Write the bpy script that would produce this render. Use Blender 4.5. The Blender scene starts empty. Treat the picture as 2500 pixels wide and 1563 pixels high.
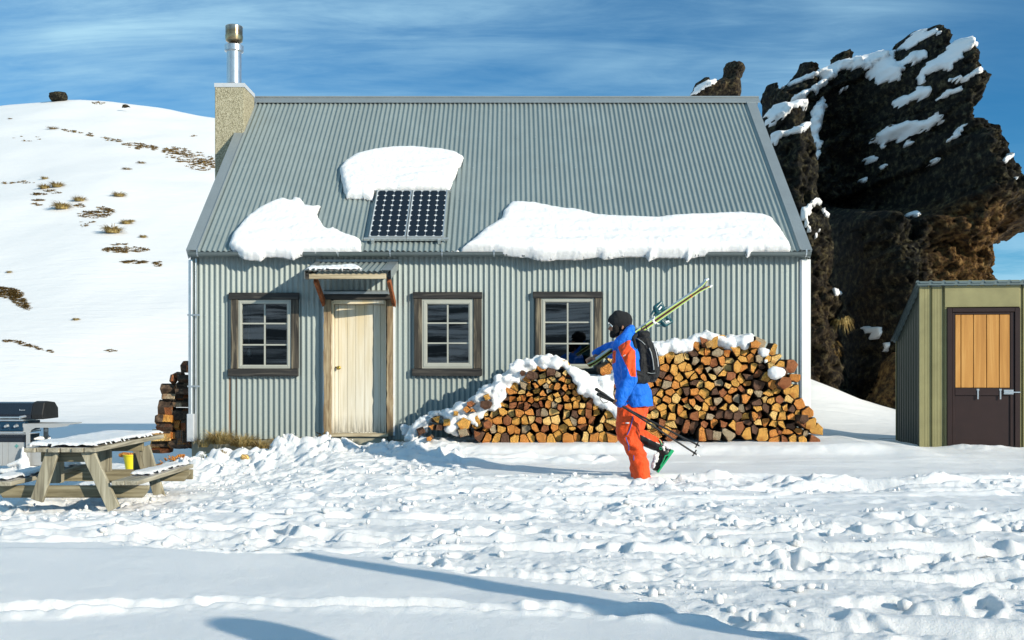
import bpy, bmesh, math, random
import numpy as np
from mathutils import Vector, Matrix
SC = bpy.context.scene
C = SC.collection
R = math.radians
random.seed(7)
# ---------------------------------------------------------------- camera, sky, sun, exposure
F, HZ, CZ = 2430.0, 895.0, 1.10          # focal length and horizon of the photograph in its pixels, eye height
cam = bpy.data.cameras.new('camera'); camo = bpy.data.objects.new('camera', cam); C.objects.link(camo)
camo.location = (0, 0, CZ); camo.rotation_euler = (R(90), R(0.0), 0)
cam.sensor_width = 36; cam.lens = 36 * F / 2500; cam.shift_y = (HZ - 781.5) / 2500
cam.clip_start = 0.05; cam.clip_end = 6000
SC.camera = camo
SUN = Vector((1.03, -0.80, 0.475)).normalized()   # towards the sun
W = bpy.data.worlds.new('World'); SC.world = W; W.use_nodes = True
wn, wl = W.node_tree.nodes, W.node_tree.links
wn.clear()
def wnode(t, **k):
    n = wn.new(t)
    for a, b in k.items(): setattr(n, a, b)
    return n
sky = wnode('ShaderNodeTexSky', sky_type='NISHITA', sun_disc=False)
sky.sun_elevation = math.asin(SUN.z)
sky.sun_rotation = math.atan2(SUN.x, SUN.y)
sky.altitude = 1500; sky.air_density = 1.0; sky.dust_density = 0.3; sky.ozone_density = 2.6
tc = wnode('ShaderNodeTexCoord'); sep = wnode('ShaderNodeSeparateXYZ'); wl.new(tc.outputs['Generated'], sep.inputs[0])
def wm(op, a, b=None, c=None, clamp=False):
    n = wnode('ShaderNodeMath', operation=op, use_clamp=clamp)
    for i, v in enumerate((a, b, c)):
        if v is None: continue
        if isinstance(v, (int, float)): n.inputs[i].default_value = v
        else: wl.new(v, n.inputs[i])
    return n.outputs[0]
zz = wm('MAXIMUM', wm('ADD', sep.outputs[2], 0.12), 0.05)
cx, cy = wm('DIVIDE', sep.outputs[0], zz), wm('DIVIDE', sep.outputs[1], zz)
comb = wnode('ShaderNodeCombineXYZ'); wl.new(cx, comb.inputs[0]); wl.new(cy, comb.inputs[1])
def cloud(rot, sc, det, rough, dist, lo, hi, scale):
    mp = wnode('ShaderNodeMapping'); mp.inputs['Rotation'].default_value = (0, 0, R(rot)); mp.inputs['Scale'].default_value = sc
    wl.new(comb.outputs[0], mp.inputs[0])
    n = wnode('ShaderNodeTexNoise'); n.inputs['Scale'].default_value = scale; n.inputs['Detail'].default_value = det
    n.inputs['Roughness'].default_value = rough; n.inputs['Distortion'].default_value = dist
    wl.new(mp.outputs[0], n.inputs['Vector'])
    mr = wnode('ShaderNodeMapRange', interpolation_type='SMOOTHSTEP'); mr.inputs[1].default_value = lo; mr.inputs[2].default_value = hi
    wl.new(n.outputs[0], mr.inputs[0]); return mr.outputs[0]
broad = cloud(-40, (0.5, 0.9, 1), 5, 0.58, 0.6, 0.28, 0.60, 0.75)
streak = cloud(-46, (0.55, 1.9, 1), 9, 0.66, 0.6, 0.30, 0.72, 2.2)
fine = cloud(-12, (1.0, 3.2, 1), 8, 0.7, 0.8, 0.38, 0.80, 4.5)
side = wnode('ShaderNodeMapRange', interpolation_type='SMOOTHSTEP'); side.inputs[1].default_value = 0.44; side.inputs[2].default_value = 0.22
side.inputs[3].default_value = 0.12; side.inputs[4].default_value = 1.0
wl.new(sep.outputs[0], side.inputs[0])
cl = wm('MULTIPLY', wm('ADD', wm('MULTIPLY', broad, wm('ADD', wm('MULTIPLY', streak, 0.80), 0.34)), wm('MULTIPLY', fine, 0.10)), side.outputs[0])
lowm = wnode('ShaderNodeMapRange', interpolation_type='SMOOTHSTEP'); lowm.inputs[1].default_value = 0.20; lowm.inputs[2].default_value = 0.04
wl.new(sep.outputs[2], lowm.inputs[0])
lown = cloud(0, (1, 1, 1), 6, 0.6, 0.3, 0.35, 0.6, 1.6)
cl = wm('ADD', cl, wm('MULTIPLY', wm('MULTIPLY', lowm.outputs[0], lown), 0.75), clamp=True)
tint = wnode('ShaderNodeMix', data_type='RGBA', blend_type='MULTIPLY'); tint.inputs[0].default_value = 1.0
tint.inputs[7].default_value = (0.33, 1.02, 1.33, 1)
wl.new(sky.outputs[0], tint.inputs[6])
mixc = wnode('ShaderNodeMix', data_type='RGBA'); mixc.inputs[7].default_value = (4.9, 8.2, 10.3, 1)
wl.new(cl, mixc.inputs[0]); wl.new(tint.outputs[2], mixc.inputs[6])
bg = wnode('ShaderNodeBackground'); bg.inputs[1].default_value = 0.084
wl.new(mixc.outputs[2], bg.inputs[0])
wo = wnode('ShaderNodeOutputWorld'); wl.new(bg.outputs[0], wo.inputs[0])
sun = bpy.data.lights.new('sun', 'SUN'); sun.energy = 5.0; sun.angle = R(0.5); sun.color = (1.0, 0.915, 0.75)
suno = bpy.data.objects.new('sun', sun); C.objects.link(suno); suno.location = (20, -16, 12)
suno.rotation_euler = SUN.to_track_quat('Z', 'Y').to_euler()
SC.view_settings.view_transform = 'Standard'; SC.view_settings.look = 'None'
SC.view_settings.exposure = 0.09; SC.view_settings.gamma = 1.0; SC.view_settings.use_curve_mapping = False
SC.render.engine = 'CYCLES'
SC.cycles.max_bounces = 6; SC.cycles.diffuse_bounces = 1; SC.cycles.glossy_bounces = 3; SC.cycles.transparent_max_bounces = 8

# ---------------------------------------------------------------- helpers
def P(px, py, y):
    return Vector(((px - 1250) * y / F, y, CZ + (HZ - py) * y / F))
def hsh(ix, iy, s):
    h = (ix.astype(np.int64) * 374761393 + iy.astype(np.int64) * 668265263 + s * 1274126177) & 0xffffffff
    h = ((h ^ (h >> 13)) * 1274126177) & 0xffffffff
    h = (h ^ (h >> 16)) & 0xffffffff
    return h.astype(np.float64) / 4294967296.0
def pn(x, y, s=0):
    x = np.asarray(x, float); y = np.asarray(y, float)
    ix, iy = np.floor(x), np.floor(y); fx, fy = x - ix, y - iy
    ux, uy = fx*fx*fx*(fx*(fx*6-15)+10), fy*fy*fy*(fy*(fy*6-15)+10)
    def g(a, b):
        t = hsh(ix + a, iy + b, s) * 2 * np.pi
        return np.cos(t) * (fx - a) + np.sin(t) * (fy - b)
    return ((g(0,0)*(1-ux) + g(1,0)*ux)*(1-uy) + (g(0,1)*(1-ux) + g(1,1)*ux)*uy) * 1.4
def fbm(x, y, o=4, s=0, rough=0.5):
    t = 0; a = 1; f = 1; n = 0
    for i in range(o):
        t = t + a * pn(x * f + i * 17.3, y * f - i * 9.1, s + i); n += a; a *= rough; f *= 2.03
    return t / n
def worley(x, y, s=0):
    x = np.asarray(x, float); y = np.asarray(y, float)
    ix, iy = np.floor(x), np.floor(y); d1 = np.full(x.shape, 9.0); d2 = np.full(x.shape, 9.0); r = np.zeros(x.shape)
    for a in (-1, 0, 1):
        for b in (-1, 0, 1):
            qx, qy = ix + a, iy + b
            d = np.hypot(qx + hsh(qx, qy, s) - x, qy + hsh(qx, qy, s + 5) - y)
            n = d < d1
            d2 = np.where(n, d1, np.minimum(d2, d)); r = np.where(n, hsh(qx, qy, s + 9), r); d1 = np.where(n, d, d1)
    return d1, d2, r
def sst(a, b, x):
    t = np.clip((np.asarray(x, float) - a) / (b - a), 0, 1); return t * t * (3 - 2 * t)
def poly_sd(px, pz, poly):
    """signed distance to a polygon, positive inside"""
    poly = np.asarray(poly, float); d = np.full(px.shape, 1e9); ins = np.zeros(px.shape, bool)
    for i in range(len(poly)):
        a, b = poly[i], poly[(i + 1) % len(poly)]
        e = b - a; w0, w1 = px - a[0], pz - a[1]
        t = np.clip((w0*e[0] + w1*e[1]) / (e @ e + 1e-12), 0, 1)
        d = np.minimum(d, np.hypot(w0 - e[0]*t, w1 - e[1]*t))
        c = ((a[1] > pz) != (b[1] > pz)) & (px < (b[0]-a[0]) * (pz - a[1]) / (b[1] - a[1] + 1e-12) + a[0])
        ins ^= c
    return np.where(ins, d, -d)

def tag(o, label=None, cat=None, group=None, kind=None):
    if label: o['label'] = label
    if cat: o['category'] = cat
    if group: o['group'] = group
    if kind: o['kind'] = kind
    return o
def thing(name, label, cat, loc=(0, 0, 0), rz=0, group=None):
    o = bpy.data.objects.new(name, None); C.objects.link(o); o.location = loc; o.rotation_euler = (0, 0, rz)
    o.empty_display_size = 0.1
    return tag(o, label, cat, group)
def mesh_np(name, v, f, mats, parent=None, smooth=False, mi=None, loc=None):
    me = bpy.data.meshes.new(name)
    v = np.asarray(v, np.float32)
    if isinstance(f, np.ndarray):
        nf, k = f.shape
        me.vertices.add(len(v)); me.vertices.foreach_set('co', v.ravel())
        me.loops.add(nf * k); me.loops.foreach_set('vertex_index', f.astype(np.int32).ravel())
        me.polygons.add(nf); me.polygons.foreach_set('loop_start', np.arange(0, nf * k, k, dtype=np.int32))
        me.update(calc_edges=True)
    else:
        me.from_pydata([tuple(map(float, q)) for q in v], [], f); me.update()
    for m in (mats if isinstance(mats, (list, tuple)) else [mats]): me.materials.append(m)
    if mi is not None: me.polygons.foreach_set('material_index', np.asarray(mi, np.int32))
    if smooth: me.polygons.foreach_set('use_smooth', np.ones(len(me.polygons), bool))
    o = bpy.data.objects.new(name, me); C.objects.link(o)
    if parent: o.parent = parent
    if loc: o.location = loc
    return o

class MB:
    """collects simple solids, builds them as one mesh; coordinates are the root's own (world minus its origin)"""
    def __init__(s, o=(0, 0, 0)): s.o = Vector(o); s.v = []; s.f = []; s.m = []; s.cur = 0
    def add(s, vs, fs):
        n = len(s.v); s.v += [Vector(v) for v in vs]; s.f += [tuple(i + n for i in f) for f in fs]; s.m += [s.cur] * len(fs)
        return s
    def box(s, x0, x1, y0, y1, z0, z1):
        vs = [(x, y, z) for z in (z0, z1) for y in (y0, y1) for x in (x0, x1)]
        return s.add(vs, [(0,2,3,1), (4,5,7,6), (0,1,5,4), (2,6,7,3), (0,4,6,2), (1,3,7,5)])
    def beam(s, a, b, w, h, up=(0, 0, 1), roll=0, taper=1.0):
        a, b = Vector(a), Vector(b); d = (b - a).normalized(); u = Vector(up)
        sd = d.cross(u)
        if sd.length < 1e-4: sd = d.cross(Vector((0, 1, 0)))
        sd.normalize(); u = sd.cross(d).normalized()
        if roll: q = Matrix.Rotation(roll, 3, d); sd = q @ sd; u = q @ u
        vs = []
        for p, k in ((a, 1.0), (b, taper)):
            for i, j in ((-1,-1), (1,-1), (1,1), (-1,1)): vs.append(p + sd * (w/2*i*k) + u * (h/2*j*k))
        return s.add(vs, [(0,3,2,1), (4,5,6,7), (0,1,5,4), (1,2,6,5), (2,3,7,6), (3,0,4,7)])
    def tube(s, pts, r, n=10, cap=True):
        pts = [Vector(p) for p in pts]; rs = r if isinstance(r, (list, tuple)) else [r] * len(pts)
        vs = []; prev = None
        for i, p in enumerate(pts):
            d = (pts[min(i+1, len(pts)-1)] - pts[max(i-1, 0)]).normalized()
            if prev is None:
                a = Vector((0, 0, 1)) if abs(d.z) < 0.9 else Vector((1, 0, 0)); u = d.cross(a).normalized()
            else: u = (prev - d * prev.dot(d)).normalized()
            prev = u; w = d.cross(u)
            vs += [p + (u * math.cos(2*math.pi*k/n) + w * math.sin(2*math.pi*k/n)) * rs[i] for k in range(n)]
        fs = [(i*n+k, i*n+(k+1) % n, (i+1)*n+(k+1) % n, (i+1)*n+k) for i in range(len(pts)-1) for k in range(n)]
        if cap: fs += [tuple(range(n))[::-1], tuple(range((len(pts)-1)*n, len(pts)*n))]
        return s.add(vs, fs)
    def lathe(s, prof, c, n=24):
        vs = [(c[0] + r*math.cos(2*math.pi*k/n), c[1] + r*math.sin(2*math.pi*k/n), z) for r, z in prof for k in range(n)]
        fs = [(i*n+k, i*n+(k+1) % n, (i+1)*n+(k+1) % n, (i+1)*n+k) for i in range(len(prof)-1) for k in range(n)]
        fs += [tuple(range(n))[::-1], tuple(range((len(prof)-1)*n, len(prof)*n))]
        return s.add(vs, fs)
    def prism(s, poly, y0, y1):
        """polygon of (x, z) swept from y0 to y1"""
        n = len(poly); vs = [(x, y0, z) for x, z in poly] + [(x, y1, z) for x, z in poly]
        ar = sum(poly[i][0]*poly[(i+1) % n][1] - poly[(i+1) % n][0]*poly[i][1] for i in range(n))
        fs = [tuple(range(n)), tuple(range(n, 2*n))[::-1]] + [(i, i+n, (i+1) % n + n, (i+1) % n) for i in range(n)]
        if ar < 0: fs = [f[::-1] for f in fs]
        return s.add(vs, fs)
    def build(s, name, mats, parent=None, bev=0, smooth=False, seg=1):
        mats = mats if isinstance(mats, (list, tuple)) else [mats]
        me = bpy.data.meshes.new(name)
        me.from_pydata([tuple(v - s.o) for v in s.v], [], s.f)
        for m in mats: me.materials.append(m)
        me.polygons.foreach_set('material_index', s.m)
        if bev:
            bm = bmesh.new(); bm.from_mesh(me)
            es = [e for e in bm.edges if len(e.link_faces) == 2 and e.calc_face_angle(0) > 0.6]
            bmesh.ops.bevel(bm, geom=es, offset=bev, segments=seg, affect='EDGES', clamp_overlap=True)
            bm.to_mesh(me); bm.free()
        if smooth:
            me.polygons.foreach_set('use_smooth', [True] * len(me.polygons))
            try: me.set_sharp_from_angle(angle=R(40))
            except Exception: pass
        me.update()
        o = bpy.data.objects.new(name, me); C.objects.link(o)
        if parent is not None: o.parent = parent
        elif s.o.length: o.location = s.o
        return o
def dup(o, parent=None, loc=None):
    c = o.copy(); C.objects.link(c)
    if parent is not None: c.parent = parent
    if loc is not None: c.location = loc
    for ch in list(o.children): dup(ch, c)
    return c

def capsule(a, ra, b, rb, n=14, sq=None):
    """rounded cone as (verts, faces); sq = scale along world y about its axis"""
    a, b = Vector(a), Vector(b); d = b - a
    L = d.length; d = d / L if L > 1e-6 else Vector((0, 0, 1))
    u = d.cross(Vector((0, 1, 0)) if abs(d.y) < 0.9 else Vector((1, 0, 0))).normalized(); w = d.cross(u)
    rings = []
    for t in (-90, -60, -30, 0): rings.append((a + d * ra * math.sin(R(t)), ra * math.cos(R(t))))
    for t in (0, 30, 60, 90): rings.append((b + d * rb * math.sin(R(t)), rb * math.cos(R(t))))
    vs = [p + (u * math.cos(2*math.pi*k/n) + w * math.sin(2*math.pi*k/n)) * max(r, 1e-4) for p, r in rings for k in range(n)]
    fs = [(i*n+k, i*n+(k+1) % n, (i+1)*n+(k+1) % n, (i+1)*n+k) for i in range(len(rings)-1) for k in range(n)]
    fs += [tuple(range(n))[::-1], tuple(range((len(rings)-1)*n, len(rings)*n))]
    if sq:
        for v in vs:
            t = max(0, min(1, (v - a).dot(d) / max(L, 1e-6))); cy = a.y + (b.y - a.y) * t
            v.y = cy + (v.y - cy) * sq
    return vs, fs
def fused(caps, voxel, smooth=4, fac=0.5):
    """rounded cones and ellipsoids melted into one skin: returns verts (n,3) and quads"""
    mb = MB()
    for c in caps: mb.add(*capsule(*c[:4], sq=(c[4] if len(c) > 4 else None)))
    o = mb.build('tmp_fuse', [])
    m = o.modifiers.new('r', 'REMESH'); m.mode = 'VOXEL'; m.voxel_size = voxel
    if smooth: q = o.modifiers.new('s', 'SMOOTH'); q.iterations = smooth; q.factor = fac
    dg = bpy.context.evaluated_depsgraph_get(); e = o.evaluated_get(dg); me = e.to_mesh()
    v = np.zeros(len(me.vertices) * 3, np.float32); me.vertices.foreach_get('co', v); v = v.reshape(-1, 3)
    nn = np.zeros(len(me.vertices) * 3, np.float32); me.vertices.foreach_get('normal', nn); nn = nn.reshape(-1, 3)
    f = [tuple(p.vertices) for p in me.polygons]
    e.to_mesh_clear(); dm = o.data; bpy.data.objects.remove(o); bpy.data.meshes.remove(dm)
    if f and all(len(q) == 4 for q in f): f = np.array(f)
    return v.astype(float), nn.astype(float), f
def n3(v, sc, s=0):
    """cheap 3-D noise from three 2-D slices"""
    return (pn(v[:, 0]*sc, v[:, 1]*sc + v[:, 2]*sc*0.7, s) + pn(v[:, 1]*sc + 3.1, v[:, 2]*sc, s+3) + pn(v[:, 2]*sc - 2.2, v[:, 0]*sc + 1.7, s+6)) / 1.7

# ---------------------------------------------------------------- materials
class NT:
    def __init__(s, name):
        s.m = bpy.data.materials.new(name); s.m.use_nodes = True; s.n = s.m.node_tree.nodes; s.l = s.m.node_tree.links
        s.b = s.n['Principled BSDF']; s.t = s.n.new('ShaderNodeTexCoord'); s.vec = s.t.outputs['Object']
    def node(s, t, **k):
        n = s.n.new(t)
        for a, b in k.items(): setattr(n, a, b)
        return n
    def mapping(s, sc=(1,1,1), rot=(0,0,0), vec=None):
        m = s.node('ShaderNodeMapping'); m.inputs['Scale'].default_value = sc; m.inputs['Rotation'].default_value = rot
        s.l.new(vec or s.vec, m.inputs[0]); return m.outputs[0]
    def noise(s, scale, det=4, rough=0.55, vec=None, dist=0):
        n = s.node('ShaderNodeTexNoise'); n.inputs['Scale'].default_value = scale; n.inputs['Detail'].default_value = det
        n.inputs['Roughness'].default_value = rough; n.inputs['Distortion'].default_value = dist
        s.l.new(vec or s.vec, n.inputs['Vector']); return n.outputs[0]
    def ramp(s, fac, stops):
        r = s.node('ShaderNodeValToRGB'); e = r.color_ramp.elements
        while len(e) < len(stops): e.new(0.5)
        for q, (p, c) in zip(e, stops): q.position = p; q.color = (*c, 1) if len(c) == 3 else c
        s.l.new(fac, r.inputs[0]); return r.outputs[0]
    def rng(s, v, a, b, c=0.0, d=1.0):
        m = s.node('ShaderNodeMapRange'); 
        for i, q in zip((1,2,3,4), (a,b,c,d)): m.inputs[i].default_value = q
        s.l.new(v, m.inputs[0]); return m.outputs[0]
    def mix(s, fac, a, b, mode='MIX'):
        m = s.node('ShaderNodeMix', data_type='RGBA', blend_type=mode)
        for i, v in ((0, fac), (6, a), (7, b)):
            if hasattr(v, 'is_linked'): s.l.new(v, m.inputs[i])
            elif i == 0: m.inputs[0].default_value = v
            else: m.inputs[i].default_value = (*v, 1)
        return m.outputs[2]
    def math(s, op, a, b=None, clamp=False):
        n = s.node('ShaderNodeMath', operation=op, use_clamp=clamp)
        for i, v in enumerate((a, b)):
            if v is None: continue
            if isinstance(v, (int, float)): n.inputs[i].default_value = v
            else: s.l.new(v, n.inputs[i])
        return n.outputs[0]
    def bump(s, h, st=0.3, dist=0.01):
        prev = s.b.inputs['Normal'].links[0].from_node if s.b.inputs['Normal'].is_linked else None
        b = s.node('ShaderNodeBump'); b.inputs['Strength'].default_value = st; b.inputs['Distance'].default_value = dist
        s.l.new(h, b.inputs['Height'])
        if prev: s.l.new(prev.outputs[0], b.inputs['Normal'])
        s.l.new(b.outputs[0], s.b.inputs['Normal'])
    def set(s, col=None, rough=None, metal=None, spec=None):
        for k, v in (('Base Color', col), ('Roughness', rough), ('Metallic', metal), ('Specular IOR Level', spec)):
            if v is None: continue
            if hasattr(v, 'is_linked'): s.l.new(v, s.b.inputs[k])
            else: s.b.inputs[k].default_value = (*v, 1) if k == 'Base Color' else v
        return s.m
def plain(name, col, rough=0.6, metal=0.0, var=0.25, scale=12, bump=0.15, bd=0.003, spec=0.4):
    t = NT(name); n = t.noise(scale, 5)
    c = t.mix(t.rng(n, 0.3, 0.7), tuple(q*(1-var) for q in col), tuple(min(1, q*(1+var)) for q in col))
    if bump: t.bump(t.noise(scale*4, 4), bump, bd)
    return t.set(c, rough, metal, spec)
def snow_mat(name, near=True):
    t = NT(name); n = t.noise(2.3, 5)
    c = t.mix(n, (0.885, 0.885, 0.89), (0.93, 0.925, 0.92))
    if near:
        at = t.node('ShaderNodeAttribute'); at.attribute_name = 'smooth_snow'          # clean crust carries less crumb relief
        k = t.math('SUBTRACT', 1.0, at.outputs['Fac'])
        t.bump(t.math('MULTIPLY', t.noise(15, 7, 0.68), k), 0.5, 0.030)
        t.bump(t.math('MULTIPLY', t.noise(48, 5, 0.7), t.math('ADD', t.math('MULTIPLY', k, 0.75), 0.25)), 0.5, 0.012)
        t.bump(t.noise(110, 4, 0.8), 0.9, 0.009)
    else:
        t.bump(t.noise(1.5, 6, 0.6), 0.4, 0.15)
    if near:
        t.b.inputs['Subsurface Weight'].default_value = 0.3; t.b.inputs['Subsurface Radius'].default_value = (0.9, 1.0, 1.15); t.b.inputs['Subsurface Scale'].default_value = 0.02
    return t.set(c, 0.55, 0, 0.35)
def wood(name, c0, c1, c2, axis=2, sc=1.0, rough=0.75, bump=0.5, knots=True, seed=0.0):
    """grain runs along AXIS of the object's own space"""
    t = NT(name); s3 = [22*sc]*3; s3[axis] = 1.3*sc
    oi = t.node('ShaderNodeObjectInfo')
    off = t.node('ShaderNodeVectorMath', operation='ADD'); t.l.new(t.vec, off.inputs[0])
    cb = t.node('ShaderNodeCombineXYZ'); k = t.math('MULTIPLY', oi.outputs['Random'], 37.0)
    for i in range(3): t.l.new(k, cb.inputs[i])
    t.l.new(cb.outputs[0], off.inputs[1])
    v = t.mapping(tuple(s3), vec=off.outputs[0])
    g = t.noise(1.0, 6, 0.62, v, 0.9)
    s4 = [4*sc]*3; s4[axis] = 0.8*sc
    big = t.noise(1.0, 3, 0.5, t.mapping(tuple(s4), vec=off.outputs[0]), 1.5)
    col = t.ramp(t.math('ADD', t.math('MULTIPLY', g, 0.72), t.math('MULTIPLY', big, 0.28)), [(0.34, c0), (0.50, c1), (0.66, c2)])
    t.bump(g, bump, 0.006)
    return t.set(col, rough, 0, 0.3)
def galv(name, base, rust=False, metal=0.35, rough=0.42):
    t = NT(name)
    sp = t.node('ShaderNodeTexVoronoi'); sp.inputs['Scale'].default_value = 95; t.l.new(t.vec, sp.inputs['Vector'])
    a = t.mix(t.rng(sp.outputs['Distance'], 0.0, 0.8), tuple(q*0.80 for q in base), tuple(q*1.14 for q in base))
    oi = t.node('ShaderNodeObjectInfo'); a = t.mix(t.math('MULTIPLY', oi.outputs['Random'], 0.22), a, tuple(q*0.55 for q in base))
    strk = t.noise(1.0, 4, 0.65, t.mapping((45, 45, 0.8))); a = t.mix(t.rng(strk, 0.56, 0.72, 0, 0.45), a, tuple(q*0.5 for q in base))
    big = t.noise(1.0, 5, 0.6, t.mapping((3.0, 3.0, 0.7)))
    a = t.mix(t.rng(big, 0.35, 0.75), a, tuple(q*0.84 for q in base))
    fine = t.noise(380, 2, 0.6); a = t.mix(t.rng(fine, 0.35, 0.7, 0, 0.35), a, tuple(q*0.72 for q in base))
    rr = t.rng(t.noise(40, 3), 0.3, 0.7, rough - 0.07, rough + 0.12)
    if rust:
        sx = t.node('ShaderNodeSeparateXYZ'); t.l.new(t.vec, sx.inputs[0])
        tot = None
        for x0, w in rust:
            d = t.math('ABSOLUTE', t.math('SUBTRACT', sx.outputs[0], x0))
            m = t.rng(d, w*0.35, w, 1, 0); tot = m if tot is None else t.math('MAXIMUM', tot, m)
        zm = t.rng(sx.outputs[2], 0.93, 0.96, 1, 0)
        ng = t.rng(t.noise(1.0, 4, 0.6, t.mapping((60, 60, 2.2))), 0.25, 0.48)
        tot = t.math('MULTIPLY', t.math('MULTIPLY', tot, zm), ng)
        a = t.mix(tot, a, (0.20, 0.095, 0.04))
    return t.set(a, rr, metal, 0.5)

M = {}
M['snow'] = snow_mat('snow'); M['snow_far'] = snow_mat('snow_slope', False)
M['roof'] = galv('galvanised_roof', (0.325, 0.385, 0.38), metal=0.35)
M['wall'] = galv('galvanised_wall', (0.325, 0.375, 0.36), rust=((-3.998, 0.020), (-3.905, 0.013)), metal=0.12)
M['flash'] = galv('flashing', (0.36, 0.40, 0.41), metal=0.45, rough=0.35)
M['gutter'] = galv('gutter_metal', (0.19, 0.225, 0.225), metal=0.5, rough=0.4)
M['bright'] = plain('bright_metal', (0.62, 0.65, 0.66), 0.28, 0.85, 0.1, 9, 0.05)
M['white_metal'] = plain('white_painted_metal', (0.78, 0.80, 0.80), 0.4, 0.0, 0.04, 5, 0.03)
M['plastic_grey'] = plain('grey_plastic', (0.50, 0.53, 0.56), 0.5, 0.0, 0.06)
M['frame'] = plain('window_frame_paint', (0.40, 0.405, 0.355), 0.4, 0.0, 0.06, 6, 0.03)
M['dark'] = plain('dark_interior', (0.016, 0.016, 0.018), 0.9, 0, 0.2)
M['lining'] = plain('interior_timber', (0.20, 0.10, 0.04), 0.7, 0, 0.3)
M['conc'] = plain('concrete_base', (0.34, 0.32, 0.24), 0.85, 0, 0.15, 6, 0.5, 0.004)
t = NT('exposed_aggregate'); vo = t.node('ShaderNodeTexVoronoi'); vo.inputs['Scale'].default_value = 85; t.l.new(t.vec, vo.inputs['Vector'])
cc = t.node('ShaderNodeSeparateColor'); t.l.new(vo.outputs['Color'], cc.inputs[0])
t.bump(vo.outputs['Distance'], 0.6, 0.01); M['aggregate'] = t.set(t.ramp(cc.outputs[0], [(0.1, (0.20, 0.175, 0.11)), (0.4, (0.34, 0.31, 0.20)), (0.95, (0.50, 0.46, 0.33))]), 0.85)
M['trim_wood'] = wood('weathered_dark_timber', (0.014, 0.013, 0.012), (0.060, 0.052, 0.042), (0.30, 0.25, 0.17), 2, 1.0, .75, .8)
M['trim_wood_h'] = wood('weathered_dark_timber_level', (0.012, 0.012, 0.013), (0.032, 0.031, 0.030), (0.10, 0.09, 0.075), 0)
M['post_wood'] = wood('rough_door_post', (0.05, 0.035, 0.025), (0.26, 0.18, 0.10), (0.50, 0.40, 0.25), 2)
M['fascia'] = wood('pale_fascia_timber', (0.20, 0.15, 0.09), (0.46, 0.38, 0.25), (0.62, 0.54, 0.38), 0)
M['bracket'] = wood('red_brown_bracket', (0.10, 0.03, 0.012), (0.28, 0.085, 0.03), (0.42, 0.15, 0.05), 2)
t = NT('bleached_door_boards'); sx = t.node('ShaderNodeSeparateXYZ'); t.l.new(t.vec, sx.inputs[0])
oi = t.node('ShaderNodeObjectInfo'); g = t.noise(1.0, 5, 0.6, t.mapping((30, 30, 1.1)), 0.6); g2 = t.noise(1.0, 4, 0.6, t.mapping((5, 5, 0.9)))
c = t.ramp(g, [(0.3, (0.64, 0.58, 0.44)), (0.55, (0.77, 0.72, 0.60)), (0.75, (0.83, 0.80, 0.70))])
warm = t.math('MULTIPLY', t.rng(sx.outputs[2], 0.6, 2.0), t.rng(g2, 0.3, 0.6)); c = t.mix(t.math('MULTIPLY', warm, 0.7), c, (0.66, 0.49, 0.22))
wear = t.math('MULTIPLY', t.rng(sx.outputs[2], 0.42, 0.12), t.rng(t.noise(1.0, 5, 0.7, t.mapping((40, 40, 3))), 0.38, 0.62)); c = t.mix(wear, c, (0.11, 0.10, 0.085))
t.bump(g, 0.25, 0.003); M['door'] = t.set(c, 0.65)
M['brass'] = plain('brass', (0.50, 0.36, 0.08), 0.3, 0.9, 0.15)
t = NT('window_glass'); fr = t.node('ShaderNodeFresnel'); fr.inputs[0].default_value = 1.52
tr = t.node('ShaderNodeBsdfTransparent'); tr.inputs[0].default_value = (0.55, 0.60, 0.62, 1); gl = t.node('ShaderNodeBsdfGlossy'); gl.inputs['Roughness'].default_value = 0.01; gl.inputs[0].default_value = (0.92, 0.97, 1, 1)
mx = t.node('ShaderNodeMixShader'); t.l.new(t.math('ADD', t.math('MULTIPLY', fr.outputs[0], 1.5), 0.08), mx.inputs[0]); t.l.new(tr.outputs[0], mx.inputs[1]); t.l.new(gl.outputs[0], mx.inputs[2])
t.l.new(mx.outputs[0], t.n['Material Output'].inputs[0]); M['glass'] = t.m
M['cell'] = plain('solar_cell', (0.006, 0.009, 0.016), 0.12, 0, 0.3, 30, 0, spec=0.5)
M['cell_back'] = plain('solar_backsheet', (0.72, 0.74, 0.75), 0.3, 0, 0.03)
M['alu'] = plain('aluminium', (0.55, 0.58, 0.58), 0.35, 0.6, 0.08)
t = NT('flue_steel'); sx = t.node('ShaderNodeSeparateXYZ'); t.l.new(t.vec, sx.inputs[0])
c = t.ramp(t.math('ADD', t.rng(sx.outputs[2], 6.35, 6.85), t.math('MULTIPLY', t.math('SUBTRACT', t.noise(9, 3), 0.5), 0.25)), [(0.0, (0.03, 0.035, 0.04)), (0.30, (0.06, 0.055, 0.05)), (0.45, (0.50, 0.38, 0.22)), (0.7, (0.30, 0.20, 0.11)), (0.95, (0.55, 0.52, 0.46))])
M['flue'] = t.set(c, 0.22, 0.9)
M['rubber'] = plain('black_rubber', (0.012, 0.013, 0.014), 0.6)
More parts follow.
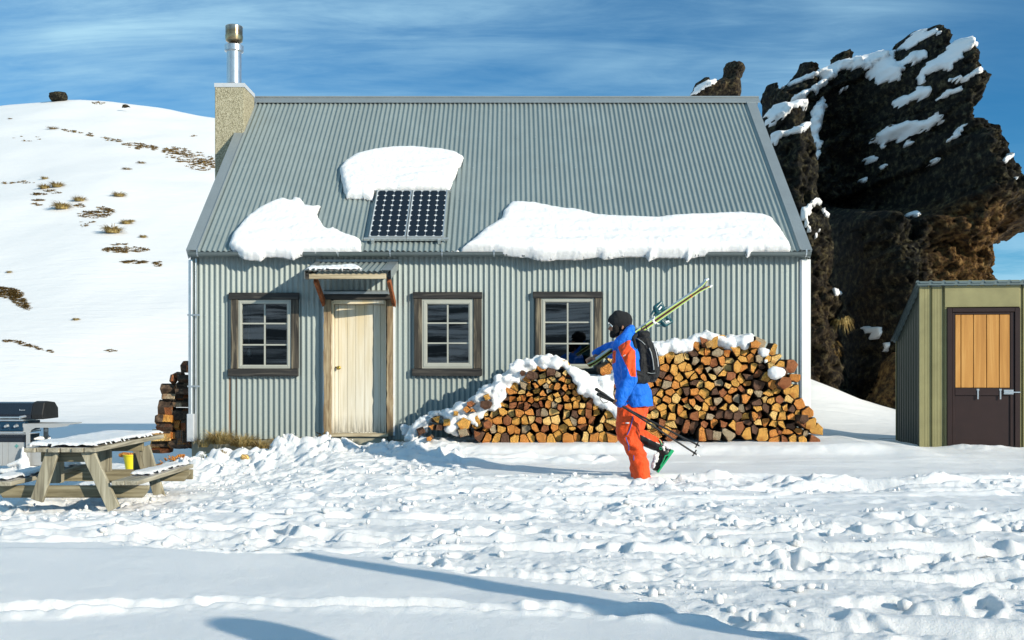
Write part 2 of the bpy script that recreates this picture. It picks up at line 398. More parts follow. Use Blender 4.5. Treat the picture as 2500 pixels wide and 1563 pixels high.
# ---------------------------------------------------------------- terrain
def base_h(x, y):
    x = np.asarray(x, float); y = np.asarray(y, float)
    h = -0.09 + 0 * x
    h = h - 0.24 * sst(-1.6, -3.9, x) * sst(7.6, 9.6, y)                    # hollow round the picnic table
    h = h + 0.11 * sst(11.2, 13.6, y) * sst(-5.1, -4.2, x) * sst(5.6, 4.9, x)   # bank along the hut
    h = h + 0.20 * np.exp(-((y - 13.25) / 0.45) ** 2) * sst(-4.5, -3.9, x) * sst(-1.9, -2.8, x)
    h = h + 0.10 * sst(11.5, 13.3, y) * sst(4.5, 5.4, x) + 0.09 * sst(12.55, 12.95, y) * sst(14.6, 14.2, y) * sst(-1.7, -1.1, x) * sst(5.0, 4.6, x)
    h = h - 0.20 * sst(15, 19, y) * sst(-3.8, -5.6, x)
    # slope behind, left
    h = h + 0.045 * np.exp(-((x - 1.3) / 1.2) ** 2 - ((y - 10.55) / 0.5) ** 2) + 0.03 * np.exp(-((x + 4.3) / 0.9) ** 2 - ((y - 9.7) / 0.8) ** 2)
    xc = x * 110 / np.maximum(y, 22) * np.clip(y / 110, 0.2, 1) + x * (1 - np.clip(y / 110, 0.2, 1))
    crest = np.interp(x * np.clip(110 / np.maximum(y, 1), 1, 3.0), [-170, -90, -57, -50, -44, -38, -33, -20, 0, 30, 45], [22, 27, 30.6, 30.9, 30.7, 30.1, 29.4, 26.5, 18, 4, 0])
    t = (y - 26.8) / 83.2
    s = np.where(t < 0.06, np.clip(t, 0, 1) ** 2 / 0.12, np.clip(t, 0, 1) - 0.03) / 0.97
    s = s - 0.9 * np.clip(t - 1, 0, 3) ** 1.15
    s = np.maximum(s, 0)
    und = (0.9 * fbm(x / 26, y / 26, 3, 31) + 0.16 * fbm(x / 5, y / 5, 3, 33)) * sst(24, 45, y)
    h = h + s * crest + und * sst(40, 20, x)
    # snow tongue in front of the crag
    h = h + 0.85 * np.exp(-((x - 5.6) / 1.25) ** 2 - ((y - 20.5) / 2.2) ** 2) + 0.22 * np.exp(-((x - 7.3) / 1.6) ** 2 - ((y - 20.5) / 2.5) ** 2)
    # valley side behind the camera (seen only mirrored in the windows)
    b = np.clip((-y - 18) / 90, 0, 1)
    h = h + (19 + 9 * fbm(x / 40, y / 40, 4, 55)) * b * sst(75, 25, x)
    return h
SMX = [-3.8, -3.5, -2.5, -1.8, -1.25, -.36, .54, 1.17, 1.5, 9]; SMY = [6.9, 6.85, 6.6, 6.3, 6.45, 5.85, 5.2, 4.35, 3.3, 2.0]
def trodden(X, Y):
    e = 0.16 * fbm(X * 1.3, Y * 1.3, 3, 3)
    m = sst(-0.04, 0.16, Y + e - np.interp(X, SMX, SMY))
    m2 = sst(10.55, 11.0, Y + 2 * e) * sst(-0.9, -0.3, X + 2*e)              # clean bank behind the skier
    m3 = sst(8.05, 8.4, Y + e) * sst(9.75, 9.3, Y + e) * sst(1.6, 2.6, X + 2 * e)
    m4 = sst(13.2, 13.9, Y)
    return m * (1 - 0.95 * m2) * (1 - 0.72 * m3) * (1 - 0.5 * m4)
def detail(xs, ys):
    X, Y = np.meshgrid(xs, ys)
    Mk = trodden(X, Y)
    near = sst(12, 6, Y)
    H = 0.030 * fbm(X * 0.7, Y * 0.9, 3, 1) + 0.0025 * fbm(X * 14, Y * 14, 3, 2) + 0.012 * pn(X * 0.9, Y * 3.2, 4) * sst(6.3, 8, Y)
    wx, wy = X + 0.06 * fbm(X * 6, Y * 6, 2, 8), Y + 0.06 * fbm(X * 6, Y * 6, 2, 9)
    for k, (cell, amp, dens) in enumerate(((0.42, 0.026, 0.25), (0.20, 0.026, 0.28), (0.10, 0.026, 0.36), (0.050, 0.018, 0.45))):
        d1, d2, r = worley(wx / cell, wy / cell * 1.15, 20 + 7 * k)
        H += Mk * amp * np.clip(1 - (d1 / 0.52) ** 2, 0, 1) ** 1.1 * np.where(r > 1 - dens, (r - 1 + dens) / dens * 0.8 + 0.35, 0)
    H += Mk * (0.040 * fbm(X * 1.2, Y * 3.6, 5, 12, 0.6) + 0.030 * fbm(X * 6, Y * 9, 5, 13, 0.68) - 0.05 * np.abs(fbm(X * 0.9, Y * 2.8, 4, 14, 0.6)))
    H -= 0.035 * Mk
    lane = 0.35 + 1.0 * sst(-0.25, 0.30, fbm(X * 0.45 + 0.25 * Y, Y * 1.25, 3, 62)); H = H * (1 - Mk) + H * Mk * lane
    rng = random.Random(5)
    dx, dy = xs[1] - xs[0], ys[1] - ys[0]
    def window(x0, x1, y0, y1):
        return slice(max(0, np.searchsorted(xs, y0) if 0 else np.searchsorted(ys, y0)), np.searchsorted(ys, y1)), slice(np.searchsorted(xs, x0), np.searchsorted(xs, x1))
    def groove(ax, ay, bx, by, w, dep, rim, wob=0.05, seed=0, masked=True):
        sl = window(min(ax, bx) - 4*w - .1, max(ax, bx) + 4*w + .1, min(ay, by) - 4*w - .1, max(ay, by) + 4*w + .1)
        x, y = X[sl], Y[sl]
        if x.size == 0: return
        ex, ey = bx - ax, by - ay; L2 = ex*ex + ey*ey
        t = np.clip(((x - ax) * ex + (y - ay) * ey) / L2, 0, 1)
        off = wob * pn(t * math.sqrt(L2) * 1.3, t * 0 + seed, 60)
        nrm = ((x - ax) * -ey + (y - ay) * ex) / math.sqrt(L2) + off
        end = np.hypot(x - (ax + ex * t), y - (ay + ey * t)); d = np.where((t <= 0) | (t >= 1), end, np.abs(nrm))
        var = 0.7 + 0.6 * pn(x * 3, y * 3, 61 + seed)
        g = -dep * np.exp(-(d / w) ** 4) + rim * np.exp(-((d - 1.75 * w) / (0.6 * w)) ** 2) * var
        if not masked: g = g * (0.55 + 0.9 * sst(-.35, .25, pn(x * 2.3, y * 0.7, 63 + seed))) + 0.030 * fbm(x * 11, y * 13, 4, 64, 0.65) * np.exp(-(d / (2.6 * w)) ** 2)
        H[sl] += g * (Mk[sl] if masked else 1)
    # single ski line across the clean foreground, sun catches its far lip
    for a in ((-3.6, 4.78, -1.55, 4.98), (-1.5, 5.02, 0.1, 4.86), (0.15, 4.9, 1.0, 4.72), (-3.4, 4.62, -2.2, 4.85)):
        groove(*a, 0.055, 0.06, 0.028, 0.05, int(a[0] * 9) % 7, False)
    # the skier's line and other trails
    for a in ((1.5, 10.55, 4.2, 10.4), (4.2, 10.4, 7.5, 10.9), (3.0, 10.2, 6.5, 9.9), (-1.0, 12.4, 1.0, 12.3)):
        groove(*a, 0.10, 0.08, 0.05, 0.12, int(abs(a[0]) * 7) % 9, False)
    for i in range(64):
        x0 = rng.uniform(-6, 5); y0 = rng.uniform(4.6, 12.2); L = rng.uniform(1.2, 4.5); a = rng.uniform(-0.10, 0.12) - (0.22 if x0 > 0 and y0 < 6.5 else 0)
        groove(x0, y0, x0 + L * math.cos(a), y0 + L * math.sin(a), rng.uniform(0.04, 0.10), rng.uniform(0.04, 0.09), rng.uniform(0.015, 0.035), 0.10, i % 11)
    for i in range(420):
        x0 = rng.uniform(-7, 8); y0 = 3.4 + (rng.random() ** 0.8) * 9.4; a = rng.choice((rng.uniform(-0.5, 0.5), rng.uniform(0, 3.1)))
        L, w, dp = rng.uniform(0.09, 0.15), rng.uniform(0.05, 0.07), rng.uniform(0.03, 0.085)
        sl = window(x0 - .4, x0 + .4, y0 - .4, y0 + .4); x, y = X[sl], Y[sl]
        if x.size == 0: continue
        u = (x - x0) * math.cos(a) + (y - y0) * math.sin(a); v = -(x - x0) * math.sin(a) + (y - y0) * math.cos(a)
        d = np.hypot(u / L, v / w) + 0.25 * pn(x * 14, y * 14, i % 5)
        H[sl] += 0.75 * Mk[sl] * (-dp / (1 + np.exp((d - 1) * 9)) + 0.035 * np.exp(-((d - 1.35) / 0.3) ** 2) * (0.6 + rng.random()))
    for _ in range(1): H[1:-1, 1:-1] = 0.4 * H[1:-1, 1:-1] + 0.15 * (H[:-2, 1:-1] + H[2:, 1:-1] + H[1:-1, :-2] + H[1:-1, 2:])
    H += Mk * (0.013 * fbm(X * 19, Y * 21, 3, 15, 0.7) + 0.006 * np.abs(fbm(X * 34, Y * 34, 2, 16))) + 0.0012 * fbm(X * 25, Y * 25, 2, 17)
    H *= np.where(Mk > .3, 0.62 + 0.38 * sst(4.6, 7.5, Y), 1)
    # lumpy shovelled bank by the wall, door and log heaps
    bank = np.exp(-((Y - 13.1) / 0.55) ** 2) * sst(-4.9, -4.4, X) * sst(-0.4, -1.4, X)
    d1, d2, r = worley(wx / 0.22, wy / 0.22, 77); e1, e2, r2 = worley(wx / 0.10, wy / 0.10, 79)
    H += bank * (0.10 * np.clip(1 - d1 ** 2 * 2.2, 0, 1) * (0.3 + r) + 0.05 * np.clip(1 - e1 ** 2 * 2.2, 0, 1) * r2 + 0.07 * fbm(X * 2, Y * 2, 3, 78))
    skirt = np.exp(-((Y - 12.78) / 0.16) ** 2) * sst(-1.4, -0.9, X) * sst(4.6, 4.3, X)
    H += skirt * (0.012 + 0.03 * fbm(X * 3, Y * 3, 3, 80))
    H += 0.10 * (0.5 + fbm(X * 2.5, Y * 2.5, 4, 82)) * np.exp(-((Y - 13.22 + 0.12 * (X - 6.3)) / 0.22) ** 2) * sst(5.7, 6.1, X) * (1 - 0.8 * np.exp(-((X - 6.75) / 0.3) ** 2))
    edge = np.minimum(np.minimum(X + 9, 9 - X), 15 - Y); H *= sst(0, 0.5, edge)
    return H
def grid(xs, ys, Z, n0=0, drop=None):
    ny, nx = len(ys), len(xs); X, Y = np.meshgrid(xs, ys)
    v = np.stack([X.ravel(), Y.ravel(), Z.ravel()], 1)
    i = np.arange(ny * nx).reshape(ny, nx)
    f = np.stack([i[:-1, :-1].ravel(), i[:-1, 1:].ravel(), i[1:, 1:].ravel(), i[1:, :-1].ravel()], 1)
    if drop is not None:
        xc = ((X[:-1, :-1] + X[1:, 1:]) / 2).ravel(); yc = ((Y[:-1, :-1] + Y[1:, 1:]) / 2).ravel(); f = f[~drop(xc, yc)]
    return v, f + n0
xs1 = np.linspace(-4.5, 4.5, 621); ys1 = np.linspace(3.0, 6.54, 244)
Z1 = base_h(*np.meshgrid(xs1, ys1)) + detail(xs1, ys1); Z1[-1] -= 0.08
xs2 = np.linspace(-9, 9, 751); ys2 = np.linspace(6.5, 15, 355)
Z2 = base_h(*np.meshgrid(xs2, ys2)) + detail(xs2, ys2)
_H2 = (xs2, ys2, Z2)
v1, f1 = grid(xs1, ys1, Z1); v2, f2 = grid(xs2, ys2, Z2, len(v1))
def spread(lo, hi, a, b, st):
    mid = list(np.arange(a, b + 1e-6, st)); out = []
    q = a; s = st
    while q > lo: s *= 1.22; q -= s; out.append(q)
    out = out[::-1] + mid; q = b; s = st
    while q < hi: s *= 1.22; q += s; out.append(q)
    return np.array(out)
xs3 = spread(-1500, 1500, -30, 30, 0.5); ys3 = spread(-700, 2500, -4, 32, 0.5)
# keep the hill itself well sampled
ys3 = np.unique(np.concatenate([ys3, np.arange(33, 125, 1.5)])); xs3 = np.unique(np.concatenate([xs3, np.arange(-90, -30, 1.5)]))
Z3 = base_h(*np.meshgrid(xs3, ys3))
v3, f3 = grid(xs3, ys3, Z3, len(v1) + len(v2), lambda x, y: ((abs(x) < 9) & (y > 6.5) & (y < 15)) | ((abs(x) < 4.5) & (y > 3) & (y < 6.5)))
gm = M['snow']
t = NT('snow_slope_far'); geo = t.node('ShaderNodeNewGeometry'); t.vec = geo.outputs['Position']
sx = t.node('ShaderNodeSeparateXYZ'); t.l.new(t.vec, sx.inputs[0])
tus = t.rng(t.noise(1.0, 9, 0.68, t.mapping((0.07, 0.22, 0.22), (0, 0, 0.6)), 1.2), 0.42, 0.54)
behind = t.rng(sx.outputs[1], -16, -22)
c = t.mix(t.math('MULTIPLY', tus, behind), (0.88, 0.865, 0.85), (0.035, 0.032, 0.03))
t.bump(t.noise(0.9, 6, 0.55), 0.2, 0.15); t.bump(t.noise(1.0, 5, 0.6, t.mapping((0.5, 2.2, 2.2), (0, 0, 0.35)), 0.8), 0.35, 0.12)
far_m = t.set(c, 0.6, 0, 0.3)
V = np.concatenate([v1, v2, v3]); FF = np.concatenate([f1, f2, f3])
mi = np.concatenate([np.zeros(len(f1) + len(f2), int), np.ones(len(f3), int)])
g = mesh_np('snow_ground', V, FF, [gm, far_m], smooth=True, mi=mi); tag(g, kind='structure')
sm = np.concatenate([1 - trodden(*np.meshgrid(xs1, ys1)).ravel(), 1 - trodden(*np.meshgrid(xs2, ys2)).ravel(), np.ones(len(v3))]); sm = np.clip(sm, 0, 1)
a_ = g.data.attributes.new('smooth_snow', 'FLOAT', 'POINT'); a_.data.foreach_set('value', sm.astype(np.float32))
def gz(x, y):
    if abs(x) < 9 and 6.5 < y < 15:
        i = int((x + 9) / 18 * 750); j = int((y - 6.5) / 8.5 * 354)
        return float(_H2[2][min(j, 354), min(i, 750)])
    if abs(x) < 4.5 and 3 < y <= 6.5:
        return float(Z1[min(int((y - 3) / 3.54 * 243), 243), min(int((x + 4.5) / 9 * 620), 620)])
    return float(base_h(x, y))
def ray_ground(px, py, y0=14.0, y1=140):
    ys = np.concatenate([np.arange(y0, 40, 0.1), np.arange(40, y1, 0.25)])
    z = CZ + (HZ - py) * ys / F; h = base_h((px - 1250) * ys / F, ys)
    k = np.argmax(h > z)
    if not (h > z).any(): return None
    a, b = ys[max(k - 1, 0)], ys[k]
    for _ in range(12):
        y = (a + b) / 2
        if float(base_h((px - 1250) * y / F, y)) > CZ + (HZ - py) * y / F: b = y
        else: a = y
    return Vector(((px - 1250) * y / F, y, CZ + (HZ - py) * y / F))

# loose clods of broken snow over the trodden part
def ico(sub):
    bm = bmesh.new(); bmesh.ops.create_icosphere(bm, subdivisions=sub, radius=1)
    v = np.array([q.co[:] for q in bm.verts]); f = np.array([[a.index for a in q.verts] for q in bm.faces]); bm.free(); return v, f
IV, IF = ico(1)
rs = np.random.RandomState(3); vs, fs = [], []; n = 0
cand = 20000
cxs = rs.uniform(-7.5, 8.5, cand); cys = 3.3 + rs.uniform(0, 1, cand) ** 0.75 * 10.2
mk = trodden(cxs, cys); clus = sst(-0.10, 0.35, fbm(cxs * 1.1, cys * 1.6, 3, 40))
for i in range(cand):
    if abs(cxs[i]) > 0.56 * cys[i] + 0.4 or mk[i] < 0.35 or rs.rand() > clus[i] * 0.9 + 0.08: continue
    r = 0.005 + 0.027 * rs.rand() ** 5 * (1.25 if cys[i] < 9 else 0.9)
    v = IV * (r * rs.uniform(0.7, 1.35, 3)); 
    v = v * (1 + 0.38 * n3(v / r + i * 3.7, 1.3)[:, None]) + 0.10 * r * n3(v / r + i, 3.0)[:, None] * IV
    a = rs.uniform(0, 6.28); ca, sa = math.cos(a), math.sin(a); v = v @ np.array([[ca, -sa, 0], [sa, ca, 0], [0, 0, 1]])
    vs.append(v + [cxs[i], cys[i], gz(cxs[i], cys[i]) + r * 0.35]); fs.append(IF + n); n += len(v)
o = mesh_np('snow_crumbs', np.concatenate(vs), np.concatenate(fs), M['snow'], smooth=False)
tag(o, 'loose crumbs and clods of broken snow over the trodden yard', 'snow', kind='stuff')

# ---------------------------------------------------------------- crag behind the hut
def px_poly(pts, y):
    out = []
    for a, b in pts:
        yy = 24.0 if callable(y) else y
        if callable(y):
            for _ in range(8): yy = 0.5 * yy + 0.5 * float(y((a - 1250) * yy / F, CZ + (HZ - b) * yy / F))
        out.append(((a - 1250) * yy / F, CZ + (HZ - b) * yy / F))
    return out
def z4(pts): return [(1650 + a / 2.52, 40 + b / 2.52) for a, b in pts]
def z5(pts): return [(1900 + a / 2.257, 440 + b / 2.257) for a, b in pts]
def pillow(poly, y0, T, rim, depthf, step, nz=0.10, power=0.5, back=0.6):
    """closed solid from an outline in the x-z plane: front relief towards -y, shallower back"""
    pa = np.array(poly); x0, z0 = pa.min(0) - 2*step; x1, z1 = pa.max(0) + 2*step
    xs = np.arange(x0, x1, step); zs = np.arange(z0, z1, step); X, Z = np.meshgrid(xs, zs)
    sd = poly_sd(X, Z, poly) + nz * fbm(X / 0.45, Z / 0.45, 4, 90, 0.6)
    gx, gz_ = np.gradient(sd, step, axis=1), np.gradient(sd, step, axis=0)
    keep = sd > -step * 1.1
    nrm = np.maximum(np.hypot(gx, gz_), 0.3); out = sd < 0
    Xp = np.where(out, X - sd * gx / nrm ** 2, X); Zp = np.where(out, Z - sd * gz_ / nrm ** 2, Z)
    q = np.clip(sd, 0, None); prof = np.clip(1 - (1 - np.clip(q / rim, 0, 1)) ** 2, 0, 1) ** power
    g = fbm(X * 1.7, Z * 1.7, 5, 97, 0.62); D = prof * T + sst(0, 0.9 * rim, q) * depthf(X, Z) + sst(0, 0.2, q) * min(rim, 1.0) * (0.42 * (0.5 - np.abs(g) * 2.2) + 0.10 * (0.5 - np.abs(fbm(X * 5.5, Z * 5.5, 4, 99, 0.65)) * 2.2))
    y0 = y0(X, Z) if callable(y0) else y0
    Yf = y0 - D; Yb = y0 + prof * T * back
    idx = -np.ones(X.shape, int); ids = np.argwhere(keep); idx[keep] = np.arange(len(ids))
    c = keep[:-1, :-1] & keep[1:, :-1] & keep[:-1, 1:] & keep[1:, 1:]
    c &= (np.maximum.reduce([sd[:-1, :-1], sd[1:, :-1], sd[:-1, 1:], sd[1:, 1:]]) > 0)
    a, b, cc_, d = idx[:-1, :-1][c], idx[:-1, 1:][c], idx[1:, 1:][c], idx[1:, :-1][c]
    n = len(ids); vf = np.stack([Xp[keep], Yf[keep], Zp[keep]], 1); vb = np.stack([Xp[keep], Yb[keep], Zp[keep]], 1)
    ff = np.stack([a, b, cc_, d], 1); fb = np.stack([d, cc_, b, a], 1) + n
    return np.concatenate([vf, vb]), np.concatenate([ff, fb]), (X, Z, Yf, sd)
def crag_depth(seed, amp=1.0, diag=0.55):
    def fn(X, Z):
        u = X * math.cos(diag) + Z * math.sin(diag); w = -X * math.sin(diag) + Z * math.cos(diag)
        wu, ww = u + 0.25 * fbm(u, w, 3, seed), w + 0.25 * fbm(u + 5, w, 3, seed + 1)
        d1, _, r = worley(wu / 1.9, ww / 0.95, seed + 2); e1, _, r2 = worley(wu / 0.62, ww / 0.42, seed + 4); g1, _, r3 = worley(X / 0.24 + 0.4*fbm(X*2,Z*2,2,seed), Z / 0.22, seed + 6)
        h = 0.75 * np.sqrt(np.clip(1 - d1 ** 2, 0, 1)) * (0.4 + r) + 0.30 * np.sqrt(np.clip(1 - e1 ** 2, 0, 1)) * (0.3 + r2) + 0.11 * np.sqrt(np.clip(1 - g1 ** 2, 0, 1)) * (0.2 + r3)
        return amp * (h + 0.30 * fbm(X * 0.8, Z * 0.8, 3, seed + 8) + 0.10 * fbm(X * 6, Z * 6, 4, seed + 9, 0.6))
    return fn
def rock_mat(name):
    t = NT(name); geo = t.node('ShaderNodeNewGeometry')
    at = t.node('ShaderNodeAttribute'); at.attribute_name = 'ochre'
    n = t.noise(1.8, 9, 0.68); n2 = t.noise(7, 7, 0.7)
    dark = t.ramp(n2, [(0.38, (0.007, 0.007, 0.007)), (0.50, (0.022, 0.020, 0.016)), (0.58, (0.085, 0.075, 0.042)), (0.70, (0.24, 0.21, 0.12))])
    och = t.ramp(n2, [(0.34, (0.02, 0.012, 0.007)), (0.46, (0.13, 0.065, 0.022)), (0.56, (0.32, 0.18, 0.06)), (0.72, (0.46, 0.32, 0.13))])
    f = t.math('MULTIPLY', at.outputs['Fac'], t.rng(n, 0.34, 0.52), clamp=True)
    spot = t.math('MULTIPLY', t.rng(t.noise(3.1, 6, 0.7), 0.64, 0.72), 0.35)
    c = t.mix(t.math('MAXIMUM', f, spot), dark, och)
    t.bump(t.noise(2.6, 10, 0.72), 1.0, 0.6); t.bump(t.noise(22, 6, 0.7), 0.9, 0.05)
    return t.set(c, 0.88, 0, 0.25)
M['rock'] = rock_mat('lichened_volcanic_rock')
def put_attr(o, vals):
    a = o.data.attributes.new('ochre', 'FLOAT', 'POINT'); a.data.foreach_set('value', np.asarray(vals, np.float32))
YR = 25.0
_k = np.array([1850, 2060, 2180, 2320, 2560]); _y = np.array([26.5, 26.2, 24.6, 22.6, 21.5])     # the nose stands forward of the gully
_x = (_k - 1250) * _y / F
def YRx(X, Z):
    w = sst(5.2, 4.2, Z) * sst(6.8, 8.2, X)             # the under-cut below the nose faces the sun
    return np.interp(X, _x, _y) * (1 - w) + (22.9 + 0.55 * (np.asarray(X) - 9.5)) * w
main_px = z4([(530,560),(528,520),(540,480),(560,430),(600,412),(618,440),(625,470),(660,432),(700,405),(712,375),(740,340),(765,290),(800,298),(848,320),(860,345),(900,330),(945,300),(945,265),(985,235),(1050,220),(1070,265),(1130,262),(1190,240),(1250,226),(1330,228),(1335,190),(1360,160),(1400,135),(1450,105),(1530,98),(1575,78),(1600,74),(1660,95),(1680,130),(1668,168),(1700,178),(1750,182),(1790,215),(1830,240),(1855,270),(1840,330),(1845,358),(1885,375),(1890,440),(1866,470),(1870,520),(1835,555),(1798,572),(1800,622),(1860,645),(1945,690),(1960,740),(2010,800),(2005,870),(2040,910),(2085,940),(2095,990),(2130,1010)]) \
  + [(2520,470),(2548,500),(2550,540),(2520,562),(2495,570),(2478,572),(2460,590),(2430,596),(2409,600),(2400,622),(2405,640),(2396,661),(2402,676),(2440,720),(2480,800),(2520,900),(2560,1080),(2300,1090),(2050,1060),(1900,1050),(1850,1040),(1850,400)]
mp = px_poly(main_px, YRx)
cd = crag_depth(110, 0.95)
def main_depth(X, Z): return cd(X, Z) - 0.7 * np.exp(-((X - 8.9 + 0.2 * (Z - 4)) / 0.8) ** 2)
V, FF, RG = pillow(mp, YRx, 1.0, 1.1, main_depth, 0.045, 0.14)
crag = mesh_np('rock_outcrop', V - np.array([9.5, YR, 0]), FF, M['rock'], smooth=True, loc=(9.5, YR, 0))
tag(crag, 'towering dark lichened rock outcrop with a snow-capped overhanging nose behind the hut', 'rock outcrop')
def ochre_of(V, y):
    py = HZ - (V[:, 2] - CZ) * F / y; px = 1250 + V[:, 0] * F / y
    return np.clip(sst(520, 590, py) * sst(2090, 2190, px) + 0.8 * np.exp(-((px - 2210) / 60) ** 2 - ((py - 930) / 90) ** 2) + 0.25 * sst(560, 700, py) * sst(2060, 1960, px), 0, 1)
put_attr(crag, ochre_of(V, YR))
def rock_y(x, z, RGr):
    X, Z, Yf, sd = RGr; st = X[0, 1] - X[0, 0]; j = int(np.clip(round((x - X[0, 0]) / st), 0, X.shape[1]-1)); i = int(np.clip(round((z - Z[0, 0]) / st), 0, X.shape[0]-1))
    return Yf[i, j]
# buttress against the hut's end
YC = 22.0
col_px = [(1850,300),(1880,268),(1915,262),(1945,253),(1967,270),(1960,292),(1950,300),(1967,316),(1979,342),(1990,397),(1991,437),(1986,476),(1996,508),(2017,536),(2023,588),(2030,615),(2026,648),(2018,688),(2046,724),(2052,748),(2030,790),(2050,850),(2056,900),(2080,960),(2100,1060),(1840,1060),(1830,700)]
cp = px_poly(col_px, YC); cdc = crag_depth(140, 0.5, 1.2)
V, FF, CG = pillow(cp, YC, 0.9, 0.9, cdc, 0.05, 0.10)
colo = mesh_np('rock_buttress', V - np.array([6.3, YC, 0]), FF, M['rock'], smooth=True, loc=(6.3, YC, 0))
tag(colo, 'narrow rock buttress standing right against the gable end of the hut', 'rock')
put_attr(colo, ochre_of(V, YC) * 0.7)
# low boulder beside the outhouse, and the pinnacle beyond the ridge
def boulder(name, pxs, y, T, label, cat, seed, nz=0.08, och=0.0, step=0.05, rim=0.7, amp=0.5):
    pl = px_poly(pxs, y); V, FF, G = pillow(pl, y, T, rim, crag_depth(seed, amp), step, nz)
    cx = float(np.mean([p[0] for p in pl])); o = mesh_np(name, V - np.array([cx, y, 0]), FF, M['rock'], smooth=True, loc=(cx, y, 0))
    put_attr(o, np.full(len(V), och)); tag(o, label, cat); return o, G
boulder('boulder', [(2090,1040),(2110,985),(2140,930),(2155,880),(2180,860),(2230,850),(2260,900),(2270,1060)], 20.5, 0.7, 'ochre-brown boulder half hidden by the small outhouse side wall', 'boulder', 170, 0.08, 1.0)
pin, PG = boulder('rock_pinnacle', [(1670,250),(1690,225),(1700,205),(1718,190),(1728,192),(1733,205),(1752,196),(1764,190),(1765,170),(1775,155),(1790,150),(1803,154),(1812,158),(1818,172),(1812,190),(1806,196),(1808,230),(1800,262)], 40, 0.8, 'dark rock pinnacle rising above the roof ridge', 'rock pinnacle', 180, 0.08, 0.2, 0.07)
b1, _ = boulder('boulder', [(126,248),(125,238),(128,227),(145,225),(161,226),(164,234),(164,242),(160,248)], 109, 1.3, 'square black boulder alone on the crest of the snow slope', 'boulder', 190, 0.05, 0.0, 0.12, 0.9)
boulder('boulder', [(297,264),(302,256),(310,255),(319,262)], 104, 0.5, 'small dark stone lying on the skyline right of the square boulder', 'boulder', 200, 0.1, 0.1, 0.1, 0.5)

# snow lying on the ledges: each patch wraps the rock under it
def rock_snow(pts, RGr, parent, org, y, seed, step=0.05, th=0.09):
    poly = []
    for a, b in pts:
        yy = y
        for _ in range(5): q = P(a, b, yy); yy = 0.5 * yy + 0.5 * rock_y(q.x, q.z, RGr)
        q = P(a, b, yy); poly.append((q.x, q.z))
    pa = np.array(poly); x0, z0 = pa.min(0) - 0.2; x1, z1 = pa.max(0) + 0.2
    X0, Z0 = RGr[0][0, 0], RGr[1][0, 0]; st = RGr[0][0, 1] - X0
    j0, j1 = max(0, int((x0 - X0) / st)), min(RGr[0].shape[1], int((x1 - X0) / st)); i0, i1 = max(0, int((z0 - Z0) / st)), min(RGr[0].shape[0], int((z1 - Z0) / st))
    xs = X0 + np.arange(j0, j1) * st; zs = Z0 + np.arange(i0, i1) * st
    X, Z = np.meshgrid(xs, zs); Y = RGr[2][i0:i0 + len(zs), j0:j0 + len(xs)]; rsd = RGr[3][i0:i0 + len(zs), j0:j0 + len(xs)]
    sd = poly_sd(X, Z, poly) + 0.11 * fbm(X / 0.30, Z / 0.22, 4, seed, 0.65) + 0.015
    # smooth the rock relief under the snow
    Ys = Y.copy()
    for _ in range(10): Ys[1:-1, 1:-1] = (Ys[:-2, 1:-1] + Ys[2:, 1:-1] + Ys[1:-1, :-2] + Ys[1:-1, 2:]) / 4
    Ys = np.minimum(Ys, Y)
    T = th * np.sqrt(np.clip(sd / 0.16, 0, 1)) * 1.6 + 0.02 + np.clip(0.30 * (pa[:, 1].max() - Z) + 0.32 * (pa[:, 0].max() - X), 0, 0.26) * sst(0, 0.22, sd) * sst(0.05, 0.9, rsd)
    keep = (sd > 0) & (rsd > -0.02); 
    if keep.sum() < 6: return
    idx = -np.ones(X.shape, int); idx[keep] = np.arange(keep.sum()); n = keep.sum()
    vf = np.stack([X[keep], (Ys - T)[keep], (Z + 0.5 * np.minimum(T, 0.10))[keep]], 1); vb = np.stack([X[keep], (Y + 0.06)[keep], Z[keep]], 1)
    c = keep[:-1, :-1] & keep[1:, :-1] & keep[:-1, 1:] & keep[1:, 1:]
    q = np.stack([idx[:-1, :-1][c], idx[:-1, 1:][c], idx[1:, 1:][c], idx[1:, :-1][c]], 1)
    if len(q) == 0: return
    e = np.concatenate([q[:, [0, 1]], q[:, [1, 2]], q[:, [2, 3]], q[:, [3, 0]]]); key = np.sort(e, 1); u, inv, cnt = np.unique(key, axis=0, return_inverse=True, return_counts=True)
    be = e[cnt[inv.ravel()] == 1]; side = np.stack([be[:, 1], be[:, 0], be[:, 0] + n, be[:, 1] + n], 1)
    fq = np.concatenate([q, q[:, ::-1] + n, side])
    mesh_np('snow_patch', np.concatenate([vf, vb]) - np.array([org[0], org[1], 0]), fq, M['snow_far'], parent=parent, smooth=True)
mo = (9.5, YR)
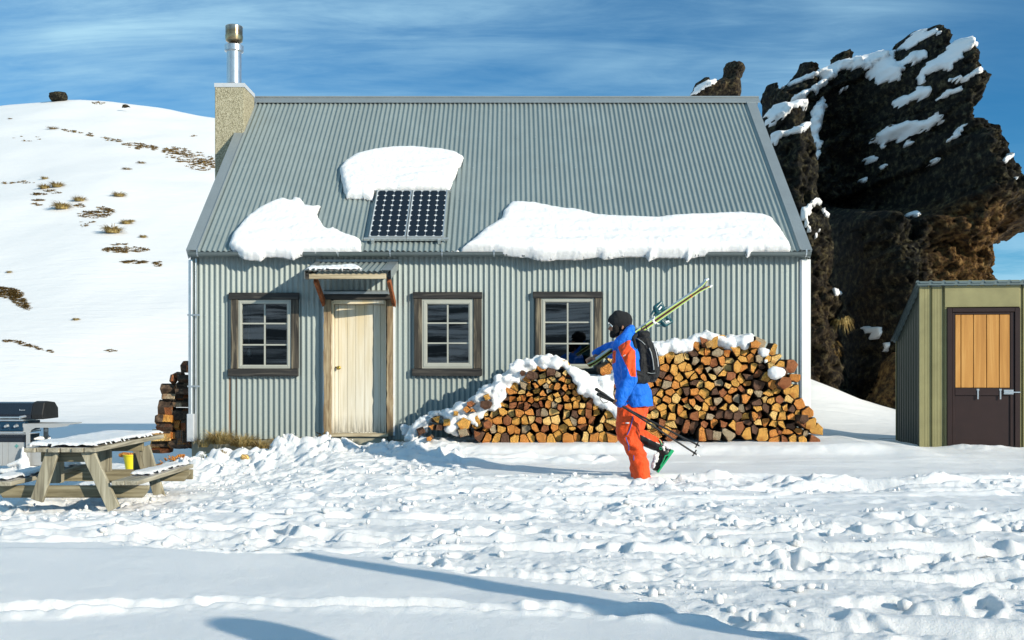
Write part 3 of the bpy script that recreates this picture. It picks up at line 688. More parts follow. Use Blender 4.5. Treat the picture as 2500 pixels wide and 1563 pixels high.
for k, pts in enumerate([
    z4([(690,540),(720,500),(780,470),(860,430),(900,400),(880,380),(800,400),(700,430),(640,440),(720,405),(850,350),(950,305),(1130,262),(1250,228),(1330,232),(1340,270),(1380,285),(1440,240),(1560,230),(1500,290),(1440,320),(1400,310),(1395,390),(1330,430),(1240,425),(1190,400),(1140,370),(1100,330),(1020,340),(960,390),(900,450),(860,490),(830,470),(790,520)]),
    z4([(1345,180),(1390,140),(1450,108),(1560,92),(1600,76),(1650,98),(1660,120),(1600,140),(1520,135),(1480,190),(1425,210),(1430,160),(1400,140)]),
    z4([(1490,430),(1480,400),(1510,330),(1570,280),(1640,230),(1680,180),(1740,182),(1795,225),(1750,260),(1690,300),(1690,330),(1600,350),(1530,380),(1510,430)]),
    z4([(1300,570),(1350,520),(1430,490),(1480,445),(1530,450),(1560,500),(1540,520),(1450,540),(1400,580),(1360,560)]),
    z4([(1620,520),(1650,470),(1740,450),(1750,465),(1680,500)]), z4([(1625,412),(1690,385),(1745,405),(1790,360),(1865,358),(1830,380),(1790,400),(1750,420),(1690,412)]),
    z4([(1150,805),(1220,740),(1290,690),(1400,650),(1520,645),(1590,610),(1640,620),(1640,660),(1560,705),(1440,740),(1440,800),(1380,760),(1330,770),(1290,800),(1270,850),(1240,800)]),
    z4([(1640,800),(1640,780),(1700,720),(1740,685),(1795,680),(1750,720),(1700,780)]), z4([(1545,905),(1620,850),(1650,845),(1720,845),(1690,885),(1580,940)]),
    z4([(1130,900),(1190,870),(1250,890),(1210,910),(1150,930)]), z4([(1240,940),(1270,905),(1308,920),(1270,950)]), z4([(1090,1030),(1150,1005),(1210,985),(1160,1030)]),
    z4([(1410,1235),(1440,1220),(1490,1240),(1470,1270)]), z4([(1905,935),(1960,900),(1990,905),(1950,940)]), z4([(1965,1045),(2030,1025),(2010,1045)]),
    z4([(1060,775),(1110,770),(1130,785),(1090,790)]), z4([(1000,470),(1050,432),(1082,440),(1030,470)]), z4([(840,560),(900,505),(918,560),(900,640),(860,900),(845,880),(800,700),(830,620)]),
    z5([(465,845),(500,820),(550,815),(540,840),(560,880),(505,885),(520,860)]), z5([(570,905),(595,905),(600,940),(580,950)]), z5([(400,1000),(440,990),(470,1000),(460,1040),(490,1070),(430,1065),(445,1030)]), z5([(400,1075),(430,1085),(425,1095)])]):
    rock_snow(pts, RG, crag, mo, YR, 300 + k)
for k, pts in enumerate([
    [(1862,262),(1915,262),(1945,253),(1965,272),(1962,282),(1945,272),(1930,270),(1918,290),(1905,300),(1880,318),(1868,300)],
    [(1880,328),(1920,326),(1955,312),(1968,316),(1960,330),(1930,338),(1905,340),(1900,350),(1902,368),(1888,360)],
    [(1905,408),(1925,405),(1927,414),(1908,416)], [(1945,520),(1975,495),(1990,495),(1995,508),(1972,515),(1962,535),(1975,560),(1970,568),(1955,545)], [(1995,515),(2015,530),(2015,535),(2000,528)],
    [(1982,575),(1992,570),(1995,598),(1985,590)], [(2025,712),(2046,720),(2045,726),(2028,722)]]):
    rock_snow(pts, CG, colo, (6.3, YC), YC, 340 + k)
rock_snow([(1678,240),(1700,214),(1722,204),(1742,200),(1750,206),(1735,214),(1715,222),(1700,236)], PG, pin, (pin.location.x, 40), 40, 350, th=.12)
# ---------------------------------------------------------------- the hut
YW = 14.10; SC_ = YW / F
def wx_(px, y=YW): return (px - 1250) * y / F
def wz_(py, y=YW): return CZ + (HZ - py) * y / F
X0, X1 = wx_(467), wx_(1972)
EAVE_Y, EAVE_Z = 13.98, wz_(609, 13.98); RIDGE_Y = 17.24; RIDGE_Z = wz_(245, RIDGE_Y)
ORG = (0, YW, 0)
hut = thing('hut', 'grey corrugated iron mountain hut with a steep snow-patched roof and pale timber door', 'hut', ORG)
H_ = lambda: MB(ORG)
rd = Vector((0, RIDGE_Y - EAVE_Y, RIDGE_Z - EAVE_Z)); RL = rd.length; rd.normalize(); rn = Vector((0, -rd.z, rd.y))   # up-slope, outward normal
def roofp(x, s, h=0.0): return Vector((x, EAVE_Y, EAVE_Z)) + rd * s + rn * h
def roof_hit(px, py, h=0.0):
    d = Vector(((px - 1250) / F, 1, (HZ - py) / F)); o = Vector((0, 0, CZ)); p0 = roofp(0, 0, h)
    t = (p0 - o).dot(rn) / d.dot(rn); q = o + d * t
    return q.x, (q - p0).dot(rd)
PITCH = 0.0762; AMP = 0.0112
openings = [(wx_(575), wx_(716), wz_(905), wz_(728)), (wx_(1024), wx_(1163), wz_(905), wz_(726)), (wx_(1315), wx_(1457), wz_(905), wz_(724)), (wx_(800), wx_(948), -1, wz_(724))]
def corr_sheet(x0, x1, zf, place, ph=0.0, holes=(), n=8, z0=0.0, z1=1.0, lap=0.0):
    """corrugated strip as quads; place(x, v, h) gives the point"""
    mb = H_(); k = max(2, int(round((x1 - x0) / PITCH * n))); xs = [x0 + (x1 - x0) * i / k for i in range(k + 1)]
    for a, b in zip(xs[:-1], xs[1:]):
        iv = [(z0, z1)]; m = (a + b) / 2
        for hx0, hx1, hz0, hz1 in holes:
            if hx0 < m < hx1: iv = [q for lo, hi in iv for q in ((lo, min(hi, hz0)), (max(lo, hz1), hi)) if q[1] - q[0] > 0.01]
        for lo, hi in iv:
            v = [place(x, z, AMP * math.cos(2 * math.pi * (x + ph) / PITCH) + lap) for x, z in ((a, lo), (b, lo), (b, hi), (a, hi))]
            mb.add(v, [(0, 1, 2, 3)])
    return mb
# walls: one sheet every ten corrugations
def wallp(x, z, h): return Vector((x, YW - h, z))
zb, zt = wz_(1073), EAVE_Z - 0.015
n_s = 0; x = X0
while x < X1 - 0.05:
    x1 = min(x + 10 * PITCH, X1)
    mb = corr_sheet(x - 0.01, x1 + (0.012 if x1 < X1 else 0), None, wallp, holes=openings, z0=zb + 0.004 * (n_s % 3), z1=zt, lap=0.0015 * (n_s % 2))
    o = mb.build('wall_sheet', M['wall'], hut, smooth=True)
    n_s += 1; x = x1
bm_wall = H_()
bm_wall.box(X0, X1, YW + 0.02, YW + 0.03, zb - 0.25, zb - 0.001)
bm_wall.build('foundation', M['conc'], hut)
# roof sheets
x = X0 - 0.02; n_s = 0; XR0, XR1 = wx_(470), wx_(1968)
x = XR0
while x < XR1 - 0.02:
    x1 = min(x + 10 * PITCH, XR1)
    mb = corr_sheet(x - 0.01, x1, None, lambda a, s, h: roofp(a, s, h), z0=-0.045 + 0.006 * (n_s % 2), z1=RL - 0.02, lap=0.0015 * (n_s % 2))
    mb.build('roof_sheet', M['roof'], hut, smooth=True); n_s += 1; x = x1
# dark underlay under the roof, rear slope, gables, floor, lining
mb = H_()
mb.add([roofp(XR0, -0.03, -0.025), roofp(XR1, -0.03, -0.025), roofp(XR1, RL, -0.025), roofp(XR0, RL, -0.025)], [(0, 1, 2, 3)])
ry = 2 * RIDGE_Y - EAVE_Y
mb.build('roof_lining', M['dark'], hut)
mb = H_(); mb.add([(XR0, ry, EAVE_Z), (XR1, ry, EAVE_Z), (XR1, RIDGE_Y, RIDGE_Z), (XR0, RIDGE_Y, RIDGE_Z), (XR0, ry, EAVE_Z - .03), (XR1, ry, EAVE_Z - .03), (XR1, RIDGE_Y, RIDGE_Z - .03), (XR0, RIDGE_Y, RIDGE_Z - .03)],
    [(0, 1, 2, 3), (4, 7, 6, 5), (0, 4, 5, 1), (1, 5, 6, 2), (0, 3, 7, 4)]); mb.build('rear_roof', M['roof'], hut)
for xx, s in ((X0, 1), (X1, -1)):
    mb = H_(); pts = [(YW + .004, zb), (ry - .1, zb), (ry - .1, EAVE_Z - .03), (RIDGE_Y, RIDGE_Z - 0.04), (YW + .004, EAVE_Z - .03)]
    a = [(xx, y, z) for y, z in pts]; b = [(xx + s * 0.05, y, z) for y, z in pts]
    mb.add(a + b, [(0, 1, 2, 3, 4), (9, 8, 7, 6, 5)] + [(i, i + 5, (i + 1) % 5 + 5, (i + 1) % 5) for i in range(5)]); mb.build('gable_wall', M['wall'], hut)
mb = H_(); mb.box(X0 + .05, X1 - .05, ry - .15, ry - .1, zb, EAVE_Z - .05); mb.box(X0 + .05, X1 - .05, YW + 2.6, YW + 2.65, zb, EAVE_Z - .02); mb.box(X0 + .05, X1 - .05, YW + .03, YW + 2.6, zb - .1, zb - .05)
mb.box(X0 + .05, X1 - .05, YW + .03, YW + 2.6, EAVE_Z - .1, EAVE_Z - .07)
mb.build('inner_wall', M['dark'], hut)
# ridge cap, barge flashings
mb = H_()
r0 = Vector((wx_(611, RIDGE_Y), RIDGE_Y, RIDGE_Z)); r1 = Vector((wx_(1852, RIDGE_Y), RIDGE_Y, RIDGE_Z)); dn = -rd * 0.13 + rn * 0.018
bk = Vector((0, 0.10, -0.10))
for k in range(2):
    pass
v = [r0 + rn*.018 + dn, r1 + rn*.018 + dn, r1 + Vector((0, 0, .05)), r0 + Vector((0, 0, .05)), r0 + bk, r1 + bk]
w = [q - Vector((0, 0, 0.012)) for q in v]
mb.add(v + w, [(0, 1, 2, 3), (3, 2, 5, 4), (0, 6, 7, 1), (1, 7, 8, 2), (2, 8, 11, 5), (0, 3, 9, 6), (3, 4, 10, 9), (6, 9, 8, 7), (9, 10, 11, 8)])
mb.tube([r0 + Vector((0, -0.005, .055)), r1 + Vector((0, -0.005, .055))], 0.018, 8)
mb.build('ridge_cap', M['flash'], hut)
for xa, s in ((XR0, 1), (XR1, -1)):
    mb = H_(); o_ = s * -0.035; w_ = s * 0.125
    for s0, s1 in ((-0.05, RL + 0.01),):
        v = [roofp(xa + o_, s0, 0.03), roofp(xa + w_, s0, 0.024), roofp(xa + w_, s1, 0.024), roofp(xa + o_, s1, 0.03),
             roofp(xa + o_, s0, -0.13), roofp(xa + w_, s0, 0.012), roofp(xa + w_, s1, 0.012), roofp(xa + o_, s1, -0.13)]
        mb.add(v, [(0, 1, 2, 3), (4, 0, 3, 7), (1, 5, 6, 2), (0, 4, 5, 1), (7, 6, 5, 4), (3, 2, 6, 7)])
    mb.tube([roofp(xa + w_, -0.05, 0.028), roofp(xa + w_, RL - .02, 0.028)], 0.011, 6)
    mb.build('barge_flashing', M['flash'], hut)
# gutter: half-round channel with straps
def half_round(x0, x1, yc, zc, r, th=0.003):
    mb = H_(); n = 10; a = [math.pi + math.pi * i / n for i in range(n + 1)]
    pr = [(yc + r * math.cos(q), zc + r * math.sin(q)) for q in a] + [(yc + (r - th) * math.cos(q), zc + (r - th) * math.sin(q)) for q in a[::-1]]
    m = len(pr); v = [(x0, y, z) for y, z in pr] + [(x1, y, z) for y, z in pr]
    mb.add(v, [(i, (i + 1) % m, (i + 1) % m + m, i + m) for i in range(m)])
    mb.add([(x0, yc + r * math.cos(q), zc + r * math.sin(q)) for q in a], [tuple(range(n + 1))]); mb.add([(x1, yc + r * math.cos(q), zc + r * math.sin(q)) for q in a], [tuple(range(n + 1))[::-1]])
    mb.tube([(x0, yc - r, zc), (x1, yc - r, zc)], 0.007, 8)
    return mb
GY, GZ, GR = 13.955, wz_(616, 13.9), 0.058
gut = half_round(wx_(459, 13.9), wx_(1981, 13.9), GY, GZ, GR).build('gutter', M['gutter'], hut, smooth=True)
first = None
for k, px in enumerate([481, 698, 825, 952, 1079, 1206, 1333, 1460, 1577, 1703, 1830, 1969]):
    xx = wx_(px, 13.9); mb = MB((xx, YW, 0)); n = 8; w = .009
    pts = [(GY + (GR + .004) * math.cos(math.pi + math.pi * i / n), GZ + (GR + .004) * math.sin(math.pi + math.pi * i / n)) for i in range(n + 1)]
    pts = [(GY - GR - .004, GZ + .035)] + pts
    if first is None:
        for (ya, za), (yb, zb_) in zip(pts[:-1], pts[1:]): mb.beam((xx, ya, za), (xx, yb, zb_), .018, .004, up=(0, 1, .01))
        mb.beam((xx, GY - GR - .004, GZ + .03), (xx, GY - GR + .02, GZ + .03), .018, .02)
        first = mb.build('gutter_strap', M['bright'], gut); first.location = (xx, 0, 0)
    else:
        c = first.copy(); C.objects.link(c); c.parent = gut; c.location = (xx, 0, 0)
# down pipes at both corners
mb = H_(); xa, xb = wx_(463), wx_(474)
mb.tube([(xa + .035, YW - .05, wz_(1012)), (xa + .035, YW - .05, wz_(636))], .036, 14); mb.tube([(xa + .10, YW - .03, wz_(1075)), (xa + .10, YW - .03, wz_(632))], .014, 8)
dp = mb.build('downpipe', M['bright'], hut, smooth=True)
mb = H_(); mb.box(xa - .01, xa + .085, YW - .10, YW - .012, wz_(1077), wz_(1010)); mb.build('pipe_shoe', M['plastic_grey'], hut, bev=.006)
for py in (770, 943):
    mb = H_(); mb.box(xa - .004, xa + .17, YW - .092, YW - .086, wz_(py) - .012, wz_(py) + .012); mb.build('pipe_clip', M['bright'], dp)
mb = H_(); mb.box(wx_(1955), wx_(1977.5), YW - .035, YW + .12, wz_(1073), wz_(634)); mb.box(wx_(1952), wx_(1955.2), YW - .022, YW + .01, wz_(1073), wz_(634)); mb.build('corner_board', M['white_metal'], hut, bev=.004)
# roofing screws (a few pixels each)
mb = H_(); rr = random.Random(2)
for s in (0.35, 1.25, 2.15, 3.1, 4.0):
    x = XR0 + .3
    while x < XR1 - .2:
        if s < RL - .1:
            kx = round(x / PITCH) * PITCH; p = roofp(kx, s, AMP + .004); mb.tube([p, p + rn * .006], .009, 5)
        x += PITCH * rr.choice((3, 4, 5))
for zz_ in (wz_(662), wz_(770), wz_(932), wz_(1050)):
    x = X0 + .2
    while x < X1 - .1:
        kx = round(x / PITCH) * PITCH
        if not any(a - .1 < kx < b + .1 and c - .1 < zz_ < d + .1 for a, b, c, d in openings): mb.tube([(kx, YW - AMP, zz_), (kx, YW - AMP - .006, zz_)], .007, 5)
        x += PITCH * rr.choice((3, 4, 5))
o = mb.build('roofing_screws', M['bright'], hut); o['kind'] = 'stuff'

# windows
def window(gx0, gx1, gy0, gy1, fr, mx_, my, top, bot, ls, rs_, label):
    w = H_(); y0 = YW - .045; fx0, fx1, fy0, fy1 = fr
    X_ = lambda p: wx_(p, YW - .03); Z_ = lambda p: wz_(p, YW - .03)
    a0, a1, b0, b1 = X_(fx0), X_(fx1), Z_(fy1), Z_(fy0); g0, g1, h0, h1 = X_(gx0), X_(gx1), Z_(gy1), Z_(gy0)
    w.box(a0, g0, y0, YW + .04, b0, b1); w.box(g1, a1, y0, YW + .04, b0, b1)
    w.box(g0, g1, y0, YW + .04, b0, h0); w.box(g0, g1, y0, YW + .04, h1, b1)
    i = .022
    w.box(a0 + i, g0 - .012, y0 - .006, y0 + .001, b0 + i, b1 - i); w.box(g1 + .012, a1 - i, y0 - .006, y0 + .001, b0 + i, b1 - i)
    w.box(a0 + i, a1 - i, y0 - .0063, y0 + .001, b0 + i, h0 - .012); w.box(a0 + i, a1 - i, y0 - .0063, y0 + .001, h1 + .012, b1 - i)
    win = w.build('window', M['frame'], hut, bev=.003)
    if label: win['label'] = label
    xm = X_(mx_); zs = [h0] + [Z_(q) for q in my[::-1]] + [h1]
    b = H_(); b.box(xm - .011, xm + .011, y0 + .022, y0 + .045, h0, h1); b.build('glazing_bar', M['frame'], win)
    for q in my:
        b = H_(); z = Z_(q); b.box(g0, g1, y0 + .0205, y0 + .0435, z - .010, z + .010); b.build('glazing_bar', M['frame'], win)
    k = 0
    for xa, xb in ((g0, xm - .011), (xm + .011, g1)):
        for za, zc in zip(zs[:-1], zs[1:]):
            p = H_(); p.add([(xa, y0 + .034 , za), (xb, y0 + .034, za), (xb, y0 + .034, zc), (xa, y0 + .034, zc)], [(0, 1, 2, 3)])
            tl = (math.sin(k * 2.1 + fx0) * .0012, math.cos(k * 1.7 + fx0) * .0012); k += 1
            for j, v in enumerate(p.v): v.y += tl[0] * (1 if j in (1, 2) else -1) + tl[1] * (1 if j > 1 else -1)
            p.build('pane', M['glass'], win)
    t_ = YW - .075
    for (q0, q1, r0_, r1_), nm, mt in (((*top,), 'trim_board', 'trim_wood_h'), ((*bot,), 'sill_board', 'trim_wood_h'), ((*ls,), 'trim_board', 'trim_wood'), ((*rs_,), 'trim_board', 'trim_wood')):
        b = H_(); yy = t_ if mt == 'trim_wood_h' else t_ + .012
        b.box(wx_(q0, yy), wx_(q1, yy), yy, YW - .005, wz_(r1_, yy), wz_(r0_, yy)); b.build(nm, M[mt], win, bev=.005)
    # timber lining of the reveal
    b = H_(); b.box(a0 + .01, g0 - .002, YW + .041, YW + .16, h0 - .03, h1 + .03); b.box(g1 + .002, a1 - .01, YW + .041, YW + .16, h0 - .03, h1 + .03); b.box(a0, a1, YW + .041, YW + .18, h0 - .05, h0 - .031)
    b.build('reveal', M['lining'], win)
window(591, 701, 742, 891, (581, 711, 732, 900), 646, (790, 842), (558, 729, 714.5, 731), (556, 727, 901, 919), (563, 581, 731.3, 900.7), (710.6, 728, 731.3, 900.7), None)
window(1043, 1144, 743, 886, (1030, 1156, 730, 900), 1093, (789, 838), (1008, 1177, 713, 729), (1006, 1177, 900, 918), (1011, 1030, 729.3, 899.7), (1156, 1176, 729.3, 899.7), None)
window(1331, 1441, 738, 889, (1321, 1451, 728, 900), 1386, (787, 839), (1301, 1471, 712, 727.5), (1301, 1471, 900, 917), (1307, 1321, 728, 899.7), (1451, 1468, 728, 899.7), None)
# lantern hanging just inside the first window
lx, ly, lz = wx_(608, YW + .14), YW + .14, wz_(862, YW + .14)
lt = thing('hanging_lantern', 'small glass lantern hanging inside the window nearest the downpipe', 'lantern', (lx, ly, lz - .06))
mb = MB((lx, ly, lz - .06)); mb.lathe([(.012, lz - .05), (.034, lz - .03), (.036, lz + .01), (.018, lz + .04)], (lx, ly), 12); mb.build('glass_globe', M['frame'], lt, smooth=True)
mb = MB((lx, ly, lz - .06)); mb.lathe([(.03, lz - .065), (.034, lz - .055), (.014, lz - .05)], (lx, ly), 12); mb.lathe([(.02, lz + .04), (.024, lz + .055), (.006, lz + .075)], (lx, ly), 12); mb.tube([(lx, ly, lz + .07), (lx, ly, lz + .5)], .003, 5); mb.build('lantern_cap', M['bright'], lt, smooth=True)

# door
D_ = H_(); yd = YW + .075
DX = lambda p: wx_(p, YW + .06); DZ = lambda p: wz_(p, YW + .06)
door = thing('door', None, None); door.parent = hut; door['label'] = 'pale bleached timber door of vertical boards'
edges = [817, 825.5, 847, 868, 890, 911, 929, 941]
for k, (a, b) in enumerate(zip(edges[:-1], edges[1:])):
    mb = H_(); xa, xb = DX(a), DX(b); mb.box(xa + .002, xb - .002, yd + .0008 * (k % 3), yd + .035, DZ(1056), DZ(744)); mb.build('door_board', M['door'], door, bev=.003)
mb = H_(); mb.box(DX(817), DX(941), yd + .012, yd + .04, DZ(1056), DZ(744)); mb.build('door_back', M['dark'], door)
kx, kz = wx_(828, yd), wz_(898, yd)
mb = H_(); mb.tube([(kx, yd - .001, kz), (kx, yd - .012, kz), (kx, yd - .03, kz), (kx, yd - .045, kz), (kx, yd - .062, kz), (kx, yd - .07, kz)], [.026, .022, .010, .022, .026, .012], 14); mb.build('door_knob', M['brass'], door, smooth=True)
mb = H_(); kx2 = wx_(820.5, yd); mb.tube([(kx2, yd - .008, kz + .006), (kx2, yd - .001, kz + .006)], .012, 12); mb.build('lock', M['rubber'], door, smooth=True)
df = H_(); df.box(DX(807.5), DX(816.5), YW - .03, yd + .05, DZ(1060), DZ(735)); df.box(DX(941.5), DX(945), YW - .03, yd + .05, DZ(1060), DZ(735)); df.box(DX(816.7), DX(941.3), YW - .03, yd + .05, DZ(743.5), DZ(733.5)); df.box(DX(818), DX(941), YW + .035, yd - .002, DZ(1060), DZ(1055))
df.build('door_frame', M['door'], hut, bev=.003)
for a, b, nm in ((790, 807, 'door_post'), (944.5, 959, 'door_post')):
    mb = H_(); y_ = YW - .10; xa, xb = wx_(a, y_), wx_(b, y_); n = 26
    za, zb2 = wz_(1064, y_), wz_(731.5, y_); vs, fs = [], []; rr = random.Random(a)
    for i in range(n + 1):
        z = za + (zb2 - za) * i / n; j = [rr.uniform(-.006, .006) for _ in range(3)]
        vs += [(xa + j[0], y_ + j[1], z), (xb + j[2], y_ + j[1], z), (xb + j[2], YW + .02, z), (xa + j[0], YW + .02, z)]
    for i in range(n): fs += [(4*i, 4*i+1, 4*i+5, 4*i+4), (4*i+1, 4*i+2, 4*i+6, 4*i+5), (4*i+3, 4*i, 4*i+4, 4*i+7)]
    fs += [(0, 3, 2, 1), (4*n, 4*n+1, 4*n+2, 4*n+3)]
    mb.add(vs, fs); mb.build(nm, M['post_wood'], hut)
mb = H_(); mb.box(wx_(787, 14), wx_(790, 14), YW - .075, YW, wz_(1064, 14), wz_(720, 14)); mb.box(wx_(959.3, 14), wx_(963, 14), YW - .075, YW, wz_(1064, 14), wz_(735, 14)); mb.build('door_flashing', M['white_metal'], hut)
mb = H_(); mb.box(wx_(789, 14), wx_(957, 14), YW - .085, YW, wz_(731, 14), wz_(718.5, 14)); mb.build('door_lintel', M['trim_wood_h'], hut, bev=.004)
mb = H_(); y_ = YW - .15; mb.beam((wx_(787, y_), YW - .075, wz_(712, 14)), (wx_(956, y_), YW - .075, wz_(712, 14)), .17, .006, up=(0, -.35, 1)); mb.box(wx_(787, y_), wx_(956, y_), y_ - .006, y_, wz_(718, y_), wz_(712, y_)); mb.build('door_hood_flashing', M['flash'], hut)
mb = H_(); y_ = YW - .14; mb.box(wx_(798, y_), wx_(947, y_), y_, YW + .07, wz_(1066.5, y_), wz_(1059.5, y_)); mb.build('door_sill', M['fascia'], hut, bev=.004)
mb = H_(); y_ = YW - .09; mb.box(wx_(801, y_), wx_(945, y_), y_, YW + .02, wz_(1110, y_), wz_(1067.2, y_)); mb.build('door_step', M['conc'], hut, bev=.006)
# canopy over the door
can = thing('door_canopy', None, None); can.parent = hut
ya, za = YW, wz_(640); yb, zb3 = 13.28, wz_(662, 13.28); xa, xb = wx_(773), wx_(972)
cd_ = Vector((0, yb - ya, zb3 - za)); cl_ = cd_.length; cd_.normalize(); cn = Vector((0, cd_.z, -cd_.y)); cn = cn if cn.z > 0 else -cn
def canp(x, s, h): return Vector((x, ya, za)) + cd_ * s + cn * h
mb = corr_sheet(xa + .05, xb - .09, None, canp, z0=0.0, z1=cl_ + .02, n=10); mb.build('canopy_sheet', M['roof'], can, smooth=True)
mb = H_(); v = [canp(xb - .12, -.01, .014), canp(xb, -.01, .014), canp(xb, cl_ + .02, .014), canp(xb - .12, cl_ + .02, .014)]; mb.add(v, [(0, 3, 2, 1)])
mb.beam(canp(xb, 0, -.045), canp(xb, cl_ + .02, -.045), .003, .115, up=tuple(cn)); mb.build('canopy_flashing', M['flash'], can); mb = H_(); mb.add([canp(xa, 0, .014), canp(xa + .07, 0, .014), canp(xa + .07, cl_ + .02, .014), canp(xa, cl_ + .02, .014)], [(0, 3, 2, 1)])
mb.beam(canp(xa, 0, -.045), canp(xa, cl_ + .02, -.045), .003, .115, up=tuple(cn)); mb.build('canopy_flashing', M['flash'], can)
mb = H_(); mb.box(xa, xb, YW - .03, YW - .005, za - .0, za + .035); mb.build('canopy_apron', M['flash'], can)
y_ = yb + .03; mb = H_(); mb.box(xa + .05, xb - .07, y_, y_ + .045, wz_(681, y_), wz_(668, y_)); mb.build('fascia_board', M['fascia'], can, bev=.004)
for s_ in (xa + .012, xb - .012):
    mb = H_(); mb.beam(canp(s_ + .015 * (1 if s_ < (xa+xb)/2 else -1), 0.02, -.07), canp(s_ + .015 * (1 if s_ < (xa+xb)/2 else -1), cl_ - .01, -.07), .04, .09, up=tuple(cn)); mb.build('rafter', M['trim_wood_h'], can)
for px, s_ in ((wx_(771, 13.45), 1), (wx_(957, 13.45), -1)):
    mb = H_(); x_ = px if s_ > 0 else xb - .05
    mb.beam((x_, 13.42, wz_(682, 13.4)), (x_ + .0, YW - .03, wz_(744, YW)), .045, .095, up=(0, 1, 1)); mb.build('bracket', M['bracket'], can, bev=.004)
# chimney on the gable
cy0, cy1 = 16.35, 17.0; cx0, cx1 = wx_(524.5, cy0), wx_(596, cy0)
mb = H_(); mb.box(cx0, cx1, cy0, cy1, zb - .4, wz_(212, cy0)); ch = mb.build('chimney', M['aggregate'], hut, bev=.008)
mb = H_(); mb.box(cx0 - .008, cx1 + .008, cy0 - .008, cy1 + .008, wz_(213, cy0), wz_(203, cy0)); mb.build('chimney_cap', M['plastic_grey'], ch)
fy = 16.68; fx = wx_(571.5, fy); Zf = lambda p: wz_(p, fy)
mb = H_(); mb.lathe([(.121, Zf(206)), (.121, Zf(122))], (fx, fy), 28); mb.build('flue_pipe', M['bright'], ch, smooth=True)
mb = H_(); mb.lathe([(.12, Zf(129)), (.155, Zf(126)), (.157, Zf(113)), (.13, Zf(110.5)), (.07, Zf(109.5))], (fx, fy), 28); mb.build('flue_collar', M['bright'], ch, smooth=True)
mb = H_(); mb.lathe([(.075, Zf(111)), (.068, Zf(107)), (.09, Zf(105)), (.135, Zf(101)), (.143, Zf(97)), (.146, Zf(88)), (.140, Zf(87)), (.142, Zf(66.5)), (.145, Zf(66)), (.13, Zf(64.5)), (.02, Zf(64))], (fx, fy), 28); mb.build('flue_cowl', M['flue'], ch, smooth=True)

# solar panels: two modules on rails
for k, (pxa, pxb) in enumerate((((921, 903), (1004.5, 994)), ((1006, 996.5), (1093, 1085)))):
    h = 0.085; (xl, st) = roof_hit(pxa[0], 464, h); (_, sb) = roof_hit(pxa[1], 578, h); (xr, _) = roof_hit(pxb[0], 464, h)
    if k == 0: X_A, ST, SB = xl, st, sb; wdt = (roof_hit(1093, 464, h)[0] - xl - .012) / 2
    xl = X_A + k * (wdt + .012); xr = xl + wdt; root = roofp(xl, SB, 0)
    rt = bpy.data.objects.new('solar_panel', None); C.objects.link(rt); rt.location = root
    tag(rt, ('dark solar panel nearer the chimney, on the roof below the rounded snow slab', 'dark solar panel nearer the long snow slab, right one of the pair')[k], 'solar panel', 'solar panels on the roof')
    def B_(): return MB(root)
    pt = lambda x, s, hh: roofp(x, s, hh)
    def slab(mb, x0, x1, s0, s1, h0, h1):
        v = [pt(x, s, hh) for hh in (h0, h1) for s in (s0, s1) for x in (x0, x1)]
        mb.add(v, [(0,2,3,1), (4,5,7,6), (0,1,5,4), (2,6,7,3), (0,4,6,2), (1,3,7,5)])
    mb = B_(); slab(mb, xl + .012, xr - .012, SB + .012, ST - .012, h - .02, h - .004); mb.build('backsheet', M['cell_back'], rt)
    mb = B_(); f_ = .013
    slab(mb, xl, xl + f_, SB, ST, h - .035, h + .003); slab(mb, xr - f_, xr, SB, ST, h - .035, h + .003); slab(mb, xl + f_, xr - f_, SB, SB + f_, h - .035, h + .003); slab(mb, xl + f_, xr - f_, ST - f_, ST, h - .035, h + .003); mb.build('panel_frame', M['alu'], rt)
    cw = (wdt - 2 * f_ - .01) / 4; chh = (ST - SB - 2 * f_ - .01) / 9; cme = None
    for r in range(9):
        for c_ in range(4):
            x_ = xl + f_ + .005 + cw * (c_ + .5); s_ = SB + f_ + .005 + chh * (r + .5); a, b, q = cw / 2 - .003, chh / 2 - .003, .022
            if cme is None:
                o2 = Vector(pt(x_, s_, h - .003)); oc = [(a, -b + q), (a, b - q), (a - q, b), (-a + q, b), (-a, b - q), (-a, -b + q), (-a + q, -b), (a - q, -b)]
                m3 = MB(o2); m3.add([pt(x_ + u, s_ + v_, h + .0005) for u, v_ in oc] + [pt(x_ + u, s_ + v_, h - .003) for u, v_ in oc], [tuple(range(8))] + [(i, i + 8, (i + 1) % 8 + 8, (i + 1) % 8) for i in range(8)])
                co = m3.build('cell', M['cell'], rt); cme = co; co.location = o2 - Vector(root)
            else:
                co = cme.copy(); C.objects.link(co); co.parent = rt; co.location = Vector(pt(x_, s_, h - .003)) - Vector(root)
    if k == 0:
        pass
    mb = B_(); slab(mb, xl - (.07 if k == 0 else 0), xr + (.07 if k else .006), SB + .0 - .03, SB - .004, h - .05, h - .012); slab(mb, xl - (.05 if k == 0 else 0), xr + (.05 if k else .006), ST + .003, ST + .02, h - .05, h - .012)
    xx = xl + .06 if k == 0 else xr - .06
    slab(mb, xx - .02, xx + .02, SB - .07, SB - .031, .0, h - .012); mb.build('mounting_rail', M['alu'], rt)

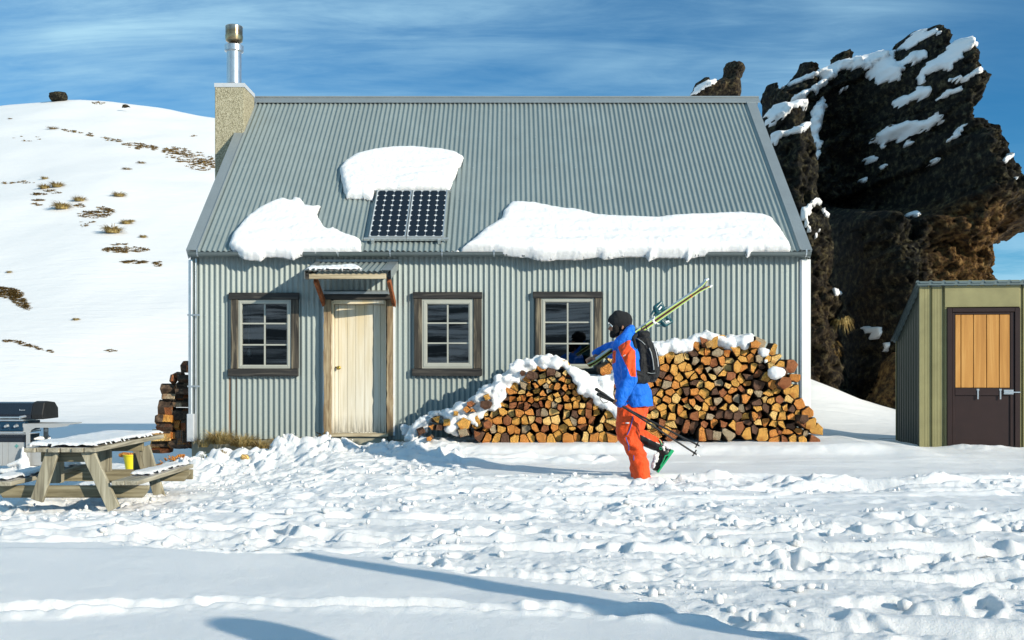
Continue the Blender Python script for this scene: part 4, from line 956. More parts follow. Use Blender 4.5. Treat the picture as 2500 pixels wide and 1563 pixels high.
# snow slabs left on the roof
def roof_snow(pts, name, label, T, seed, step=0.02, overhang=0):
    poly = []
    for a, b in pts:
        x, s = roof_hit(a, b, T * 0.35); poly.append((x, s))
    pa = np.array(poly); xs = np.arange(pa[:, 0].min() - .1, pa[:, 0].max() + .1, step); ss = np.arange(pa[:, 1].min() - .1, pa[:, 1].max() + .1, step)
    X, S = np.meshgrid(xs, ss)
    low = sst(0.5, 0.1, S)
    sd = poly_sd(X, S, poly) + (0.022 + 0.006 * low) * fbm(X / 0.12, S / 0.12, 4, seed, 0.6)
    gx, gs = np.gradient(sd, step, axis=1), np.gradient(sd, step, axis=0); nr = np.maximum(np.hypot(gx, gs), .35)
    keep = sd > -step * 1.1; out = sd < 0
    Xp = np.where(out, X - sd * gx / nr**2, X); Sp = np.where(out, S - sd * gs / nr**2, S)
    q = np.clip(sd, 0, None); rim = T * 0.75
    prof = np.sqrt(np.clip(1 - (1 - np.clip(q / rim, 0, 1)) ** 2, 0, 1))
    Hh = prof * T * (0.82 + 0.25 * fbm(X / 0.9, S / 0.9, 3, seed + 1) + 0.05 * np.sin(S * 26 + 5 * fbm(X / .7, S / .5, 3, seed + 2)) * sst(0, .3, q)) + 0.012 * prof * fbm(X / .07, S / .07, 3, seed + 3)
    Hh = Hh * (0.62 + 0.5 * sst(S.max(), S.min(), S)) + 0.014
    idx = -np.ones(X.shape, int); idx[keep] = np.arange(keep.sum()); n = int(keep.sum())
    c = keep[:-1, :-1] & keep[1:, :-1] & keep[:-1, 1:] & keep[1:, 1:]; c &= np.maximum.reduce([sd[:-1, :-1], sd[1:, :-1], sd[:-1, 1:], sd[1:, 1:]]) > 0
    f = np.stack([idx[:-1, :-1][c], idx[:-1, 1:][c], idx[1:, 1:][c], idx[1:, :-1][c]], 1)
    b0 = np.array(roofp(0, 0, 0)); RD, RN = np.array(rd), np.array(rn)
    sag = np.clip(-0.02 - Sp, 0, None)
    def pos(h):
        p = b0 + Xp[keep][:, None] * [1, 0, 0] + Sp[keep][:, None] * RD + h[:, None] * RN
        p = p + sag[keep][:, None] * np.array([0, 0.45, 0.05]); return p
    top, bot = pos(Hh[keep]), pos(np.full(n, 0.002))
    V = np.concatenate([top, bot]); FF = np.concatenate([f, f[:, ::-1] + n])
    org = V[:n].mean(0); o = mesh_np(name, V - org, FF, M['snow'], smooth=True, loc=tuple(org)); tag(o, label, 'roof snow'); return o
def z1p(p): return [(400 + a / 3.024, b / 3.024) for a, b in p]
def z2p(p): return [(440 + a / 3.024, 420 + b / 3.024) for a, b in p]
def z6p(p): return [(1100 + a / 2.688, 430 + b / 2.688) for a, b in p]
roof_snow(z1p([(1300,1240),(1330,1195),(1420,1135),(1550,1100),(1700,1080),(1850,1077),(2050,1095),(2150,1118),(2212,1155),(2195,1200),(2160,1270),(2130,1340),(2110,1400),(1560,1408),(1540,1468),(1450,1455),(1350,1455),(1325,1400),(1305,1300)]), 'roof_snow', 'rounded snow slab resting on the roof above the solar panels', .13, 401)
roof_snow(z2p([(700,205),(750,190),(820,205),(840,185),(890,190),(920,240),(985,250),(1040,240),(1005,300),(1060,400),(1095,425),(1130,410),(1200,450),(1330,500),(1335,540),(1330,590),(1100,600),(900,600),(820,635),(700,610),(620,615),(570,645),(450,630),(400,585),(362,550),(372,490),(420,420),(500,320),(600,250)]), 'roof_snow', 'sagging triangular snow slab over the gutter near the downpipe corner of the roof', .12, 411)
roof_snow(z6p([(-60,494),(60,490),(150,420),(220,350),(330,280),(350,222),(400,162),(440,158),(560,166),(700,198),(850,218),(960,253),(1100,260),(1350,268),(1500,252),(1750,240),(1900,232),(2050,245),(2110,272),(2170,345),(2225,440),(2235,482),(2100,488),(1985,492),(1960,525),(1935,495),(1840,492),(1650,508),(1590,520),(1570,560),(1545,520),(1360,520),(1310,545),(1290,515),(1150,510),(1020,530),(960,515),(850,532),(700,532),(600,540),(500,516),(350,505),(280,492)]), 'roof_snow', 'long thick snow slab along the lower roof above the two right-hand windows', .15, 421)
# small snow left on the canopy
def can_snow():
    poly = [(-2.78 + .02, cl_ + .01), (-1.98, cl_ + .0), (-2.03, cl_ - .10), (-2.10, cl_ - .33), (-2.2, cl_ - .36), (-2.3, cl_ - .22), (-2.45, cl_ - .19), (-2.74, cl_ - .16)]
    step = .015; pa = np.array(poly); xs = np.arange(pa[:, 0].min() - .05, pa[:, 0].max() + .05, step); ss = np.arange(pa[:, 1].min() - .05, pa[:, 1].max() + .05, step); X, S = np.meshgrid(xs, ss)
    sd = poly_sd(X, S, poly) + .02 * fbm(X / .08, S / .08, 3, 5); keep = sd > 0; idx = -np.ones(X.shape, int); idx[keep] = np.arange(keep.sum()); n = int(keep.sum())
    Hh = .05 * np.sqrt(np.clip(sd / .04, 0, 1)) * (1 + .5 * fbm(X / .12, S / .12, 3, 9)); c = keep[:-1, :-1] & keep[1:, :-1] & keep[:-1, 1:] & keep[1:, 1:]
    f = np.stack([idx[:-1, :-1][c], idx[1:, :-1][c], idx[1:, 1:][c], idx[:-1, 1:][c]], 1)
    b0, D1, N1 = np.array((0, ya, za)), np.array(cd_), np.array(cn); V = b0 + X[keep][:, None] * [1, 0, 0] + S[keep][:, None] * D1 + (Hh[keep] + .004)[:, None] * N1
    V2 = b0 + X[keep][:, None] * [1, 0, 0] + S[keep][:, None] * D1 + np.full((n, 1), .002) * N1
    o = mesh_np('canopy_snow', np.concatenate([V, V2]) - V.mean(0), np.concatenate([f, f[:, ::-1] + n]), M['snow'], smooth=True, loc=tuple(V.mean(0))); tag(o, 'thin strip of snow on the small canopy over the door', 'roof snow')
can_snow()

# ---------------------------------------------------------------- outhouse
M['olive'] = plain('olive_cladding', (0.27, 0.245, 0.115), 0.45, 0.05, 0.14, 4, 0.04); M['olive_dark'] = plain('dark_green_roofing', (0.12, 0.16, 0.165), 0.5, 0.1, 0.12, 6, 0.05)
M['brown'] = plain('dark_brown_paint', (0.026, 0.012, 0.010), 0.38, 0.0, 0.15, 5, 0.03)
M['ply'] = wood('varnished_plywood', (0.36, 0.155, 0.035), (0.52, 0.245, 0.06), (0.68, 0.38, 0.12), 2, 0.35, 0.5, 0.08)
M['side_green'] = plain('shade_darkened_cladding', (0.025, 0.034, 0.028), 0.5, 0.0, 0.12, 5, 0.05)  # shade of the side walls put into a darker green base colour
shx, shy = (2246 - 1250) * 13.5 / F, 13.5
shed = thing('outhouse', 'small olive-green ribbed metal outhouse with a lean-to roof and plywood door panel', 'outhouse', (shx, shy, -.05), R(-7))
SB_ = lambda: MB((0, 0, 0))
SW, SD, SHF, SHB = 1.72, 1.25, 2.28, 1.58
k_ = 1 / 179.0
lx_ = lambda px: (px - 2246) * k_ ; lz_ = lambda py: .05 + CZ + (HZ - py) * 13.5 / F
def ribbed(xs_, x0, x1, y, z0, z1, dep=.028):
    """flat pans with narrow recessed valleys at xs_"""
    pts = [(x0, 0)]
    for c, w in xs_:
        pts += [(c - w/2, 0), (c - w/2 + .006, dep), (c + w/2 - .006, dep), (c + w/2, 0)]
    pts.append((x1, 0)); out = []
    for (a, da), (b, db) in zip(pts[:-1], pts[1:]):
        n = 1
        if da == db == 0 and b - a > .05:
            m = (b - a) / 3
            for i in range(3):
                xa2, xb2 = a + m * i, a + m * (i + 1)
                out += [(xa2, 0), (xa2 + m * .42, 0), (xa2 + m * .5, .004), (xa2 + m * .58, 0)]
        else: out.append((a, da))
    out.append((x1, 0)); mb = SB_()
    v = [(x_, y + d, z) for z in (z0, z1) for x_, d in out]; n = len(out)
    mb.add(v, [(i, i + 1, i + 1 + n, i + n) for i in range(n - 1)]); return mb
dz0 = 0
ribbed([(lx_(2271.5), .04), (lx_(2300), .04)], 0, lx_(2308), 0, dz0, SHF).build('wall_panel', M['olive'], shed)
ribbed([(lx_(2481), .03), (lx_(2512), .04), (lx_(2540), .04)], lx_(2475), SW, 0, dz0, SHF).build('wall_panel', M['olive'], shed)
mb = SB_(); mb.box(lx_(2303), lx_(2475), -.012, .01, lz_(751), lz_(686)); mb.build('header_panel', M['olive'], shed, bev=.004)
mb = SB_(); mb.box(lx_(2308.2), lx_(2475), .012, .05, dz0, lz_(752)); mb.build('door_backing', M['brown'], shed)
# side and rear walls follow the roof slope
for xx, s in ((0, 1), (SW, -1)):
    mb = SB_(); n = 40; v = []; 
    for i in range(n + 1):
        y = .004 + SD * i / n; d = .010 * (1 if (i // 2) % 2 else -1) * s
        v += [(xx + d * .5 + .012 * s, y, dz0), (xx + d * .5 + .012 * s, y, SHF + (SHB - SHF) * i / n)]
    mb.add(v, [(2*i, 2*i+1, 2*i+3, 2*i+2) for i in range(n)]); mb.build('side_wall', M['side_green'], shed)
mb = SB_(); mb.box(0, SW, SD, SD + .02, dz0, SHB); mb.build('rear_wall', M['olive'], shed)
mb = SB_(); mb.box(-.006, .03, -.006, .03, dz0, SHF - .01); mb.build('corner_flashing', M['olive'], shed)
# roof: ribbed sheet sloping to the rear
mb = SB_(); pts = []; x_ = -.05
rib = .168; xr_ = -.045
while xr_ < SW + .08:
    pts += [(xr_ - .028, 0), (xr_ - .014, .024), (xr_ + .014, .024), (xr_ + .028, 0)]; xr_ += rib
sl = Vector((0, SD, SHB - SHF)).normalized(); nl = Vector((0, -sl.z, sl.y)); f0 = Vector((0, -.07, SHF + .01)) - sl * .0; Ls = SD / sl.y + .14
v = []
for h_ in (0, -.02):
    for e in (0, Ls):
        v += [f0 + sl * e + nl * (d + h_) + Vector((x_, 0, 0)) for x_, d in pts]
n = len(pts); fs = [(i, i + 1, i + 1 + n, i + n) for i in range(n - 1)] + [(i + 2*n, i + 3*n, i + 1 + 3*n, i + 1 + 2*n) for i in range(n - 1)] + [(i, i + 2*n, i + 1 + 2*n, i + 1) for i in range(n - 1)]
mb.add(v, fs); mb.build('roof', M['olive_dark'], shed)
mb = SB_(); mb.box(-.05, SW + .05, -.065, -.05, SHF - .035, SHF + .02); mb.build('roof_fascia', M['olive_dark'], shed)
# door: frame, boards, lower sheet, bolts
mb = SB_(); 
mb.box(lx_(2308), lx_(2319), -.035, .02, dz0, lz_(753)); mb.box(lx_(2463), lx_(2475), -.035, .02, dz0, lz_(753)); mb.box(lx_(2319.3), lx_(2462.7), -.035, .02, lz_(763), lz_(753)); mb.build('door_frame', M['brown'], shed, bev=.004)
sd_ = thing('door', None, None); sd_.parent = shed; sd_['label'] = 'dark brown door with a varnished plywood upper panel'
mb = SB_(); mb.box(lx_(2320), lx_(2326), -.02, .012, dz0 + .02, lz_(764)); mb.box(lx_(2453), lx_(2462), -.02, .012, dz0 + .02, lz_(764)); mb.box(lx_(2326.2), lx_(2452.8), -.02, .012, lz_(769), lz_(764)); mb.box(lx_(2326.2), lx_(2452.8), -.024, .012, lz_(965), lz_(947)); mb.box(lx_(2326.2), lx_(2452.8), -.006, .012, dz0 + .02, lz_(965.3)); mb.build('door_leaf', M['brown'], sd_, bev=.003)
es = [2326.5, 2340, 2369, 2399, 2428, 2453]
for a, b in zip(es[:-1], es[1:]):
    mb = SB_(); mb.box(lx_(a) + .004, lx_(b) - .004, -.014, .011, lz_(946.5), lz_(769.5)); mb.build('door_board', M['ply'], sd_, bev=.004)
for px in (2378.5, 2430):
    mb = SB_(); mb.box(lx_(px) - .009, lx_(px) + .009, -.032, -.0245, lz_(974), lz_(949)); mb.box(lx_(px) - .016, lx_(px) + .016, -.030, -.0245, lz_(953), lz_(949)); mb.build('hook', M['bright'], sd_)
mb = SB_(); mb.box(lx_(2437), lx_(2459), -.040, -.0245, lz_(962), lz_(951)); mb.tube([(lx_(2437), -.045, lz_(957)), (lx_(2474), -.045, lz_(957))], .009, 8); mb.build('bolt', M['bright'], sd_)
# ---------------------------------------------------------------- firewood
def log_mats(name, pal):
    out = []
    for nm, c in pal:
        t = NT(name + '_' + nm); geo = t.node('ShaderNodeNewGeometry')
        n = t.noise(22, 6, 0.65, dist=0.6); n2 = t.noise(5, 3)
        w = t.node('ShaderNodeTexWave', wave_type='RINGS', rings_direction='Y'); w.inputs['Scale'].default_value = 16; w.inputs['Distortion'].default_value = 3.5; w.inputs['Detail'].default_value = 3; w.inputs['Detail Scale'].default_value = 2.5; t.l.new(t.vec, w.inputs['Vector'])
        f = t.math('ADD', t.math('MULTIPLY', n, 0.65), t.math('MULTIPLY', w.outputs['Fac'], 0.35))
        c2 = t.ramp(f, [(0.34, tuple(q * 0.30 for q in c)), (0.49, c), (0.64, tuple(min(1, q * 1.40 + 0.03) for q in c))])
        st = t.rng(n2, 0.56, 0.64, 0, 0.7); c2 = t.mix(st, c2, tuple(q * s for q, s in zip(c, (0.55, 0.36, 0.28))))
        t.bump(n, 0.7, 0.012); out.append((nm, t.set(c2, 0.75, 0, 0.25)))
    return dict(out)
END = log_mats('log_end', (('golden', (0.58, 0.29, 0.055)), ('pale', (0.66, 0.42, 0.14)), ('orange', (0.52, 0.20, 0.035)), ('red-brown', (0.26, 0.085, 0.024)), ('greyish', (0.33, 0.25, 0.155)), ('dark brown', (0.10, 0.045, 0.022))))
M['bark'] = wood('bark', (0.018, 0.012, 0.009), (0.07, 0.045, 0.03), (0.20, 0.13, 0.08), 1, 0.8, 0.9, 0.9)
def clip_poly(poly, a, b, c):
    """keep a*x+b*z <= c"""
    out = []; n = len(poly)
    for i in range(n):
        p, q = poly[i], poly[(i + 1) % n]; dp, dq = a*p[0] + b*p[1] - c, a*q[0] + b*q[1] - c
        if dp <= 0: out.append(p)
        if (dp < 0 < dq) or (dq < 0 < dp): t = dp / (dp - dq); out.append((p[0] + (q[0]-p[0])*t, p[1] + (q[1]-p[1])*t))
    return out
def inside(p, poly): return poly_sd(np.array([p[0]]), np.array([p[1]]), poly)[0] > 0
ORD = 'lowest second third fourth fifth sixth seventh eighth ninth tenth eleventh twelfth thirteenth fourteenth fifteenth sixteenth seventeenth eighteenth nineteenth twentieth twenty-first twenty-second twenty-third twenty-fourth twenty-fifth twenty-sixth twenty-seventh twenty-eighth twenty-ninth thirtieth thirty-first thirty-second'.split()
ORD1 = ['first'] + ORD[1:]
def log_mesh(poly, y0, L, mats, rnd, tilt):
    """split log: irregular end face at y0, swept back by L; its own origin at the centre of the end face"""
    cx = sum(p[0] for p in poly) / len(poly); cz = sum(p[1] for p in poly) / len(poly)
    rim = []
    for i, p in enumerate(poly):
        q = poly[(i + 1) % len(poly)]; rim.append(p)
        L2 = math.hypot(q[0]-p[0], q[1]-p[1])
        if L2 > .05: k = rnd.uniform(.35, .65); o_ = rnd.uniform(-.006, .006); rim.append((p[0] + (q[0]-p[0])*k - (q[1]-p[1])/L2*o_, p[1] + (q[1]-p[1])*k + (q[0]-p[0])/L2*o_))
    n = len(rim); v = []
    sl = (rnd.uniform(-.16, .16), rnd.uniform(-.16, .16))
    for (s_, yy) in ((.94, 0), (1, .012), (rnd.uniform(.93, 1.03), L)):
        for x, z in rim:
            dx, dz = (x - cx) * s_, (z - cz) * s_
            off = sl[0] * dx + sl[1] * dz + rnd.uniform(-.003, .003) if yy < .1 else 0
            v.append((dx + tilt[0] * yy, yy + off, dz + tilt[1] * yy))
    v.append((0, rnd.uniform(-.004, .006), 0)); c = len(v) - 1
    f = [(i, (i + 1) % n, c) for i in range(n)][::1] + [(i, i + n, (i + 1) % n + n, (i + 1) % n) for i in range(n)] + [(i + n, i + 2*n, (i + 1) % n + 2*n, (i + 1) % n + n) for i in range(n)]
    f += [tuple(range(2*n, 3*n))[::-1]]
    mi = [0] * n + [0] * n + [1] * n + [1]
    me = bpy.data.meshes.new('firewood_log'); me.from_pydata(v, [], f)
    for m in mats: me.materials.append(m)
    me.polygons.foreach_set('material_index', mi)
    bm = bmesh.new(); bm.from_mesh(me); bmesh.ops.recalc_face_normals(bm, faces=bm.faces); bm.to_mesh(me); bm.free()
    return me, (cx, y0, cz)
def make_pile(region, y0, dx, dz, seed, where, anchor, group, sizef=None, limit=None, from_right=True):
    rnd = random.Random(seed); pa = np.array(region); x0, z0 = pa.min(0); x1, z1 = pa.max(0)
    seeds = []; r = 0; z = z0 + dz * .45
    while z < z1:
        k = sizef(z) if sizef else 1.0
        x = x0 + dx * k * (0.5 if r % 2 else 0.0) + rnd.uniform(0, .03)
        while x < x1:
            p = (x + rnd.uniform(-.36, .36) * dx * k, z + rnd.uniform(-.33, .33) * dz * k)
            if inside(p, region): seeds.append((p, r))
            x += dx * k
        z += dz * k; r += 1
    pts = np.array([s[0] for s in seeds]); rows = {}; made = []
    for i, (p, r) in enumerate(seeds):
        R_ = dx * 1.1; poly = [(p[0] + R_ * math.cos(t * math.pi / 4 + .39), p[1] + R_ * math.sin(t * math.pi / 4 + .39)) for t in range(8)]
        d = np.hypot(*(pts - pts[i]).T); 
        for j in np.argsort(d)[1:14]:
            q = pts[j]; m = ((p[0] + q[0]) / 2, (p[1] + q[1]) / 2); a, b = q[0] - p[0], q[1] - p[1]; L = math.hypot(a, b)
            poly = clip_poly(poly, a / L, b / L, (a * m[0] + b * m[1]) / L - .006)
        # split faces: shave off corners so wedges and gaps appear
        u = rnd.random(); cx = sum(q[0] for q in poly) / len(poly); cz = sum(q[1] for q in poly) / len(poly)
        rad = min(math.hypot(q[0] - cx, q[1] - cz) for q in poly)
        for _ in range(0 if u < .12 else 1 if u < .72 else 2):
            t = rnd.uniform(0, 2 * math.pi); a, b = math.cos(t), math.sin(t); poly = clip_poly(poly, a, b, a * cx + b * cz + rad * rnd.uniform(.38, .88))
        if len(poly) < 3: continue
        cl2 = []
        for q in poly:
            if not cl2 or math.hypot(q[0] - cl2[-1][0], q[1] - cl2[-1][1]) > .016: cl2.append(q)
        if len(cl2) > 3 and math.hypot(cl2[0][0] - cl2[-1][0], cl2[0][1] - cl2[-1][1]) < .016: cl2.pop()
        if len(cl2) < 3: continue
        poly = [(q[0] + rnd.uniform(-.004, .004), q[1] + rnd.uniform(-.004, .004)) for q in cl2]
        ck = rnd.choices(['golden', 'pale', 'orange', 'red-brown', 'greyish', 'dark brown'], [34, 12, 23, 14, 6, 11])[0]
        shp = {3: 'wedge-shaped', 4: 'square-split', 5: 'five-sided', 6: 'rounded', 7: 'round'}.get(len(poly), 'round')
        me, loc = log_mesh(poly, y0 + rnd.uniform(-.07, .045), rnd.uniform(.36, .42), [END[ck], M['bark']], rnd, (rnd.uniform(-.06, .06), rnd.uniform(-.04, .06)))
        made.append((r, loc, me, ck, shp))
    maxr = max(m[0] for m in made)
    for r in sorted(set(m[0] for m in made)):
        row = sorted([m for m in made if m[0] == r], key=lambda m: -m[1][0] if from_right else m[1][0])
        for k, (_, loc, me, ck, shp) in enumerate(row):
            o = bpy.data.objects.new('firewood_log', me); C.objects.link(o); o.location = loc
            rowname = ORD[r] + ' row' if r else 'lowest row'
            tag(o, f'{ck} {shp} log, {where}, {rowname}, {ORD1[min(k, 31)]} from {anchor}', 'firewood log', group)
    return made
def z3r(p): return [(1550 + a / 4.724, 780 + b / 4.724) for a, b in p]
def z3l(p): return [(1000 + a / 4.724, 780 + b / 4.724) for a, b in p]
YP = 13.25
reg_r = px_poly(z3r([(-300,1290),(-330,900),(-320,560),(-200,440),(0,440),(240,430),(350,400),(450,360),(560,390),(640,340),(720,270),(800,250),(860,220),(920,260),(1040,290),(1100,360),(1160,340),(1300,340),(1310,240),(1450,240),(1460,330),(1560,340),(1640,400),(1670,500),(1800,560),(1810,640),(1840,790),(1890,860),(1870,930),(1900,960),(1910,1060),(2010,1110),(2030,1230),(2070,1260),(2130,1430),(1690,1430),(1560,1360),(1400,1300),(1250,1270),(1000,1310),(440,1320)]), YP)
pr = make_pile(reg_r, YP, .118, .106, 11, 'tall stack', 'the corner board', 'split logs in the tall firewood stack')
reg_l = px_poly(z3l([(815,1390),(790,1200),(880,1050),(1040,1000),(1040,900),(1160,850),(1210,740),(1360,700),(1350,620),(1440,540),(1560,560),(1680,590),(1740,520),(1860,600),(1960,640),(2060,770),(1990,800),(1950,850),(2080,930),(2200,980),(2280,1060),(2370,1150),(2370,1390)]), YP - .1)
pl_ = make_pile(reg_l, YP - .1, .116, .104, 23, 'lower stack', 'the snowy tail', 'split logs in the lower firewood stack', sizef=lambda z: 1.0 if z < .55 else .78, from_right=False)
# logs poking from the snow at the tapering end
rnd = random.Random(5)
for (a, b, sz, sh, ck, lab) in ((315, 1150, .10, 3, 'golden', 'small golden wedge log poking from snow at the far tapering end'), (425, 1190, .10, 4, 'golden', 'golden stubby log beside the small wedge log in snow'), (340, 1250, .09, 4, 'dark brown', 'dark split log lying under the small golden wedge log'), (250, 1240, .08, 3, 'orange', 'thin orange splinter of log half buried below the wall'),
    (625, 1210, .155, 5, 'golden', 'large golden log block sitting in snow apart from the stack'), (620, 1305, .135, 4, 'greyish', 'flat grey log lying under the large golden log block'), (530, 1085, .075, 4, 'golden', 'small golden log end just above the large block'), (655, 1040, .085, 4, 'orange', 'orange split log in the snow slope under the wall'), (695, 975, .085, 5, 'red-brown', 'red-brown log end higher up the snowy slope'), (720, 1050, .06, 3, 'orange', 'tiny orange wedge beside the dark gap in snow'),
    (895, 900, .09, 4, 'golden', 'golden log with a bark rim standing out of the snow slope'), (880, 985, .13, 6, 'dark brown', 'big dark round log in the snow slope'), (1300, 620, .07, 5, 'dark brown', 'dark round log hole showing through snow near the stack top'), (1400, 650, .12, 6, 'dark brown', 'big dark round log at the shoulder of the lower stack'),
    (775, 1320, .10, 3, 'red-brown', 'red-brown wedge at the foot of the lower stack'), (130, 1285, .12, 4, 'dark brown', 'dark knotted log lying lowest on the snowy tail of the stack'), (905, 1215, .11, 5, 'red-brown', 'knotty dark branch log jutting at the foot of the stack'), (225, 1380, .07, 5, 'orange', 'small reddish log end lying alone on smooth snow')):
    px, py = z3l([(a, b)])[0]; y_ = YP - .22 if b < 1350 else YP - .5; q = P(px, py, y_); n = sh; poly = [(q.x + sz * .62 * math.cos(t * 2 * math.pi / n + a) * rnd.uniform(.85, 1.1), q.z + sz * .56 * math.sin(t * 2 * math.pi / n + a) * rnd.uniform(.85, 1.1)) for t in range(n)]
    me, loc = log_mesh(poly, y_, .34, [END[ck], M['bark']], rnd, (rnd.uniform(-.3, .3), rnd.uniform(-.1, .05)))
    o = bpy.data.objects.new('firewood_log', me); C.objects.link(o); o.location = loc; tag(o, lab, 'firewood log', 'loose logs in the snow of the stack tail')
for (a, b, sz, ck, lab) in ((1385, 285, .13, 'orange', 'splintered orange log balanced on top of the tall stack'), (1690, 600, .17, 'dark brown', 'broad dark bark-edged log jutting from the upper shoulder of the tall stack'), (1740, 730, .17, 'red-brown', 'large smooth red-brown log slab leaning at the shoulder of the tall stack'), (865, 285, .11, 'pale', 'pale cream log end at the very top of the tall stack'), (1960, 1150, .12, 'dark brown', 'dark bark log beside the foot of the white corner')):
    px, py = z3r([(a, b)])[0]; y_ = YP - .12; q = P(px, py, y_); n = 5; poly = [(q.x + sz * .6 * math.cos(t * 2 * math.pi / n + a) * rnd.uniform(.8, 1.15), q.z + sz * .5 * math.sin(t * 2 * math.pi / n + a) * rnd.uniform(.8, 1.15)) for t in range(n)]
    me, loc = log_mesh(poly, y_, .3, [END[ck], M['bark']], rnd, (rnd.uniform(-.3, .3), 0)); o = bpy.data.objects.new('firewood_log', me); C.objects.link(o); o.location = loc; tag(o, lab, 'firewood log', 'split logs in the tall firewood stack')
# only the 300 largest-showing logs stay single, the rest become one heap of stuff
# second row of logs behind, seen only through the gaps
mb = MB((2, 13.7, .3)); rnd = random.Random(8)
for reg in (reg_r, reg_l):
    pa = np.array(reg); z = pa[:, 1].min()
    while z < pa[:, 1].max() - .16:
        x = pa[:, 0].min()
        while x < pa[:, 0].max():
            if inside((x, z), reg) and inside((x, z + .1), reg): mb.tube([(x, 13.69, z), (x, 14.04, z)], .06, 6)
            x += .125
        z += .12
o = mb.build('firewood_rear_row', M['bark'], None); tag(o, 'dark rear row of firewood glimpsed through the gaps of both stacks', 'firewood', kind='stuff')

# snow lying on the stacks
def snow_mass(poly_px, name, label, ys, r0, r1, seed, vox=.022, step=.06, dy=None, extra=()):
    rnd = random.Random(seed); caps = []
    for y in ys:
        poly = px_poly(poly_px, y); pa = np.array(poly); x = pa[:, 0].min()
        while x < pa[:, 0].max():
            z = pa[:, 1].min()
            while z < pa[:, 1].max():
                p = (x + rnd.uniform(-.03, .03), z + rnd.uniform(-.02, .02))
                if inside(p, poly):
                    r = rnd.uniform(r0, r1); a = Vector((p[0], y + rnd.uniform(-.05, .05), p[1])); caps.append((a, r, a + Vector((rnd.uniform(-.05, .05), rnd.uniform(-.03, .03), rnd.uniform(-.02, .02))), r * .8))
                z += step
            x += step
    for px, py, y, r in extra: a = P(px, py, y); caps.append((a, r, a + Vector((r * .6, 0, 0)), r * .8))
    v, n, f = fused([c + () for c in caps], vox, 3)
    v = v + n * (.020 * n3(v, 9, seed) + .011 * n3(v, 24, seed + 1) + .005 * n3(v, 60, seed + 2))[:, None]
    c = v.mean(0); o = mesh_np(name, v - c, f, M['snow'], smooth=True, loc=tuple(c)); tag(o, label, 'snow'); return o
def cap_(v): return v
snow_mass(z3r([(-120,480),(-60,360),(60,320),(150,310),(250,300),(340,285),(430,265),(520,275),(640,255),(740,195),(820,180),(900,205),(1000,245),(1100,225),(1250,215),(1340,200),(1350,230),(1300,300),(1160,320),(1070,340),(1040,280),(940,240),(860,215),(800,240),(720,250),(640,320),(560,370),(450,340),(350,385),(280,400)]), 'stack_snow', 'lumpy snow lying along the top of the tall firewood stack', (13.27, 13.5, 13.75, 13.98), .05, .075, 1, step=.045, extra=[(1550 + 1480/4.724, 780 + 385/4.724, 13.25, .07), (1550 + 1505/4.724, 780 + 480/4.724, 13.18, .035), (1550 + 1615/4.724, 780 + 620/4.724, 13.12, .10), (1550+1625/4.724, 780+585/4.724, 13.12, .06)])
LS = z3l([(0,1240),(100,1185),(280,1095),(450,1045),(600,975),(780,905),(850,800),(950,770),(1000,680),(1150,620),(1280,500),(1400,490),(1500,440),(1640,440),(1800,510),(1940,590),(2050,660),(2150,670),(2250,660),(2362,580),(2400,700),(2330,860),(2362,1130),(2280,1060),(2080,920),(1980,850),(1900,760),(2000,760),(1990,660),(1850,590),(1740,540),(1620,580),(1440,550),(1340,620),(1290,720),(1180,740),(1150,850),(1030,900),(1040,980),(960,1060),(880,1050),(800,1180),(800,1290),(720,1190),(560,1180),(560,1330),(450,1300),(450,1200),(330,1110),(230,1180),(200,1280),(80,1330),(20,1380),(-40,1370),(-60,1270)])
snow_mass(LS, 'stack_snow', 'deep lumpy snow draped over the lower firewood stack and its tapering tail', (13.14, 13.35, 13.6, 13.88), .036, .066, 2, vox=.024, step=.065, extra=[(1408 + 11 * i, 926 + 9.5 * i, 13.10 - (.02 if i % 2 else 0), .055 + .015 * (i % 3 == 0)) for i in range(10)] + [(1400 + 11 * i, 905 + 9.5 * i, 13.14, .07) for i in range(10)])

# stack beside the hut's downpipe corner: logs lying across
side = [(594,690,142,270,'b'),(500,600,280,350,'b'),(445,500,305,420,'b'),(550,690,320,405,'d'),(310,520,450,562,'b'),(525,690,415,500,'g'),(518,690,490,575,'d'),(330,515,570,655,'g'),(530,690,575,665,'b'),(275,480,680,850,'b'),(475,690,665,745,'g'),(480,690,785,935,'b'),(235,480,860,980,'y'),(460,580,945,1080,'o'),(258,480,985,1070,'d'),(175,440,1075,1205,'p'),(445,600,1080,1190,'o'),(180,430,1205,1310,'p'),(425,640,1195,1300,'o'),(185,440,1300,1370,'r'),(590,690,930,1080,'b'),(600,690,1080,1290,'b')]
cmap = {'b': 'red-brown', 'd': 'dark brown', 'g': 'greyish', 'y': 'golden', 'o': 'orange', 'p': 'pale', 'r': 'red-brown'}; rnd = random.Random(3)
names = ['topmost against the downpipe', 'below the topmost one', 'small stub at the open side', 'under the snow-dusted top', 'long one jutting furthest at the upper half', 'curved end against the pipe', 'knotted one against the pipe', 'short pale one under the long jutting one', 'flat one against the pipe', 'thick dark one at the open side', 'pale-edged one against the pipe', 'square one at mid height by the pipe', 'sunlit yellow-ended one at the open side', 'upright slab beside the shaded gap', 'small notched one under the yellow-ended one', 'large sunlit pale one near the bottom', 'round-backed one beside the wire mesh', 'bottom pale one at the open side', 'bottom one beside the wire mesh', 'reddish base log on the snow', 'shaded one behind the slab', 'shaded one at the foot of the pipe']
